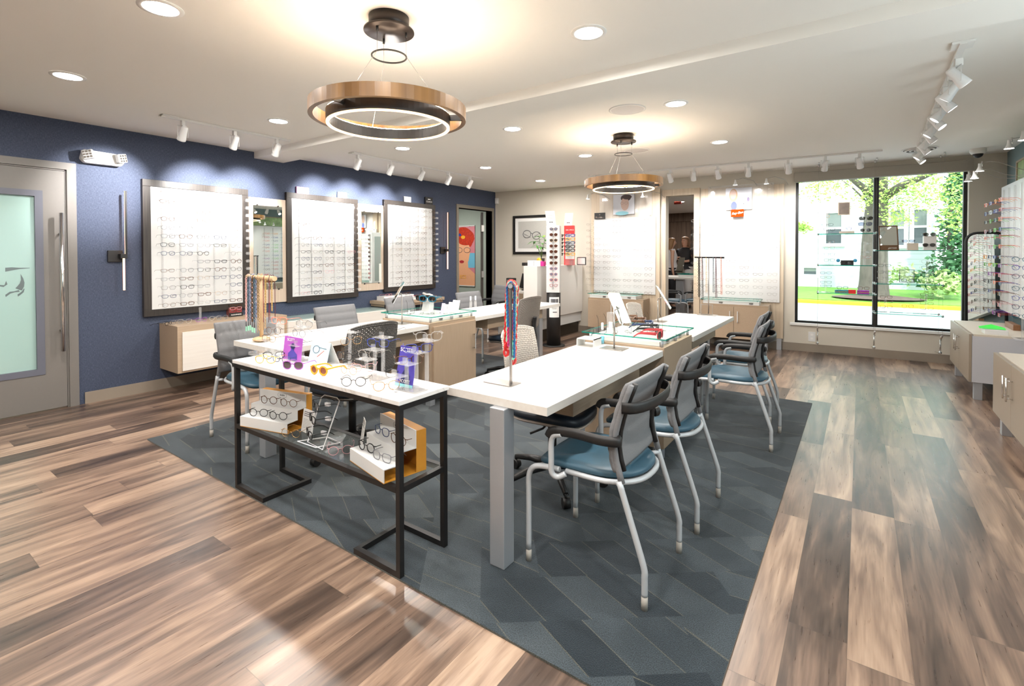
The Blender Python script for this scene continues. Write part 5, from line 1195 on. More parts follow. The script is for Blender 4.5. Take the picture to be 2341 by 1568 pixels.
t = thing('white_box', 'small white box under a green leaflet on the cabinet by the window', 'box', (q.x + .09, q.y + .08, .62)); MB().box(q.x - .02, q.x + .14, q.y + .02, q.y + .18, .62, .665).build('carton', mWHITE, t, bevel=.002)
t2 = thing('green_leaflet', 'bright green folded leaflet lying on a small white box', 'leaflet', (q.x + .06, q.y + .14, .665)); MB().add([(q.x - .05, q.y + .06, .668), (q.x + .13, q.y + .05, .668), (q.x + .14, q.y + .16, .675), (q.x + .05, q.y + .19, .70), (q.x - .04, q.y + .20, .672)], [(0, 1, 2, 3, 4)]).build('sheet', mat('neon_green', (.05, .75, .08), .5, noise=.1), t2)
# arched black mirror in the corner
t = thing('arched_mirror', 'tall black-framed arched mirror leaning in the corner right of the window', 'mirror', (7.0, 7.95, 0))
def archT(p): x, y, z = p; return (x, 7.78 + .14*z/1.6 + y, z)
ax0, ax1, ah = 6.86, 7.20, 1.62
outer = [(ax0, 0, .0), (ax0, 0, ah - .10)] + [(ax0 + .10*(1 - math.cos(PI/2*k/5)), 0, ah - .10 + .10*math.sin(PI/2*k/5)) for k in range(1, 6)] + [(ax1 - .10 + .10*math.sin(PI/2*k/5), 0, ah - .10 + .10*math.cos(PI/2*k/5)) for k in range(0, 6)] + [(ax1, 0, 0)]
MB(archT).tube(outer, .016, 6).build('frame', mBLACK, t); MB(archT).add([(x, .004, z) for x, y, z in outer], [tuple(range(len(outer)))]).build('mirror_glass', mMIRROR, t)
# arm lamps over the right-hand rack
AL = [((2213, 405), 6.74), ((2228, 398), 6.76), ((2240, 381), 6.78), ((2307, 328), 6.86), ((2340, 308), 6.9)]
LP0 = None
for k, ((px, py), x) in enumerate(AL):
    p = PX(px, py, x); p.y = min(p.y, 7.8)
    p = PY(px, py, p.y); t = thing('arm_lamp', '%s small bell lamp on a curved arm above the right-hand rack, from the window' % ORD[k], 'lamp', tuple(p), 0, 'arm lamps over the right-hand rack')
    MB().lathe([(.012, .03), (.014, .0), (.020, -.02), (.034, -.045)], (p.x, p.y, p.z), 14).build('shade', mWHITE, t); MB().disc((p.x, p.y, p.z - .042), .031, 14, up=False).build('bulb', emis('bell_bulb', (1, .96, .9), 14), t, recalc=False)
    MB().cyl((p.x + .015, p.y, p.z), (p.x + .015, p.y, p.z + .05), .006, n=8).build('socket', mCHROME, t)
    MB().tube(smooth_path([(p.x + .02, p.y, p.z + .04), (p.x + .12, p.y, p.z + .035), (p.x + .24, p.y, p.z - .03), (XB + .02, p.y - .05, 2.12)], 5), .003, 6).build('arm', mSTEEL, t)
t = thing('wall_picture', 'framed panel with its reflection painted on above the right-hand rack', 'picture', (XR - .02, 7.0, 2.13)); MB().box(XR - .03, XR, 6.15, 7.55, 2.13, 2.36).build('print', mat('painted_reflection', (.30, .42, .18), .3, noise=.8, nscale=9), t); MB().box(XR - .04, XR, 6.12, 7.58, 2.36, 2.38).box(XR - .04, XR, 7.55, 7.58, 2.13, 2.36).build('frame', mOAK, t)  # reflected view painted into the panel as mottled green
# arm lamps over the back panels
for k, (px, py) in enumerate(((1344, 449), (1469, 444), (1681, 416), (1752, 413))):
    u, z = PW(px, py, .42); P_ = TW((u, .42, z)); t = thing('arm_lamp', '%s small bell lamp from the left on the back wall panels' % ORD[k], 'lamp', P_, 0, 'arm lamps over the back wall panels')
    MB().lathe([(.010, .03), (.012, .0), (.018, -.02), (.032, -.045)], P_, 12).build('shade', mWHITE, t); MB().disc((P_[0], P_[1], P_[2] - .042), .029, 12, up=False).build('bulb', emis('bell_bulb', (1, .96, .9), 14), t, recalc=False)
    MB(TW).tube([(u, .42, z + .03), (u + .1, .40, z + .05), (u + .22, .25, z + .02), (u + .25, .06, z - .03)], .0035, 6).build('arm', mSTEEL, t)

# ================================================================== SMALL THINGS ON THE DESKS
ZTOP = .763; cntr = 0
def cpos(bx, by, z=ZTOP): return PZ(bx, by, z)
def ctr_glasses(px, py, y, sh, co, r, yaw, label, lens=None, pitch=0.0, **kw):
    p = PY(px, py, y); return big_glasses(sh, co, r, tuple(p), (0, pitch, yaw), label, lens, **kw)
def flat_glasses(px, py, z, sh, co, r, yaw, label, lens=None, **kw):
    p = PZ(px, py, z); h_ = SHAPES[sh][1]; return big_glasses(sh, co, r, (p.x, p.y, z + h_/2 + r + .0005), (0, .0, yaw), label, lens, **kw)
def post_stand(label, posts, trays=True):
    """posts: list of (px base, py base, px top, py top)"""
    b0 = cpos(posts[0][0], posts[0][1]); t = thing('acrylic_stand', label, 'display stand', tuple(b0))
    for bx, by, ty in posts:
        b_ = cpos(bx, by); zt = PY(bx, ty, b_.y).z
        MB().box(b_.x - .007, b_.x + .007, b_.y - .007, b_.y + .007, ZTOP, zt).build('post', mACRYL, t, bevel=.001)
        MB().box(b_.x - .045, b_.x + .045, b_.y - .03, b_.y + .03, zt, zt + .005).box(b_.x - .012, b_.x + .012, b_.y - .014, b_.y - .004, zt, zt + .03).build('nose_tray', mACRYL, t)
    cx = sum(cpos(p[0], p[1]).x for p in posts)/len(posts); cy = sum(cpos(p[0], p[1]).y for p in posts)/len(posts)
    MB().box(cx - .07, cx + .07, cy - .045, cy + .045, ZTOP, ZTOP + .007).build('base', mACRYL, t); return t
NYAW = -PI/2          # facing the camera side (-y)
post_stand('clear acrylic riser with three posts at the left end of the marble console', [(608, 806, 778), (622, 806, 762), (634, 803, 738)])
yb = cpos(608, 806).y
ctr_glasses(637, 733, yb, 'panto', 'coral', .0016, NYAW + .3, 'coral eyeglasses topmost on the left riser of the console'); ctr_glasses(624, 756, yb, 'round', 'brown', .0014, NYAW + .3, 'thin brown round eyeglasses second on the left riser of the console'); ctr_glasses(613, 774, yb, 'panto', 'gold', .0015, NYAW + .2, 'gold eyeglasses lowest on the left riser of the console')
post_stand('clear acrylic riser behind the purple card on the marble console', [(692, 822, 748), (680, 824, 790)])
yb = cpos(692, 822).y
ctr_glasses(695, 741, yb, 'round', 'silver', .0013, NYAW + .35, 'silver eyeglasses topmost on the riser behind the purple card'); ctr_glasses(682, 762, yb, 'round', 'grey', .0013, NYAW + .1, 'grey wire eyeglasses second on the riser behind the purple card'); ctr_glasses(670, 786, yb - .02, 'square', 'black', .0018, NYAW + .15, 'black cat-eye eyeglasses in front of the purple card'); ctr_glasses(659, 812, yb - .03, 'panto', 'tortoise', .0016, NYAW + .2, 'tortoiseshell eyeglasses below the purple card')
flat_glasses(606, 831, ZTOP, 'panto', 'yellow', .0018, NYAW + .55, 'amber eyeglasses lying at the left front of the marble console'); flat_glasses(626, 821, ZTOP, 'panto', 'black', .0016, NYAW + .8, 'black eyeglasses lying just behind the amber ones'); flat_glasses(642, 828, ZTOP, 'rect', 'navy', .0014, NYAW + .3, 'small dark-rimmed clear eyeglasses beside the amber ones')
flat_glasses(669, 845, ZTOP, 'panto', 'purple', .0024, NYAW + .45, 'purple sunglasses lying on the marble console', mSUNL, name='sunglasses', cat='sunglasses'); flat_glasses(728, 858, ZTOP, 'round', 'orange', .0048, NYAW + .15, 'thick orange round sunglasses lying on the marble console', mSUNB, name='sunglasses', cat='sunglasses')
def card(name, label, cat, px0, px1, pyb0, pytop, m, lean=.12, th=.002, z=ZTOP):
    a = cpos(px0, pyb0, z); c_ = PY(px1, pyb0, a.y); zt = PY(px0, pytop, a.y).z; t = thing(name, label, cat, ((a.x + c_.x)/2, a.y, z))
    T_ = lambda p: (p[0], a.y + p[1] + lean*(p[2] - z), p[2])
    MB(T_).box(a.x, c_.x, 0, th, z, zt).build('card', m, t); return t, a.x, c_.x, a.y, zt, T_
mPUR = mat('purple_print', (.42, .10, .50), .5, noise=.35, nscale=14); mBLU = mat('violet_blue_print', (.07, .05, .36), .5, noise=.4, nscale=14); mNAV = mat('indigo_print', (.02, .02, .10), .5)
t, x0, x1, y_, zt, T_ = card('brand_card', 'purple printed card lettered SCOTT standing on the marble console', 'sign', 646, 687, 819, 768, mPUR)
def figure(t, T_, x0, x1, z0, zt, m1, m2):
    w_, h_ = x1 - x0, zt - z0; f = lambda u, q: (x0 + w_*u, -.0008, z0 + h_*q)
    MB(T_).add([f(.30, 0), f(.28, .28), f(.42, .42), f(.42, .5), f(.60, .5), f(.60, .42), f(.78, .28), f(.80, 0)], [tuple(range(8))]).build('printed_figure', m1, t)
    MB(T_).add([f(.51 + .13*math.cos(2*PI*k/16), .60 + .13*math.sin(2*PI*k/16)) for k in range(16)], [tuple(range(16))]).build('printed_head', m2, t)
figure(t, T_, x0, x1, ZTOP, zt, mBLU, mNAV); text_mesh('lettering', 'SCOTT', .024, T_((x0 + (x1 - x0)*.38, -.0015, zt - .018)), face_to((0, -1, 0)), mPAPER, t)
t, x0, x1, y_, zt, T_ = card('brand_card', 'tilted blue and violet card lettered SCOTT at the right of the console', 'sign', 902, 942, 880, 792, mBLU, .22)
figure(t, T_, x0, x1, ZTOP, zt, mNAV, mat('blue_face', (.12, .16, .5), .5)); text_mesh('lettering', 'SCOTT', .026, T_((x0 + (x1 - x0)*.4, -.0015, zt - .018)), face_to((0, -1, 0)), mPAPER, t); text_mesh('lettering', 'SCOTT', .022, T_((x0 + (x1 - x0)*.55, -.0015, ZTOP + .025)), face_to((0, -1, 0)), mPAPER, t)
MB(T_).box(x0, x1, -.0012, -.0006, ZTOP, ZTOP + .014).build('aqua_strip', mat('aqua_print', (.25, .62, .66), .5), t)
# tent card
a = cpos(704, 826); c_ = PY(746, 826, a.y); zt = PY(704, 779, a.y).z
t = thing('tent_card', 'pale blue folded tent card with a glasses drawing on the console', 'sign', ((a.x + c_.x)/2, a.y, ZTOP)); dy = .06
def quad(t, name, m, pts): return MB().prism(pts, (0, .0015, 0)).build(name, m, t)
quad(t, 'front_leaf', mat('pale_sky_print', (.55, .76, .84), .5, noise=.15, nscale=12), [(a.x, a.y, ZTOP), (c_.x, a.y, ZTOP), (c_.x, a.y + dy*.5, zt), (a.x, a.y + dy*.5, zt)]); quad(t, 'rear_leaf', mPAPER, [(a.x, a.y + dy*1.2, ZTOP), (c_.x + .02, a.y + dy*1.2, ZTOP), (c_.x, a.y + dy*.5 + .002, zt), (a.x, a.y + dy*.5 + .002, zt)])
gd = MB(); hh = zt - ZTOP; ff = lambda u, q: (a.x + (c_.x - a.x)*u, a.y + dy*.5*q - .002, ZTOP + hh*q)
gd.tube([ff(.32 + .17*math.cos(2*PI*k/16), .62 + .17*math.sin(2*PI*k/16)) for k in range(16)], .0012, 5, closed=True); gd.tube([ff(.45, .72), ff(.85, .70)], .0012, 5); gd.build('drawn_glasses', FRM['navy'], t); MB().tube([ff(.45, .30), ff(.75, .62)], .0018, 5).build('drawn_temple', FRM['coral'], t)
# centre group
t = post_stand('tall clear acrylic post in the centre of the console', [(800, 838, 760)]); yb = cpos(800, 838).y
ctr_glasses(803, 779, yb, 'round', 'gold', .0011, NYAW + 1.1, 'thin gold round eyeglasses high on the centre post of the console'); ctr_glasses(786, 814, yb - .02, 'square', 'black', .0024, NYAW + .05, 'thick black and clear square eyeglasses on the centre post of the console')
post_stand('clear acrylic riser with three posts right of the console centre', [(838, 871, 822), (857, 858, 800), (876, 862, 772)]); yb = cpos(857, 858).y
ctr_glasses(880, 757, yb, 'rect', 'black', .0014, NYAW + .5, 'black wire eyeglasses topmost on the centre-right riser'); ctr_glasses(863, 784, yb, 'square', 'blue', .0019, NYAW + .35, 'dark blue eyeglasses second on the centre-right riser'); ctr_glasses(840, 810, yb, 'round', 'clear', .0015, NYAW + .3, 'clear round eyeglasses lowest on the centre-right riser')
flat_glasses(796, 856, ZTOP, 'round', 'gold', .0011, NYAW + .1, 'thin gold eyeglasses lying in the middle of the marble console'); flat_glasses(831, 850, ZTOP, 'panto', 'pink', .0013, NYAW + .8, 'thin pink eyeglasses lying behind the middle of the console'); flat_glasses(808, 884, ZTOP, 'round', 'black', .0016, NYAW + .65, 'black-browed eyeglasses lying at the front of the marble console'); flat_glasses(884, 893, ZTOP, 'panto', 'gold', .0016, NYAW + 1.0, 'gold and black eyeglasses lying by the tilted blue card')
post_stand('clear acrylic stair riser of four posts at the right end of the console', [(905, 896, 860), (930, 893, 832), (952, 888, 806), (976, 886, 779)]); yb = cpos(952, 888).y
ctr_glasses(981, 769, yb, 'panto', 'clear', .0022, NYAW + .9, 'clear eyeglasses topmost on the right stair riser'); ctr_glasses(958, 796, yb, 'square', 'blue', .0017, NYAW + .9, 'blue eyeglasses second on the right stair riser'); ctr_glasses(936, 823, yb, 'square', 'tortoise', .0019, NYAW + .9, 'tortoiseshell eyeglasses third on the right stair riser'); ctr_glasses(912, 852, yb, 'square', 'black', .0017, NYAW + .9, 'black eyeglasses lowest on the right stair riser')
a = cpos(585, 812); t = thing('acrylic_block', 'small clear acrylic block at the left back of the console', 'block', tuple(a)); MB().box(a.x - .05, a.x + .07, a.y - .02, a.y + .03, ZTOP, ZTOP + .02).build('block', mACRYL, t)

# ---- stepped boxes on the lower shelf
ZS = .3915
mOCH = mat('ochre_board', (.62, .27, .03), .5, noise=.08)
def step_box(label, pA, pB, depth, h1, h2, h3):
    A, B = PZ(*pA, ZS), PZ(*pB, ZS); x = (B - A); W_ = x.length; x = x.normalized(); y = Vector((-x.y, x.x, 0))
    t = thing('step_display', label, 'display box', tuple(A + x*W_/2))
    T_ = lambda p: A + x*p[0] + y*p[1] + Vector((0, 0, p[2]))
    d1, d2 = depth*.40, depth*.74; th = .004
    prof = [(0, 0), (0, h1), (d1, h1), (d1, h2), (d2, h2), (d2, h3), (d2 + th, h3), (d2 + th, h2 - th), (d1 + th, h2 - th), (d1 + th, h1 - th), (th, h1 - th), (th, 0)]
    MB(T_).prism([(0, q[0], q[1] + .003) for q in prof], (W_, 0, 0)).build('white_steps', mWHITE, t)
    MB(T_).box(0, W_, 0, depth, 0, .003).build('bottom_board', mOCH, t); MB(T_).box(0, W_, depth - .012, depth, .003, h3).build('back_board', mOCH, t)
    MB(T_).box(0, W_, d2 + th, depth - .012, h3 - .006, h3).build('top_board', mOCH, t)
    MB(T_).box(0, .004, d2 + th, depth - .012, .003, h3 - .006).build('side_board', mOCH, t); MB(T_).box(W_ - .004, W_, d2 + th, depth - .012, .003, h3 - .006).build('side_board', mOCH, t)
    # lettering in a ruled pill
    nrm = -y; R = face_to(nrm); c = T_((W_*.5, d2 - .001, h3 - (h3 - h2)*.25))
    text_mesh('lettering', 'RAEN', .014, c, R, mINK, t); pl_ = MB(); n = 20
    pl_.tube([c + R @ Vector((.033*math.copysign(abs(math.cos(a))**.35, math.cos(a)), .012*math.copysign(abs(math.sin(a))**.6, math.sin(a)), 0)) for a in [2*PI*k/n for k in range(n)]], .0006, 4, closed=True); pl_.build('ruled_border', mINK, t)
    return t, T_, W_, d1, d2, math.atan2(-y.y, -y.x)
def on_step(T_, u, v, z, sh, co, r, yaw, label, **kw): p = T_((u, v, z + SHAPES[sh][1]/2 + r + .003)); big_glasses(sh, co, r, tuple(p), (0, 0, yaw), label, **kw)
t, T_, W_, d1, d2, yw = step_box('white and ochre stepped display box at the left of the console shelf', (549, 974), (656, 993), .185, .055, .108, .178)
on_step(T_, W_*.30, d1*.42, .055, 'round', 'black', .0019, yw + .25, 'black round eyeglasses, front left of the left stepped box', tl=.09); on_step(T_, W_*.72, d1*.42, .055, 'round', 'black', .0019, yw + .15, 'black round eyeglasses, front right of the left stepped box', tl=.09)
on_step(T_, W_*.30, d1 + (d2 - d1)*.45, .108, 'round', 'tortoise', .0018, yw + .1, 'dark tortoiseshell eyeglasses, upper left of the left stepped box', tl=.06); on_step(T_, W_*.73, d1 + (d2 - d1)*.45, .108, 'round', 'brown', .0018, yw + .1, 'olive brown eyeglasses, upper right of the left stepped box', tl=.06)
t, T_, W_, d1, d2, yw = step_box('white and ochre stepped display box at the right of the console shelf', (800, 1053), (877, 1107), .215, .058, .112, .19)
on_step(T_, W_*.28, d1*.42, .058, 'round', 'black', .0024, yw + .2, 'thick black eyeglasses, front left of the right stepped box', tl=.09); on_step(T_, W_*.73, d1*.42, .058, 'square', 'grey', .0018, yw + .2, 'grey square eyeglasses, front right of the right stepped box', tl=.09)
on_step(T_, W_*.26, d1 + (d2 - d1)*.45, .112, 'panto', 'navy', .0019, yw + .1, 'navy eyeglasses, upper left of the right stepped box', tl=.06); on_step(T_, W_*.73, d1 + (d2 - d1)*.45, .112, 'round', 'tortoise', .0017, yw + .1, 'tortoiseshell eyeglasses, upper right of the right stepped box', tl=.06)
def text_card(label, pbl, w_, h_, yaw, z=ZS):
    a = PZ(*pbl, z); x = Vector((math.cos(yaw), math.sin(yaw), 0)); y = Vector((-x.y, x.x, 0)); T_ = lambda p: a + x*p[0] + y*(p[1] + .15*p[2]) + Vector((0, 0, p[2]))
    t = thing('text_card', label, 'card', tuple(a)); MB(T_).box(0, w_, 0, .002, 0, h_).build('card', mPAPER, t); ln = MB(T_)
    for k in range(3): ln.box(w_*.1, w_*.85 - .01*(k % 2), -.0006, 0, h_*(.86 - .08*k), h_*(.89 - .08*k))
    for k in range(7): ln.box(w_*.1, w_*(.88 - .05*(k % 3)), -.0006, 0, h_*(.56 - .06*k), h_*(.568 - .06*k))
    ln.build('printed_lines', mINK, t); return t
text_card('white text card standing at the left of the right stepped box', (823, 1010), .085, .13, -.55); text_card('white text card behind the middle glasses of the wire stand', (688, 985), .115, .125, -.05)
# white wire stand with three glasses
mWIRE = mat('white_wire', (.80, .80, .82), .35, noise=.01)
b0 = PZ(735, 1020, ZS); t = thing('wire_stand', 'white wire stand holding three black eyeglasses on the console shelf', 'display stand', tuple(b0))
def q3(px, py, dy=0.0): return PY(px, py, b0.y + dy)
loop = [PZ(682, 1008, ZS + .004), PZ(737, 1030, ZS + .004), PZ(745, 1025, ZS + .004), q3(775, 915, .04), q3(770, 909, .05), q3(742, 903, .06), q3(736, 908, .055), PZ(702, 1006, ZS + .004)]
MB().tube([PZ(680, 1009, ZS + .004), PZ(722, 1023, ZS + .004), PZ(778, 1012, ZS + .004), PZ(748, 999, ZS + .004)], .0032, 8, closed=True).build('base_loop', mWIRE, t)
MB().tube([PZ(703, 1010, ZS + .004), PZ(738, 1028, ZS + .004), q3(776, 916, .05), q3(770, 909, .055), q3(742, 903, .06), q3(735, 908, .06)], .0032, 8, closed=True).build('upright_loop', mWIRE, t)
for k, (px, py) in enumerate(((749, 924), (750, 957), (740, 989))): p = q3(px, py, .03); MB().obox(p, (.035, .012, .018), Matrix.Rotation(-.1, 3, 'Y')).build('clip', mWIRE, t)
for k, (px, py, nm) in enumerate(((719, 926, 'top'), (712, 957, 'middle'), (705, 991, 'bottom'))):
    p = q3(px, py, -.03); big_glasses('square', 'black', .0026 if k else .0018, tuple(p), (0, 0, NYAW - .35), 'black square eyeglasses at the %s of the white wire stand' % nm, tl=.11)
flat_glasses(664, 1000, ZS, 'round', 'gold', .0014, NYAW + .4, 'gold eyeglasses lying between the left box and the wire stand'); flat_glasses(778, 1040, ZS, 'round', 'pink', .0015, NYAW + .9, 'pinkish clear eyeglasses lying before the right stepped box')

# ---- chains
def chain(t, name, pts, m, link=.012, r=.0016, wide=.006):
    pts = [Vector(p) for p in pts]; mb = MB(); L = 0; k = 0
    for a, b_ in zip(pts, pts[1:]):
        d = b_ - a; n = max(1, int(d.length/(link*.8)))
        for i in range(n):
            c = a + d*((i + .5)/n); tdir = d.normalized(); s_ = Vector((0, 1, 0)) if k % 2 else Vector((1, 0, 0)); s_ = (s_ - tdir*s_.dot(tdir)); s_ = s_.normalized() if s_.length > 1e-4 else Vector((0, 0, 1)); k += 1
            mb.tube([c + tdir*(link/2)*math.cos(2*PI*j/8) + s_*(wide/2)*math.sin(2*PI*j/8) for j in range(8)], r, 4, closed=True)
    return mb.build(name, m, t)
COLS = {n: mat('chain_' + n, c, .3, noise=.1) for n, c in dict(red=(.55, .02, .02), blue=(.02, .13, .32), orange=(.85, .22, .02), peach=(.80, .45, .22), mint=(.20, .70, .45), magenta=(.55, .03, .18), pinkc=(.75, .42, .40), slate=(.07, .12, .17), tort=(.10, .05, .02), lav=(.22, .25, .38), blackc=(.01, .01, .01), gold=(.55, .36, .12), tan=(.45, .30, .16), maroon=(.20, .01, .03), coralc=(.70, .28, .20), plum=(.10, .02, .04)).items()}
def hang(name, label, group, path_m, strands, cat='chain'):
    """one hanging chain = one thing"""
    pass
# T stand on the near right-hand desk
b0 = PZ(1168, 879, .745); zt = PY(1169, 655, b0.y).z
t = thing('chain_stand', 'brushed steel stand with a black bar on the near right-hand desk', 'stand', tuple(b0)); c0, c1, c2, c3 = PZ(1104, 888, .745), PZ(1181, 888, .745), PZ(1181, 870, .745), PZ(1116, 870, .745)
MB().box(b0.x - .135, b0.x + .03, b0.y - .045, b0.y + .045, .745, .750).build('base_plate', mSTEEL, t, bevel=.001); MB().box(b0.x - .005, b0.x + .005, b0.y - .005, b0.y + .005, .750, zt).build('pole', mSTEEL, t)
bd_ = Vector((-.53, .85, 0)).normalized(); bt = Vector((b0.x, b0.y, zt + .005))
MB().cyl(bt - bd_*.045, bt + bd_*.26, .014, n=16).build('bar', mBLACKP, t); MB().cyl(bt - bd_*.048, bt - bd_*.044, .0115, n=16).build('end_cap', mALU, t)
sd = Vector((bd_.y, -bd_.x, 0))
for k, (nm, co, s0, s1, l0, l1, off, lk, rr, wd) in enumerate((('red and orange', 'red', -.030, .006, .36, .40, .10, .036, .0075, .024), ('blue beaded', 'blue', .016, -.014, .35, .20, .0, .011, .0034, .009), ('peach and orange', 'orange', .010, -.016, .27, .24, .05, .016, .0036, .012), ('magenta beaded', 'magenta', -.014, .010, .30, .22, .03, .011, .0032, .009), ('mint green', 'mint', .006, -.018, .37, .28, .07, .026, .0048, .018))):
    p = bt + bd_*off; ch = thing('eyeglass_chain', '%s eyeglass chain hanging from the steel stand on the near desk' % nm, 'chain', tuple(p), 0, 'chains on the steel stand')
    A_ = p + sd*s0 + Vector((0, 0, -l0)); B_ = p + sd*s1 + Vector((0, 0, -l1)); sg = 1 if s0 > 0 else -1
    chain(ch, 'link_strand', [A_, p + sd*sg*.019 + Vector((0, 0, -.01)), p + Vector((0, 0, .019)), p - sd*sg*.019 + Vector((0, 0, -.01)), B_], COLS[co], lk, rr, wd)
# wooden stand on the near left-hand desk
b0 = PZ(598, 780, .745); zt = PY(598, 636, b0.y).z; mTW = wood_mat('turned_beech', (.50, .34, .19), (.62, .44, .26), 'z', 1.0, .5)
t = thing('chain_stand', 'wooden T-shaped stand on the near left-hand desk draped with chains and cords', 'stand', tuple(b0))
MB().ball((b0.x, b0.y, .762), .075, 20, sc=(.9, .8, .24)).build('base', mTW, t); MB().cyl((b0.x, b0.y, .765), (b0.x, b0.y, zt - .012), .013, n=14).build('post', mTW, t)
a = PY(566, 632, b0.y + .06); c_ = PY(628, 637, b0.y - .08); MB().tube([a, c_], .0165, 16).build('cross_bar', mTW, t)
bdir = (c_ - a); bl_ = bdir.length; bdn = bdir.normalized(); sd = Vector((bdn.y, -bdn.x, 0)).normalized()
LST = [('pale pink link', 'pinkc', .05, .34, .012), ('slate grey link', 'slate', .14, .33, .012), ('lavender grey link', 'lav', .22, .32, .014), ('tortoiseshell link', 'tort', .30, .33, .016), ('dark blue link', 'slate', .38, .33, .012), ('tan leather cord', 'tan', .50, .40, 0), ('amber beaded', 'tan', .56, .38, .010), ('red cord', 'maroon', .72, .31, 0), ('gold', 'gold', .80, .24, .008), ('dark maroon cord', 'plum', .90, .30, 0)]
for nm, co, f_, ln_, lk in LST:
    p = a + bdir*f_; ch = thing('eyeglass_chain', '%s eyeglass %s hanging from the wooden stand' % (nm.replace(' cord', ''), 'cord' if 'cord' in nm else 'chain'), 'chain', tuple(p), 0, 'chains on the wooden stand')
    pth = [p + sd*.021 + Vector((0, 0, -ln_)), p + sd*.019 + Vector((0, 0, -.01)), p + Vector((0, 0, .020)), p - sd*.019 + Vector((0, 0, -.01)), p - sd*.020 + Vector((0, 0, -ln_*.96))]
    if lk: chain(ch, 'link_strand', pth, COLS[co], lk*1.4, lk*.24, lk*.95)
    else: MB().tube(smooth_path(pth, 4), .0022, 6).build('cord', COLS[co], ch)
    if f_ < .4: q = p + sd*.021 + Vector((0, 0, -ln_ - .06)); MB().tube([q + Vector((0, 0, .06)), q + Vector((0, 0, .02))], .0025, 5).build('loop_end', COLS['blackc'], ch); MB().obox(q, (.018, .002, .036)).build('price_tag', mat('mint_tag', (.35, .78, .55), .6), ch)
# black T bar on the far right-hand desk
b0 = PZ(1615, 720, .745); zt = PY(1620, 588, b0.y).z; a, c_ = PY(1588, 588, b0.y), PY(1656, 589, b0.y); xm = PY(1620, 650, b0.y).x
t = thing('chain_stand', 'black T-bar stand with an open square foot on the far right-hand desk', 'stand', tuple(b0))
MB().tube([a, c_], .009, 8).build('cross_bar', mBLACKP, t); MB().cyl((xm, b0.y, .76), (xm, b0.y, zt), .005, n=8).build('pole', mSTEEL, t)
s0, s1 = PY(1603, 700, b0.y).x, PY(1629, 700, b0.y).x; zq = PY(1610, 696, b0.y).z
MB().tube([(s0, b0.y, .752), (s1, b0.y, .752), (s1, b0.y, zq), (s0, b0.y, zq)], .005, 4, closed=True).build('square_foot', mSTEEL, t); MB().box(s0 - .03, s1 + .04, b0.y - .05, b0.y + .05, .745, .749).build('base_plate', mSTEEL, t)
for nm, co, px, pyb, lk in (('large black link', 'blackc', 1597, 678, .018), ('pale silver', 'pinkc', 1603, 640, .008), ('twisted black', 'blackc', 1605, 684, .012), ('thin gold', 'gold', 1614, 668, .007), ('green and black', 'slate', 1630, 668, .010), ('plum and black', 'plum', 1636, 680, .012), ('coral', 'coralc', 1648, 673, .010)):
    p = PY(px, 588, b0.y - .010 if nm != 'twisted black' else b0.y + .01); e = PY(px, pyb, p.y); ch = thing('eyeglass_chain', '%s eyeglass chain hanging from the black T-bar stand' % nm, 'chain', tuple(e), 0, 'chains on the black T-bar stand')
    chain(ch, 'link_strand', [p, e, Vector((e.x + .008, e.y + .018, e.z)), Vector((p.x, p.y + .02, p.z))], COLS[co], lk, lk*.15, lk*.62)

# ---- tilting counter mirrors
def counter_mirror(label, pb, z, prodtop, P4, dy0, dy1, plate=.10):
    b = PZ(*pb, z); t = thing('counter_mirror', label, 'mirror', tuple(b)); MB().box(b.x - plate*.8, b.x + plate*.8, b.y - plate*.6, b.y + plate*.6, z, z + .005).build('base_plate', mSTEEL, t, bevel=.001)
    zt = PY(pb[0], prodtop, b.y).z; MB().cyl((b.x, b.y, z), (b.x, b.y, zt), .005, n=10).build('rod', mSTEEL, t)
    v = [PY(*P4[0], b.y + dy0), PY(*P4[1], b.y + dy0), PY(*P4[2], b.y + dy1), PY(*P4[3], b.y + dy1)]
    n = (v[1] - v[0]).cross(v[2] - v[1]).normalized(); MB().prism([p for p in v], n*.004).build('mirror_glass', mMIRROR, t)
    MB().tube([(b.x, b.y, zt - .01), (v[0] + v[1] + v[2] + v[3])/4], .004, 6).build('tilt_arm', mSTEEL, t); return t
counter_mirror('tilted rectangular counter mirror on a steel foot beside the glass top with sunglasses', (1404, 797), .745, 706, ((1386.5, 668), (1416, 670), (1443, 738), (1417, 740)), -.02, .06)
b = PZ(1504, 735, .745)
def edge_mirror(label, pb, z, topz, c0, c1, wdir, hw, px_rod_top):
    b = PZ(*pb, z); t = thing('counter_mirror', label, 'mirror', tuple(b)); MB().box(b.x - .07, b.x + .07, b.y - .06, b.y + .06, z, z + .005).build('base_plate', mSTEEL, t)
    zt = PY(pb[0], px_rod_top, b.y).z; MB().cyl((b.x, b.y, z), (b.x, b.y, zt), .005, n=10).build('rod', mSTEEL, t)
    A_, B_ = PY(*c0, b.y), PY(*c1, b.y); wd = Vector(wdir).normalized()*hw; n = (B_ - A_).cross(wd).normalized()*.004
    MB().prism([A_ - wd, A_ + wd, B_ + wd, B_ - wd], n).build('mirror_glass', mMIRROR, t); MB().tube([(b.x, b.y, zt), (A_ + B_)/2], .004, 6).build('tilt_arm', mSTEEL, t)
edge_mirror('counter mirror seen nearly edge-on on the far right-hand desk', (1504, 735), .745, 0, (1499, 651), (1533, 706), (-.24, 1, 0), .08, 684)
edge_mirror('counter mirror seen nearly edge-on on the near left-hand desk', (919, 740), .745, 0, (923, 644), (897, 692), (-.80, .6, 0), .08, 672)
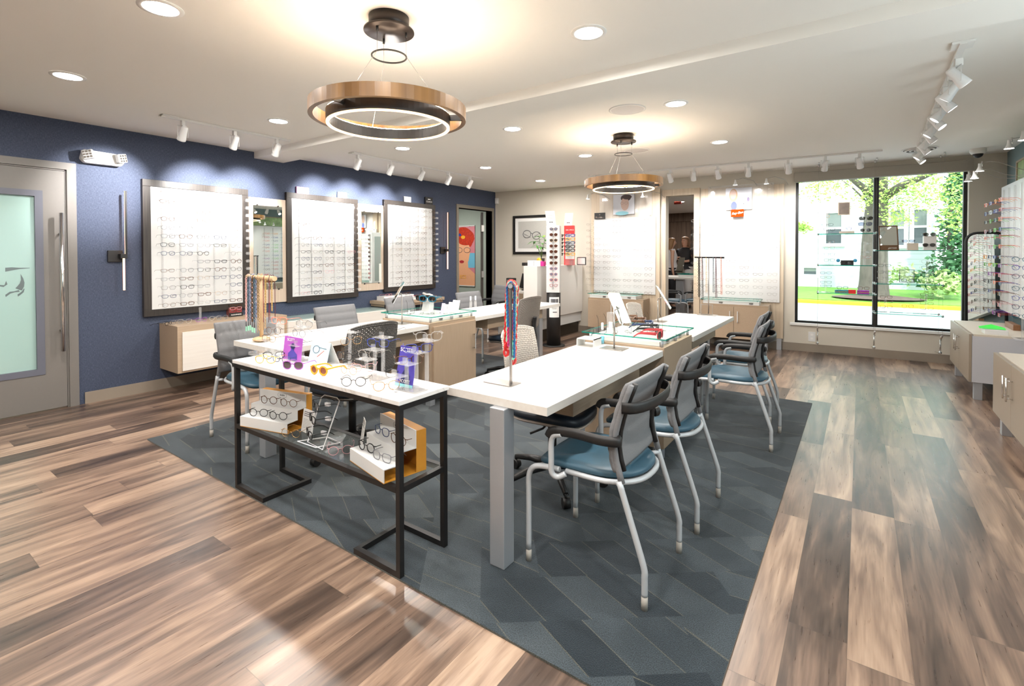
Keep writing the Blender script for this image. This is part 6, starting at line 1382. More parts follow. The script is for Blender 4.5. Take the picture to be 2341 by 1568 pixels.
# ---- right island: sunglasses on the glass, bottles
ZG = .8165
def isl_glasses(px, py, sh, co, r, yaw, label, lens=mSUNL): p = PZ(px, py, ZG); h_ = SHAPES[sh][1]; big_glasses(sh, co, r, (p.x, p.y, ZG + h_/2*1.15 + r + .001), (0, 0, yaw), label, lens, name='sunglasses', cat='sunglasses', s=1.15)
isl_glasses(1512, 774, 'sport', 'red', .0030, .12, 'dark red wrap sunglasses nearest on the glass top'); isl_glasses(1505, 762, 'sport', 'black', .0034, .2, 'black wrap sunglasses second on the glass top behind the red pair'); isl_glasses(1492, 752, 'sport', 'navy', .0038, .25, 'large navy wrap sunglasses in the middle of the glass top'); isl_glasses(1476, 744, 'sport', 'tortoise', .0038, .3, 'tortoiseshell wrap sunglasses on the glass top'); isl_glasses(1455, 738, 'sport', 'brown', .004, .2, 'brown wrap sunglasses farthest back on the glass top')
def bottle(label, pb, z, h_, r, mbody, mcap, liquid=None, glass=True):
    b = PZ(*pb, z); t = thing('spray_bottle', label, 'bottle', tuple(b)); P_ = (b.x, b.y, z)
    MB().lathe([(0, 0.0005), (r, .0005), (r, h_*.58), (r*.55, h_*.66), (r*.55, h_*.70)], P_, 16).build('body', mbody, t)
    if liquid: MB().lathe([(0, .003), (r*.93, .003), (r*.93, h_*.36), (0, h_*.36)], P_, 16).build('liquid', liquid, t)
    MB().lathe([(r*.62, h_*.68), (r*.62, h_*.97), (r*.4, h_), (0, h_)], P_, 16).build('cap', mcap, t)
mLIQ = mat('blue_liquid', (.06, .50, .68), .2)
bottle('small spray bottle with white cap and blue liquid on the near right-hand desk', (1377, 786), .745, .15, .014, mACRYL, mWHITE, mLIQ); bottle('clear spray bottle, left of the pair at the end of the left glass top', (1076, 707), .745, .15, .015, mACRYL, mWHITE); bottle('clear spray bottle, right of the pair at the end of the left glass top', (1087, 706), .745, .15, .015, mACRYL, mWHITE)
b = PZ(1396, 762, ZG); t = thing('acrylic_box', 'tall clear acrylic box on the right-hand glass top', 'box', tuple(b)); MB().box(b.x - .022, b.x + .022, b.y - .02, b.y + .02, ZG, ZG + .15).build('box', mACRYL, t, bevel=.002); MB().box(b.x - .012, b.x + .012, b.y - .008, b.y + .008, ZG, ZG + .08).build('card_inside', mPAPER, t)
b = PZ(1330, 792, .745); t = thing('acrylic_riser', 'low white acrylic bench beside the right-hand glass top', 'riser', tuple(b)); x0 = b.x - .04; MB().box(x0, x0 + .005, b.y, b.y + .12, .745, .80).box(x0, x0 + .13, b.y, b.y + .12, .795, .80).box(x0 + .125, x0 + .13, b.y, b.y + .12, .745, .80).build('bench', mWHITE, t)
# left island: sunglasses bust, cards
b = PZ(975, 712, ZG); t = thing('display_bust', 'grey folded nose form on the left-hand glass top', 'display stand', tuple(b)); MB().prism([(b.x - .05, b.y - .02, ZG), (b.x + .05, b.y - .02, ZG), (b.x + .045, b.y - .0, ZG + .09), (b.x, b.y, ZG + .13), (b.x - .045, b.y, ZG + .09)], (0, .06, 0)).build('nose_form', mat('pale_grey_card', (.55, .56, .55), .6, noise=.05), t)
p = PY(977, 683, b.y - .03); big_glasses('sport', 'teal', .005, tuple(p), (0, 0, NYAW + .35), 'dark teal wrap sunglasses on the grey nose form', mSUNL, name='sunglasses', cat='sunglasses', s=1.2); p = PY(968, 681, b.y - .0); big_glasses('sport', 'black', .004, tuple(p), (0, 0, NYAW + .35), 'black sunglasses behind the dark teal wrap pair', mSUNL, name='sunglasses', cat='sunglasses', s=1.15)
for k in range(3):
    b = PZ(1022 + 9*k, 714 - 3*k, ZG); t = thing('card_stack', '%s white card in the holder on the left-hand glass top' % ('front', 'middle', 'back')[k], 'card', tuple(b)); MB(lambda p: (p[0], p[1] + .25*(p[2] - ZG), p[2])).box(b.x - .045, b.x + .045, b.y, b.y + .006, ZG, ZG + .075 + .01*k).build('card', mPAPER, t)
b = PZ(1010, 718, ZG); t = thing('leaflet', 'lilac patterned leaflet beside the white cards', 'leaflet', tuple(b)); MB(lambda p: (p[0], p[1] + .25*(p[2] - ZG), p[2])).box(b.x - .02, b.x + .02, b.y, b.y + .003, ZG, ZG + .10).build('sheet', mat('lilac_print', (.60, .52, .75), .6, noise=.3, nscale=40), t)
# glasses inside the trays
for k in range(6):
    small_glasses('rect', ('grey', 'black', 'silver')[k % 3], .0012, (2.2 + .08*k, 3.25 + .07*k, .797), (0, PI/2, .3*k), '%s eyeglasses lying under the left-hand glass top, %s from the left' % (CNAME[('grey', 'black', 'silver')[k % 3]], ORD[k]), 'eyeglasses in the display trays')
    small_glasses('rect', ('black', 'tortoise', 'silver')[k % 3], .0012, (4.30 + .07*k, 3.30 + .08*k, .797), (0, PI/2, .3*k), '%s eyeglasses lying under the right-hand glass top, %s from the left' % (CNAME[('black', 'tortoise', 'silver')[k % 3]], ORD[k]), 'eyeglasses in the display trays')
# credenza things
ZC = .6755
def cred(px, py, sh, co, r, yaw, label): p = PX(px, py, .30); p.z = ZC + SHAPES[sh][1]/2 + r; q_ = PX(px, py, .30); q_.x = .24 + .0*px; small_glasses(sh, co, r, (max(.16, min(.36, q_.x)), q_.y, ZC + SHAPES[sh][1]/2 + r + .001), (0, 0, yaw), label, 'eyewear on the wall credenza')
cred(392, 738, 'rect', 'black', .0018, .8, 'black eyeglasses at the left end of the wall credenza'); cred(410, 734, 'panto', 'silver', .0014, .2, 'silver eyeglasses second from the left on the wall credenza'); cred(428, 732, 'panto', 'clear', .0018, -.4, 'clear eyeglasses third from the left on the wall credenza'); cred(467, 727, 'panto', 'purple', .0013, .2, 'thin purple eyeglasses by the clear post on the wall credenza'); cred(498, 716, 'round', 'clear', .0022, 0, 'clear round eyeglasses right of the clear post on the wall credenza'); cred(515, 716, 'round', 'grey', .0018, 0, 'grey round eyeglasses right of the clear post on the wall credenza')
p = PZ(458, 733, ZC); t = thing('acrylic_stand', 'clear acrylic post on the wall credenza', 'display stand', (p.x, p.y, ZC)); MB().cyl((p.x, p.y, ZC), (p.x, p.y, ZC + .14), .012, n=12).build('post', mACRYL, t); MB().box(p.x - .04, p.x + .04, p.y - .04, p.y + .04, ZC, ZC + .005).build('base', mACRYL, t)
p = PZ(543, 722, ZC); p.x = min(p.x, .33); p.y = PX(541, 722, p.x).y
t = thing('brand_sign', 'black sign with white capitals in front of red case tray on the credenza', 'sign', (p.x, p.y, ZC)); MB().box(p.x + .03, p.x + .04, p.y - .095, p.y + .05, ZC, ZC + .042).build('plaque', mBLACKP, t); text_mesh('lettering', 'ALEXANDER', .020, (p.x + .0407, p.y - .022, ZC + .021), face_to((1, 0, 0)), mPAPER, t)
t = thing('eyeglass_tray', 'stacked rack of reddish eyeglasses behind the black sign', 'display rack', (p.x, p.y, ZC)); MB().box(p.x - .05, p.x + .02, p.y - .09, p.y + .05, ZC, ZC + .10).build('rack', mat('red_brown_tray', (.22, .07, .06), .4, noise=.4, nscale=60), t, bevel=.004)
for k in range(3): small_glasses('rect', ('red', 'pink', 'tortoise')[k], .002, (p.x + .03, p.y - .02, ZC + .065 + k*.026), (0, 0, 0), '%s eyeglasses, %s from the bottom of the rack by the black sign' % (CNAME[('red', 'pink', 'tortoise')[k]], ORD[k]), 'eyeglasses in the credenza rack')
# tray and card reader on the oak ledge
t = thing('step_display', 'white two-step riser with red-brown eyeglasses on the oak-topped cabinet', 'display riser', (.25, 5.05, .70)); MB().box(.06, .22, 4.74, 5.32, .70, .76).box(.22, .42, 4.74, 5.40, .70, .725).build('steps', mWHITE, t)
for k, (x, y, z, co) in enumerate(((.20, 4.85, .76, 'pink'), (.20, 5.03, .76, 'grey'), (.20, 5.22, .76, 'tortoise'), (.38, 4.85, .725, 'coral'), (.38, 5.05, .725, 'tortoise'), (.38, 5.27, .725, 'red'))): small_glasses('rect', co, .002, (x, y, z + .0185), (0, 0, .1), '%s eyeglasses, %s step of the riser on the oak-topped cabinet, %s from left' % (CNAME[co], 'upper' if k < 3 else 'lower', ORD[k % 3]), 'eyeglasses on the white riser')
t = thing('card_reader', 'white card reader with dark screen on the oak-topped cabinet', 'card reader', (.28, 5.56, .70)); R = Matrix.Rotation(.25, 3, 'Y'); MB().obox((.28, 5.56, .74), (.16, .09, .035), R).build('housing', mWHITE, t, bevel=.01); MB().obox(Vector((.28, 5.56, .74)) + R @ Vector((-.03, 0, .019)), (.06, .06, .002), R).build('screen', mBLACKP, t); MB().box(.24, .32, 5.53, 5.59, .70, .74).build('foot', mWHITE, t)

# ---- sunglasses tower
tx, ty = 2.075, 6.40
t = thing('sunglasses_tower', 'white sunglasses tower on a black column before the reception desk', 'display tower', (tx, ty, 0))
MB().lathe([(0, 0), (.17, 0), (.17, .010), (.10, .016), (0, .016)], (tx, ty, 0), 32).build('base_disc', mBLACKP, t); MB().lathe([(.0, .014), (.105, .014), (.105, .795), (.0, .795)], (tx, ty, 0), 32).build('column', mBLACKP, t)
TR = Matrix.Rotation(math.atan2(CAMP.x - tx, -(CAMP.y - ty))*1.0 - .12, 3, 'Z')
def TT(p): return Vector((tx, ty, 0)) + TR @ Vector(p)
MB(TT).box(-.10, .10, -.085, .085, .80, 1.80).build('display_box', mWHITE, t, bevel=.006)
MB(TT).box(-.105, -.101, -.03, .09, .85, 1.72).build('side_mirror', mat('side_panel_grey', (.35, .40, .38), .2), t)
yawT = math.atan2((TR @ Vector((0, -1, 0))).y, (TR @ Vector((0, -1, 0))).x)
lens_seq = [mSUNG, mSUNB, mSUNL, mSUNB, mSUNB, mSUNB, mSUNB, mSUNG, mSUNG, mSUNG, mLENS]; fc = ['brown', 'tortoise', 'gold', 'brown', 'tortoise', 'black', 'tortoise', 'pink', 'pink', 'coral', 'red']
for k in range(11):
    p = TT((0.012, -.112, 1.745 - k*.0835)); small_glasses('round' if k not in (5,) else 'panto', fc[k], .0018, tuple(p), (0, 0, yawT), '%s round sunglasses, %s from the top of the white tower' % (CNAME[fc[k]], ORD[k]), 'sunglasses on the tower', lens_seq[k], **SG)
MB(TT).box(-.012, .012, -.10, -.085, .85, 1.76).build('holder_strip', mACRYL, t)
def sheet(label, T_, x0, x1, y, z0, z1, lines=5, glasses=True, name='paper_sign'):
    t = thing(name, label, 'sign', tuple(T_(((x0 + x1)/2, y, z0)))); MB(T_).box(x0, x1, y, y + .002, z0, z1).build('sheet', mPAPER, t); l_ = MB(T_); w_, h_ = x1 - x0, z1 - z0
    for k in range(lines): l_.box(x0 + w_*(.2 + .05*(k % 2)), x1 - w_*(.2 + .06*(k % 3)), y - .0008, y, z0 + h_*(.40 + .07*k), z0 + h_*(.412 + .07*k))
    if glasses: l_.box(x0 + w_*.3, x0 + w_*.48, y - .0008, y, z0 + h_*.20, z0 + h_*.26).box(x0 + w_*.52, x0 + w_*.70, y - .0008, y, z0 + h_*.20, z0 + h_*.26).box(x0 + w_*.3, x0 + w_*.70, y - .0008, y, z0 + h_*.25, z0 + h_*.27)
    l_.build('printed_lines', mINK, t); return t
sheet('white clip card leaning above the white sunglasses tower', lambda p: TT((p[0] - .12*(p[2] - 1.8), p[1], p[2])), -.10, .04, -.02, 1.80, 2.02)
def curveT(p): a_ = p[0]/.108; return TT((.108*math.sin(a_), -.108*math.cos(a_) + p[1], p[2]))
sh_ = MB(curveT); n = 8; x0, x1 = -.055, .105
t = thing('paper_sign', 'white paper notice taped around the black column of the tower', 'sign', tuple(TT((.02, -.108, .40))))
sh_.add([(x0 + (x1 - x0)*i/n, -.001, z) for z in (.435, .735) for i in range(n + 1)], [(i, i + 1, n + 2 + i, n + 1 + i) for i in range(n)], 0, True).build('sheet', mPAPER, t)
l_ = MB(curveT)
for k, (za_, zb_, f0, f1) in enumerate(((.655, .71, .15, .9), (.60, .606, .35, .65), (.575, .58, .25, .75), (.56, .565, .3, .7), (.505, .52, .35, .75))):
    l_.add([(x0 + (x1 - x0)*(f0 + (f1 - f0)*i/4), -.002, z) for z in (za_, zb_) for i in range(5)], [(i, i + 1, 6 + i, 5 + i) for i in range(4)])
l_.build('printed_lines', mINK, t)
# ---- red goggle display and things on the reception desk
ZR = 1.19
gy = 7.3; gx = PY(1302, 602, gy).x
t = thing('goggle_display', 'red sports goggle display tower on the reception desk', 'display tower', (gx, gy, ZR)); G_ = lambda p: Vector((gx, gy, 0)) + TR @ Vector(p)
zt = PY(1301, 516, gy).z; hw = .085
MB(G_).box(-hw, hw, -.06, .06, ZR, zt).build('red_body', mat('red_display', (.72, .03, .03), .4, noise=.04), t); MB(G_).box(-hw + .02, hw, -.064, -.06, ZR + .10, zt - .14).build('white_front', mWHITE, t)
zb_ = zt - .075; text_mesh('lettering', 'REC SPECS', .028, tuple(G_((0.01, -.0648, zb_))), TR @ face_to((0, -1, 0)), mPAPER, t)
MB(G_).box(-hw + .02, hw, -.10, -.06, ZR + .005, ZR + .09).build('front_tray', mACRYL, t)
for k in range(6): small_glasses('sport', ('blue', 'yellow', 'navy', 'black', 'black', 'yellow')[k], .004, tuple(G_((.02, -.11, zt - .165 - k*.062))), (0, 0, yawT), '%s sports goggles, %s from the top of the red display' % (CNAME[('blue', 'yellow', 'navy', 'black', 'black', 'yellow')[k]], ORD[k]), 'goggles on the red display', mLENS, name='sports_goggles', cat='goggles')
for k in range(6): small_glasses('sport', 'black', .004, tuple(G_((-.13, -.0, zt - .165 - k*.062))), (0, 0, yawT - PI/2), 'black sports goggles on the left side of the red display, %s from top' % ORD[k], 'goggles on the red display', mLENS, name='sports_goggles', cat='goggles')
sheet('white framed notice on top of the red goggle display', lambda p: G_((p[0] + .10*(p[2] - zt), p[1], p[2])), -.09, .04, -.02, zt, zt + .21, 6)
a = PX(1312, 600, 1.45); t = thing('tablet_frame', 'black-framed white notice standing at the right of the reception desk', 'picture frame', (1.42, a.y + .2, ZR)); yy = 7.45; x0 = PY(1319, 585, yy).x; x1_ = PY(1339, 585, yy).x; MB().box(x0, x1_, yy, yy + .015, ZR, ZR + .13).build('frame', mBLACKP, t); MB().box(x0 + .012, x1_ - .012, yy - .001, yy, ZR + .012, ZR + .118).build('notice', mPAPER, t)
# plant
pb = Vector((PX(1238, 600, 1.25).x, PX(1238, 602, 1.25).y, ZR)); t = thing('potted_plant', 'leafy green plant in a dark pot on the reception desk', 'plant', tuple(pb))
MB().lathe([(0, 0), (.05, 0), (.06, .11), (.055, .11), (.0, .10)], tuple(pb), 20).build('pot', mat('dark_pot', (.05, .03, .025), .4), t)
rnd = random.Random(4); stm = MB(); 
mLF = [mat('plant_leaf', (.06, .30, .03), .4, noise=.2, nscale=20), mat('plant_leaf_bright', (.25, .55, .02), .4, noise=.1)]
def leaf(mb, base, d, L_, w_):
    d = d.normalized(); s_ = d.cross(Vector((0, 0, 1))); s_ = s_.normalized() if s_.length > .05 else Vector((1, 0, 0)); u = s_.cross(d)
    v = []
    for i in range(6):
        f = i/5; p = base + d*L_*f - Vector((0, 0, 1))*L_*.35*f*f; ww = w_*math.sin(PI*min(1, f*.95 + .03))**.8; v += [p - s_*ww + u*ww*.2, p, p + s_*ww + u*ww*.2]
    return mb.add(v, [(3*i, 3*i + 1, 3*i + 4, 3*i + 3) for i in range(5)] + [(3*i + 1, 3*i + 2, 3*i + 5, 3*i + 4) for i in range(5)], 0, True)
tops = []
for px, py, dy in ((1232, 540, 0), (1222, 552, .03), (1240, 556, -.04), (1228, 562, .0), (1246, 548, .03), (1238, 565, -.05)):
    q = PY(px, py, pb.y + dy); stm.tube([pb + Vector((0, 0, .1)), (pb + q)/2 + Vector((0, 0, .08)), q], .003, 5); tops.append(q)
stm.build('stem', mat('plant_stem', (.12, .2, .04), .6), t)
for q in tops:
    for k in range(6): a_ = 2*PI*k/6 + rnd.uniform(-.2, .2); lf_ = MB(); leaf(lf_, q, Vector((math.cos(a_), math.sin(a_), rnd.uniform(-.1, .35))), rnd.uniform(.10, .15), .016); lf_.build('leaf', mLF[0], t, recalc=False)
q = PY(1246, 538, pb.y - .05)
for k in range(5): a_ = 2*PI*k/5; lf_ = MB(); leaf(lf_, q, Vector((math.cos(a_), math.sin(a_), .0)), .09, .014); lf_.build('leaf', mLF[1], t, recalc=False)
MB().tube([pb + Vector((0, 0, .1)), q], .003, 5).build('stem', MATS['plant_stem'], t)
b = Vector((PY(1232, 600, pb.y - .2).x, pb.y - .2, ZR)); t = thing('round_ornament', 'yellow round ornament in front of the potted plant', 'ornament', tuple(b)); MB().ball((b.x, b.y, ZR + .065), .05, 18, sc=(1, .5, 1.15)).build('disc', mat('amber_yellow', (.80, .42, .02), .35, noise=.1), t); MB().box(b.x - .02, b.x + .02, b.y - .02, b.y + .02, ZR, ZR + .02).build('foot', mWHITE, t)
for k, (px0, px1, m_, lab) in enumerate(((1206, 1220, mPAPER, 'left white card box on the near corner of the reception desk'), (1221, 1235, mPAPER, 'right white card box on the near corner of the reception desk'), (1236, 1243, mat('hot_pink', (.85, .03, .30), .5), 'hot pink card box on the near corner of the reception desk'))):
    yy = 6.42; x0, x1_ = PY(px0, 600, yy).x, PY(px1, 600, yy).x; t = thing('card_box', lab, 'box', ((x0 + x1_)/2, yy, ZR)); MB().box(x0, x1_, yy - .0, yy + .06, ZR, ZR + .085 - .012*(k == 2)).build('carton', m_, t, bevel=.001)
x0 = PY(1197, 605, 6.5).x; t = thing('phone', 'small black phone at the near corner of the reception desk', 'phone', (x0 + .04, 6.5, ZR)); MB().box(x0, x0 + .06, 6.45, 6.55, ZR, ZR + .05).build('handset', mBLACKP, t, bevel=.005)
# things behind the left desks
p = PZ(1142, 690, .60); t = thing('side_cabinet', 'small pale drawer cabinet left of the reception desk', 'cabinet', (.75, 6.8, 0)); yy = 6.95; x0, x1_ = PY(1141, 680, yy).x, PY(1196, 680, yy).x; zt = PY(1141, 664, yy).z; MB().box(x0, x1_, yy, yy + .4, 0, zt).build('body', mWHITELAM, t); MB().box(x0 + .02, (x0 + x1_)/2, yy - .012, yy, .1, zt - .03).build('drawer_front', mWHITELAM, t); MB().box(x1_ - .08, x1_, yy - .012, yy, .1, zt - .03).build('oak_strip', mOAK, t)
t = thing('telephone', 'black desk telephone on the small pale cabinet', 'phone', (x0 + .15, yy + .1, zt)); a = PY(1162, 630, yy + .15); MB().box(a.x, a.x + .14, yy + .08, yy + .2, zt, zt + .22).build('body', mBLACKP, t, bevel=.01); MB().box(a.x + .02, a.x + .12, yy + .076, yy + .08, zt + .13, zt + .19).build('screen', mat('screen_grey', (.25, .22, .2), .2), t)
a = PY(1182, 650, yy + .1); t = thing('monitor', 'dark monitor leaning against the reception desk', 'monitor', (a.x, yy + .25, zt)); MB().obox((a.x + .06, yy + .28, zt + .15), (.20, .02, .26), Matrix.Rotation(.25, 3, 'Y')).build('screen', mBLACKP, t); MB().box(a.x, a.x + .1, yy + .24, yy + .36, zt, zt + .02).build('foot', mBLACKP, t)
dup(gc, (1.02, 6.30, 0), -PI/2 - .3, 'dark-looking guest chair turned toward the camera beside the far doorway')
# poster in the side room
mRED = mat('red_hair_print', (.50, .035, .01), .5, noise=.6, nscale=22); py_ = 8.49
x0, x1_ = -1.86, PY(1086, 580, py_).x; z1_, z0_ = PY(1086, 517, py_).z, PY(1086, 653, py_).z; w_, h_ = x1_ - x0, z1_ - z0_
t = thing('poster', 'hanging poster of a red-haired person in round glasses inside the doorway', 'poster', ((x0 + x1_)/2, py_, z0_))
MB().box(x0, x1_, py_ - .006, py_, z0_, z1_).build('sheet', mat('pink_blue_print', (.62, .22, .26), .5, noise=.2, nscale=2), t); MB().box(x0, x1_, py_ - .014, py_ + .002, z1_, z1_ + .02).box(x0, x1_, py_ - .014, py_ + .002, z0_ - .02, z0_).build('hanger_bar', mWHITE, t)
def pell(cu, cz, ru, rz, k, m, nm): MB().add([(x0 + w_*(cu + ru*math.cos(2*PI*i/28)*(1 + .06*math.sin(5*2*PI*i/28))), py_ - .0065 - .0006*k, z0_ + h_*(cz + rz*math.sin(2*PI*i/28))) for i in range(28)], [tuple(range(28))]).build(nm, m, t)
MB().box(x0 + w_*.68, x1_, py_ - .0068, py_ - .0062, z0_ + h_*.3, z0_ + h_*.55).build('blue_patch', mat('sky_print', (.16, .48, .66), .5), t)
mSKO = mat('warm_skin_print', (.80, .40, .22), .5, noise=.06)
MB().add([(x0, py_ - .0072, z0_), (x1_, py_ - .0072, z0_), (x1_, py_ - .0072, z0_ + h_*.20), (x0 + w_*.72, py_ - .0072, z0_ + h_*.30), (x0 + w_*.70, py_ - .0072, z0_ + h_*.42), (x0 + w_*.2, py_ - .0072, z0_ + h_*.42), (x0, py_ - .0072, z0_ + h_*.22)], [tuple(range(7))]).build('printed_shoulders', mSKO, t)
pell(.50, .80, .46, .19, 2, mRED, 'printed_hair'); pell(.48, .56, .32, .22, 3, mSKO, 'printed_face'); pell(.62, .78, .36, .10, 4, mRED, 'printed_fringe')
pell(.50, .82, .09, .03, 5, FRM['yellow'], 'yellow_flower'); pell(.36, .86, .06, .025, 5, FRM['blue'], 'blue_flower'); pell(.44, .40, .10, .026, 5, FRM['red'], 'printed_lips')
gd = MB()
for sg in (-1, 1): gd.tube([(x0 + w_*(.50 + sg*.17 + .135*math.cos(2*PI*i/18)), py_ - .011, z0_ + h_*(.60 + .045*math.sin(2*PI*i/18))) for i in range(18)], .005, 5, closed=True)
gd.build('printed_glasses', mINK, t); text_mesh('lettering', 'ECS', .11, (x0 + w_*.5, py_ - .012, z0_ + h_*.14), face_to((0, -1, 0)), FRM['yellow'], t)

# ================================================================== MIRROR REFLECTION BUILT AS A MADE-UP ROOM
def BP(px, py, y): return PY(px, py, y)
yT = 10.6
a, c_ = BP(1520, 633, yT), BP(1600, 633, yT); zT = BP(1550, 634, yT).z
t = thing('desk', 'white-topped high desk in the mirror reflection built as a room', 'desk', ((a.x + c_.x)/2, yT + .4, 0)); MB().box(a.x - .3, c_.x, yT, yT + 1.0, zT - .04, zT).build('top', mWHITELAM, t); l0, l1 = BP(1545, 680, yT + .1).x, BP(1562, 680, yT + .1).x; MB().box(l0, l1, yT + .1, yT + .2, 0, zT - .04).build('leg', mALU, t)
dup(gc, (BP(1533, 700, 9.6).x, 9.75, 0), .3, 'guest chair left of the desk leg in the mirror reflection built as a room'); dup(gc, (BP(1578, 690, 10.0).x + .1, 10.05, 0), PI, 'guest chair right of the desk leg in the mirror reflection built as a room')
p = BP(1562, 632, yT + .5); t = thing('counter_mirror', 'counter mirror on the desk in the mirror reflection built as a room', 'mirror', (p.x, yT + .5, zT)); MB().cyl((p.x, yT + .5, zT), (p.x, yT + .5, zT + .25), .006, n=8).build('rod', mSTEEL, t); MB().box(p.x - .07, p.x + .07, yT + .45, yT + .55, zT, zT + .01).build('base_plate', mSTEEL, t); MB().prism([(p.x - .16, yT + .45, zT + .08), (p.x - .0, yT + .45, zT + .06), (p.x + .02, yT + .55, zT + .42), (p.x - .10, yT + .55, zT + .42)], (0, .006, 0)).build('mirror_glass', mMIRROR, t)
p = BP(1573, 628, yT + .4); t = thing('glass_tray', 'small glass-topped tray on the desk in the mirror reflection built as a room', 'tray', (p.x, yT + .4, zT)); MB().box(p.x - .15, p.x + .2, yT + .2, yT + .6, zT, zT + .05).build('tray', mWHITE, t); MB().box(p.x - .17, p.x + .22, yT + .18, yT + .62, zT + .06, zT + .07).build('glass_top', mGLASSE, t)
p = PD(1548, 458, 1); d_ = ray(1548, 458); tt = (CEIL - 1.38)/d_.z; q = CAMP + d_*tt
t = thing('exit_sign', 'red-lettered exit sign on the ceiling in the mirror reflection built as a room', 'sign', tuple(q)); yy = 11.5; a = PY(1541, 459, yy); c_ = PY(1557, 463, yy); MB().box(a.x, c_.x, yy, yy + .04, c_.z - .03, a.z + .06).build('housing', mat('dull_red', (.35, .03, .02), .5), t); text_mesh('lettering', 'EXIT', .07, ((a.x + c_.x)/2, yy - .003, (a.z + c_.z)/2 + .015), face_to((0, -1, 0)), emis('exit_red', (1, .15, .08), 1.5), t)
q = PZ(1556, 461, CEIL); dup(proto, (q.x, q.y, CEIL), 0, 'round recessed downlight in the mirror reflection built as a room') if 8.3 < q.y < 15 else None
# ---- two people reflected in the mirror, built standing in the made-up room
def skin_body(name, verts, edges, radii, root, m, parent, sub=2, sx=1.0):
    me = bpy.data.meshes.new(name); me.from_pydata([tuple(v) for v in verts], edges, []); o = bpy.data.objects.new(name, me); COL.objects.link(o)
    md = o.modifiers.new('skin', 'SKIN'); md.use_smooth_shade = True
    for i, r in enumerate(radii): sv = me.skin_vertices[0].data[i]; sv.radius = r if isinstance(r, tuple) else (r, r); sv.use_root = (i == root)
    s_ = o.modifiers.new('sub', 'SUBSURF'); s_.levels = sub; s_.render_levels = sub; me.materials.append(m); o.parent = parent; return o
def person(label, x, y, rz, H_, hairm, topm, botm, arms, hair_len, sleeves=False):
    t = thing('person', label, 'person', (x, y, 0), rz); k = H_/1.68
    S_ = lambda p: Vector(p)*k
    # local frame: facing +x, left is +y
    V = [(0, 0, .92), (0.0, 0, 1.08), (.01, 0, 1.25), (0, 0, 1.38), (.005, 0, 1.45), (.02, 0, 1.53), (.02, 0, 1.61)]
    Rr = [(.12, .155), (.095, .125), (.105, .145), (.075, .12), (.048, .05), (.075, .07), (.068, .062)]
    E_ = [(0, 1), (1, 2), (2, 3), (3, 4), (4, 5), (5, 6)]
    for sg in (-1, 1):
        b_ = len(V); V += [(0, .09*sg, .86), (.01, .095*sg, .48), (-.01, .10*sg, .09), (.10, .11*sg, .03)]; Rr += [.088, .056, .036, .032]; E_ += [(0, b_), (b_, b_ + 1), (b_ + 1, b_ + 2), (b_ + 2, b_ + 3)]
    for sg, pts in arms:
        b_ = len(V); V += [(0, .175*sg, 1.36)] + pts; Rr += [.048, .036, .030, .020, .012]; E_ += [(3, b_), (b_, b_ + 1), (b_ + 1, b_ + 2), (b_ + 2, b_ + 3)]
        # palm then fingers
        V.append(tuple(Vector(pts[2]) + (Vector(pts[2]) - Vector(pts[1])).normalized()*.06)); E_.append((b_ + 3, b_ + 4))
    body = skin_body('body', [S_(v) for v in V], E_, [tuple(q*k for q in r) if isinstance(r, tuple) else r*k for r in Rr], 0, mSKIN, t)
    # fingers
    for sg, pts in arms:
        e = S_(pts[2]); d = (Vector(pts[2]) - Vector(pts[1])).normalized(); s_ = d.cross(Vector((0, 0, 1))); s_ = s_.normalized() if s_.length > .1 else Vector((0, 1, 0)); fg = MB()
        for i in range(4): o_ = s_*(i - 1.5)*.017; fg.tube([e + d*.05 + o_, e + d*.09 + o_ - Vector((0, 0, .004)), e + d*(.115 - .008*abs(i - 1.5)) + o_ - Vector((0, 0, .016))], [.008, .0075, .006], 6)
        fg.tube([e + s_*.03, e + s_*.045 + d*.035], [.009, .007], 6); fg.build('fingers', mSKIN, t, local=True)
    # clothes follow the body
    def ring(z, cx, rx, ry, n=20): return [(k*(cx + rx*math.cos(2*PI*i/n)), k*ry*math.sin(2*PI*i/n), k*z) for i in range(n)]
    def shell(name, rings, m):
        n = 20; vs = [p for r in rings for p in r]; MB().add(vs, [(i*n + j, i*n + (j + 1) % n, (i + 1)*n + (j + 1) % n, (i + 1)*n + j) for i in range(len(rings) - 1) for j in range(n)], 0, True).build(name, m, t, local=True)
    shell('top', [ring(.92, 0, .165, .205), ring(1.02, 0, .145, .18), ring(1.12, .0, .125, .162), ring(1.25, .012, .135, .18), ring(1.33, .005, .112, .186), ring(1.385, .0, .098, .178), ring(1.42, 0, .085, .125), ring(1.435, .01, .07, .085)], topm)
    if sleeves:
        for sg, pts in arms: MB().tube(smooth_path([S_((0, .165*sg, 1.375)), S_((0, .195*sg, 1.34)), S_(((0 + pts[0][0])/2, (.185*sg + pts[0][1])/2, (1.36 + pts[0][2])/2)), S_(pts[0]), S_(Vector(pts[0])*.5 + Vector(pts[1])*.5)], 3), [q*k for q in [.05, .058, .062, .06, .058, .056, .054, .052, .05, .05, .049, .048, .047]], 10).build('sleeve', topm, t, local=True)
    for sg in (-1, 1):
        def lr(z, cx, r): return [(k*(cx + r*math.cos(2*PI*i/20)), k*(.093*sg + r*math.sin(2*PI*i/20)), k*z) for i in range(20)]
        shell('trouser_leg', [lr(.98, 0, .11), lr(.86, 0, .112), lr(.5, .01, .085), lr(.12, -.005, .075)], botm)
        MB().tube([S_((-.04, .10*sg, .035)), S_((.06, .105*sg, .03)), S_((.14, .112*sg, .022))], [.04*k, .042*k, .026*k], 10).build('shoe', mBLACKP, t, local=True)
    # head: face features and hair
    hc = S_((.02, 0, 1.585))
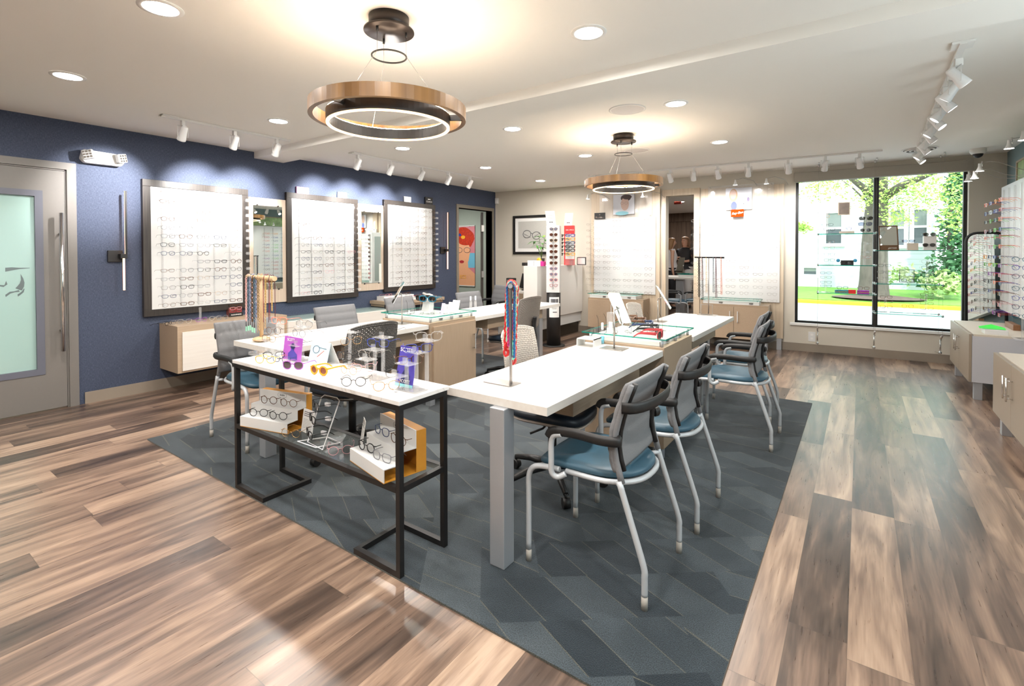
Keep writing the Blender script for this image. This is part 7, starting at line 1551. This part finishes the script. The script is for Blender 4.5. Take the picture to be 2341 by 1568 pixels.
    MB().ball(tuple(hc), .088*k, 20, sc=(1.02, .86, 1.22)).build('head', mSKIN, t, local=True)
    ft = MB()
    for sg in (-1, 1): ft.ball(tuple(hc + Vector((.082, .030*sg, .012))*k), .009*k, 8)
    ft.build('eyes', mINK, t, local=True); MB().ball(tuple(hc + Vector((.092, 0, -.012))*k), .013*k, 8, sc=(1, .7, 1.4)).build('nose', mSKIN, t, local=True); MB().ball(tuple(hc + Vector((.082, 0, -.045))*k), .015*k, 8, sc=(.5, 1.4, .4)).build('mouth', mat('lips', (.45, .12, .10), .5), t, local=True)
    hb = MB(); n = 22
    rings = []
    for z, rx, ry, cx in ((.112, .02, .02, 0), (.10, .065, .06, -.005), (.06, .100, .088, -.012), (.0, .108, .096, -.02), (-.07, .100, .102, -.035), (-.15, .075, .110, -.05), (-.15 - hair_len, .045, .085, -.075), (-.17 - hair_len, .015, .04, -.08)):
        rings.append([tuple(hc + Vector((cx + rx*math.cos(a_)*(1 if math.cos(a_) < .55 or z > .05 else .25), ry*math.sin(a_), z))*k) for a_ in [2*PI*i/n for i in range(n)]])
    vs = [p for r in rings for p in r]; hb.add(vs, [(i*n + j, i*n + (j + 1) % n, (i + 1)*n + (j + 1) % n, (i + 1)*n + j) for i in range(len(rings) - 1) for j in range(n)], 0, True).build('hair', hairm, t, local=True)
    return t
mHB = mat('blonde_hair', (.30, .16, .065), .55, noise=.35, nscale=80, stretch=(1, 1, .08)); mHL = mat('light_brown_hair', (.24, .13, .07), .55, noise=.35, nscale=80, stretch=(1, 1, .08))
yP = 12.5
p1, p2 = BP(1537, 600, yP), BP(1566, 600, yP + .1)

mTOPB = mat('black_top', (.014, .013, .015), .7, noise=.1); mTROW = mat('white_trousers', (.72, .70, .68), .7, noise=.03); mTOPW = mat('white_sleeveless_top', (.74, .72, .72), .7, noise=.03); mTROB = mat('black_trousers', (.012, .012, .016), .7, noise=.1)
h1 = PY(1540, 545, yP).z; h2 = PY(1566, 541, yP + .1).z
person('person with long fair hair in a white sleeveless top, seen from the side', BP(1534, 600, yP).x, yP, .5, max(1.6, min(1.78, h1)), mHB, mTOPW, mTROB,
       [(1, [(.02, .235, 1.12), (.14, .22, .96), (.20, .20, .90)]), (-1, [(-.02, -.225, 1.10), (.0, -.225, .88), (.02, -.22, .80)])], .14)
person('person in a black wrap top and white trousers looking down with hands together', BP(1567, 600, yP + .45).x, yP + .45, -PI/2 - .35, max(1.6, min(1.8, h2)), mHL, mTOPB, mTROW,
       [(1, [(.03, .245, 1.13), (.20, .12, 1.10), (.26, .04, 1.13)]), (-1, [(.03, -.245, 1.13), (.20, -.12, 1.16), (.26, -.03, 1.19)])], .02, True)
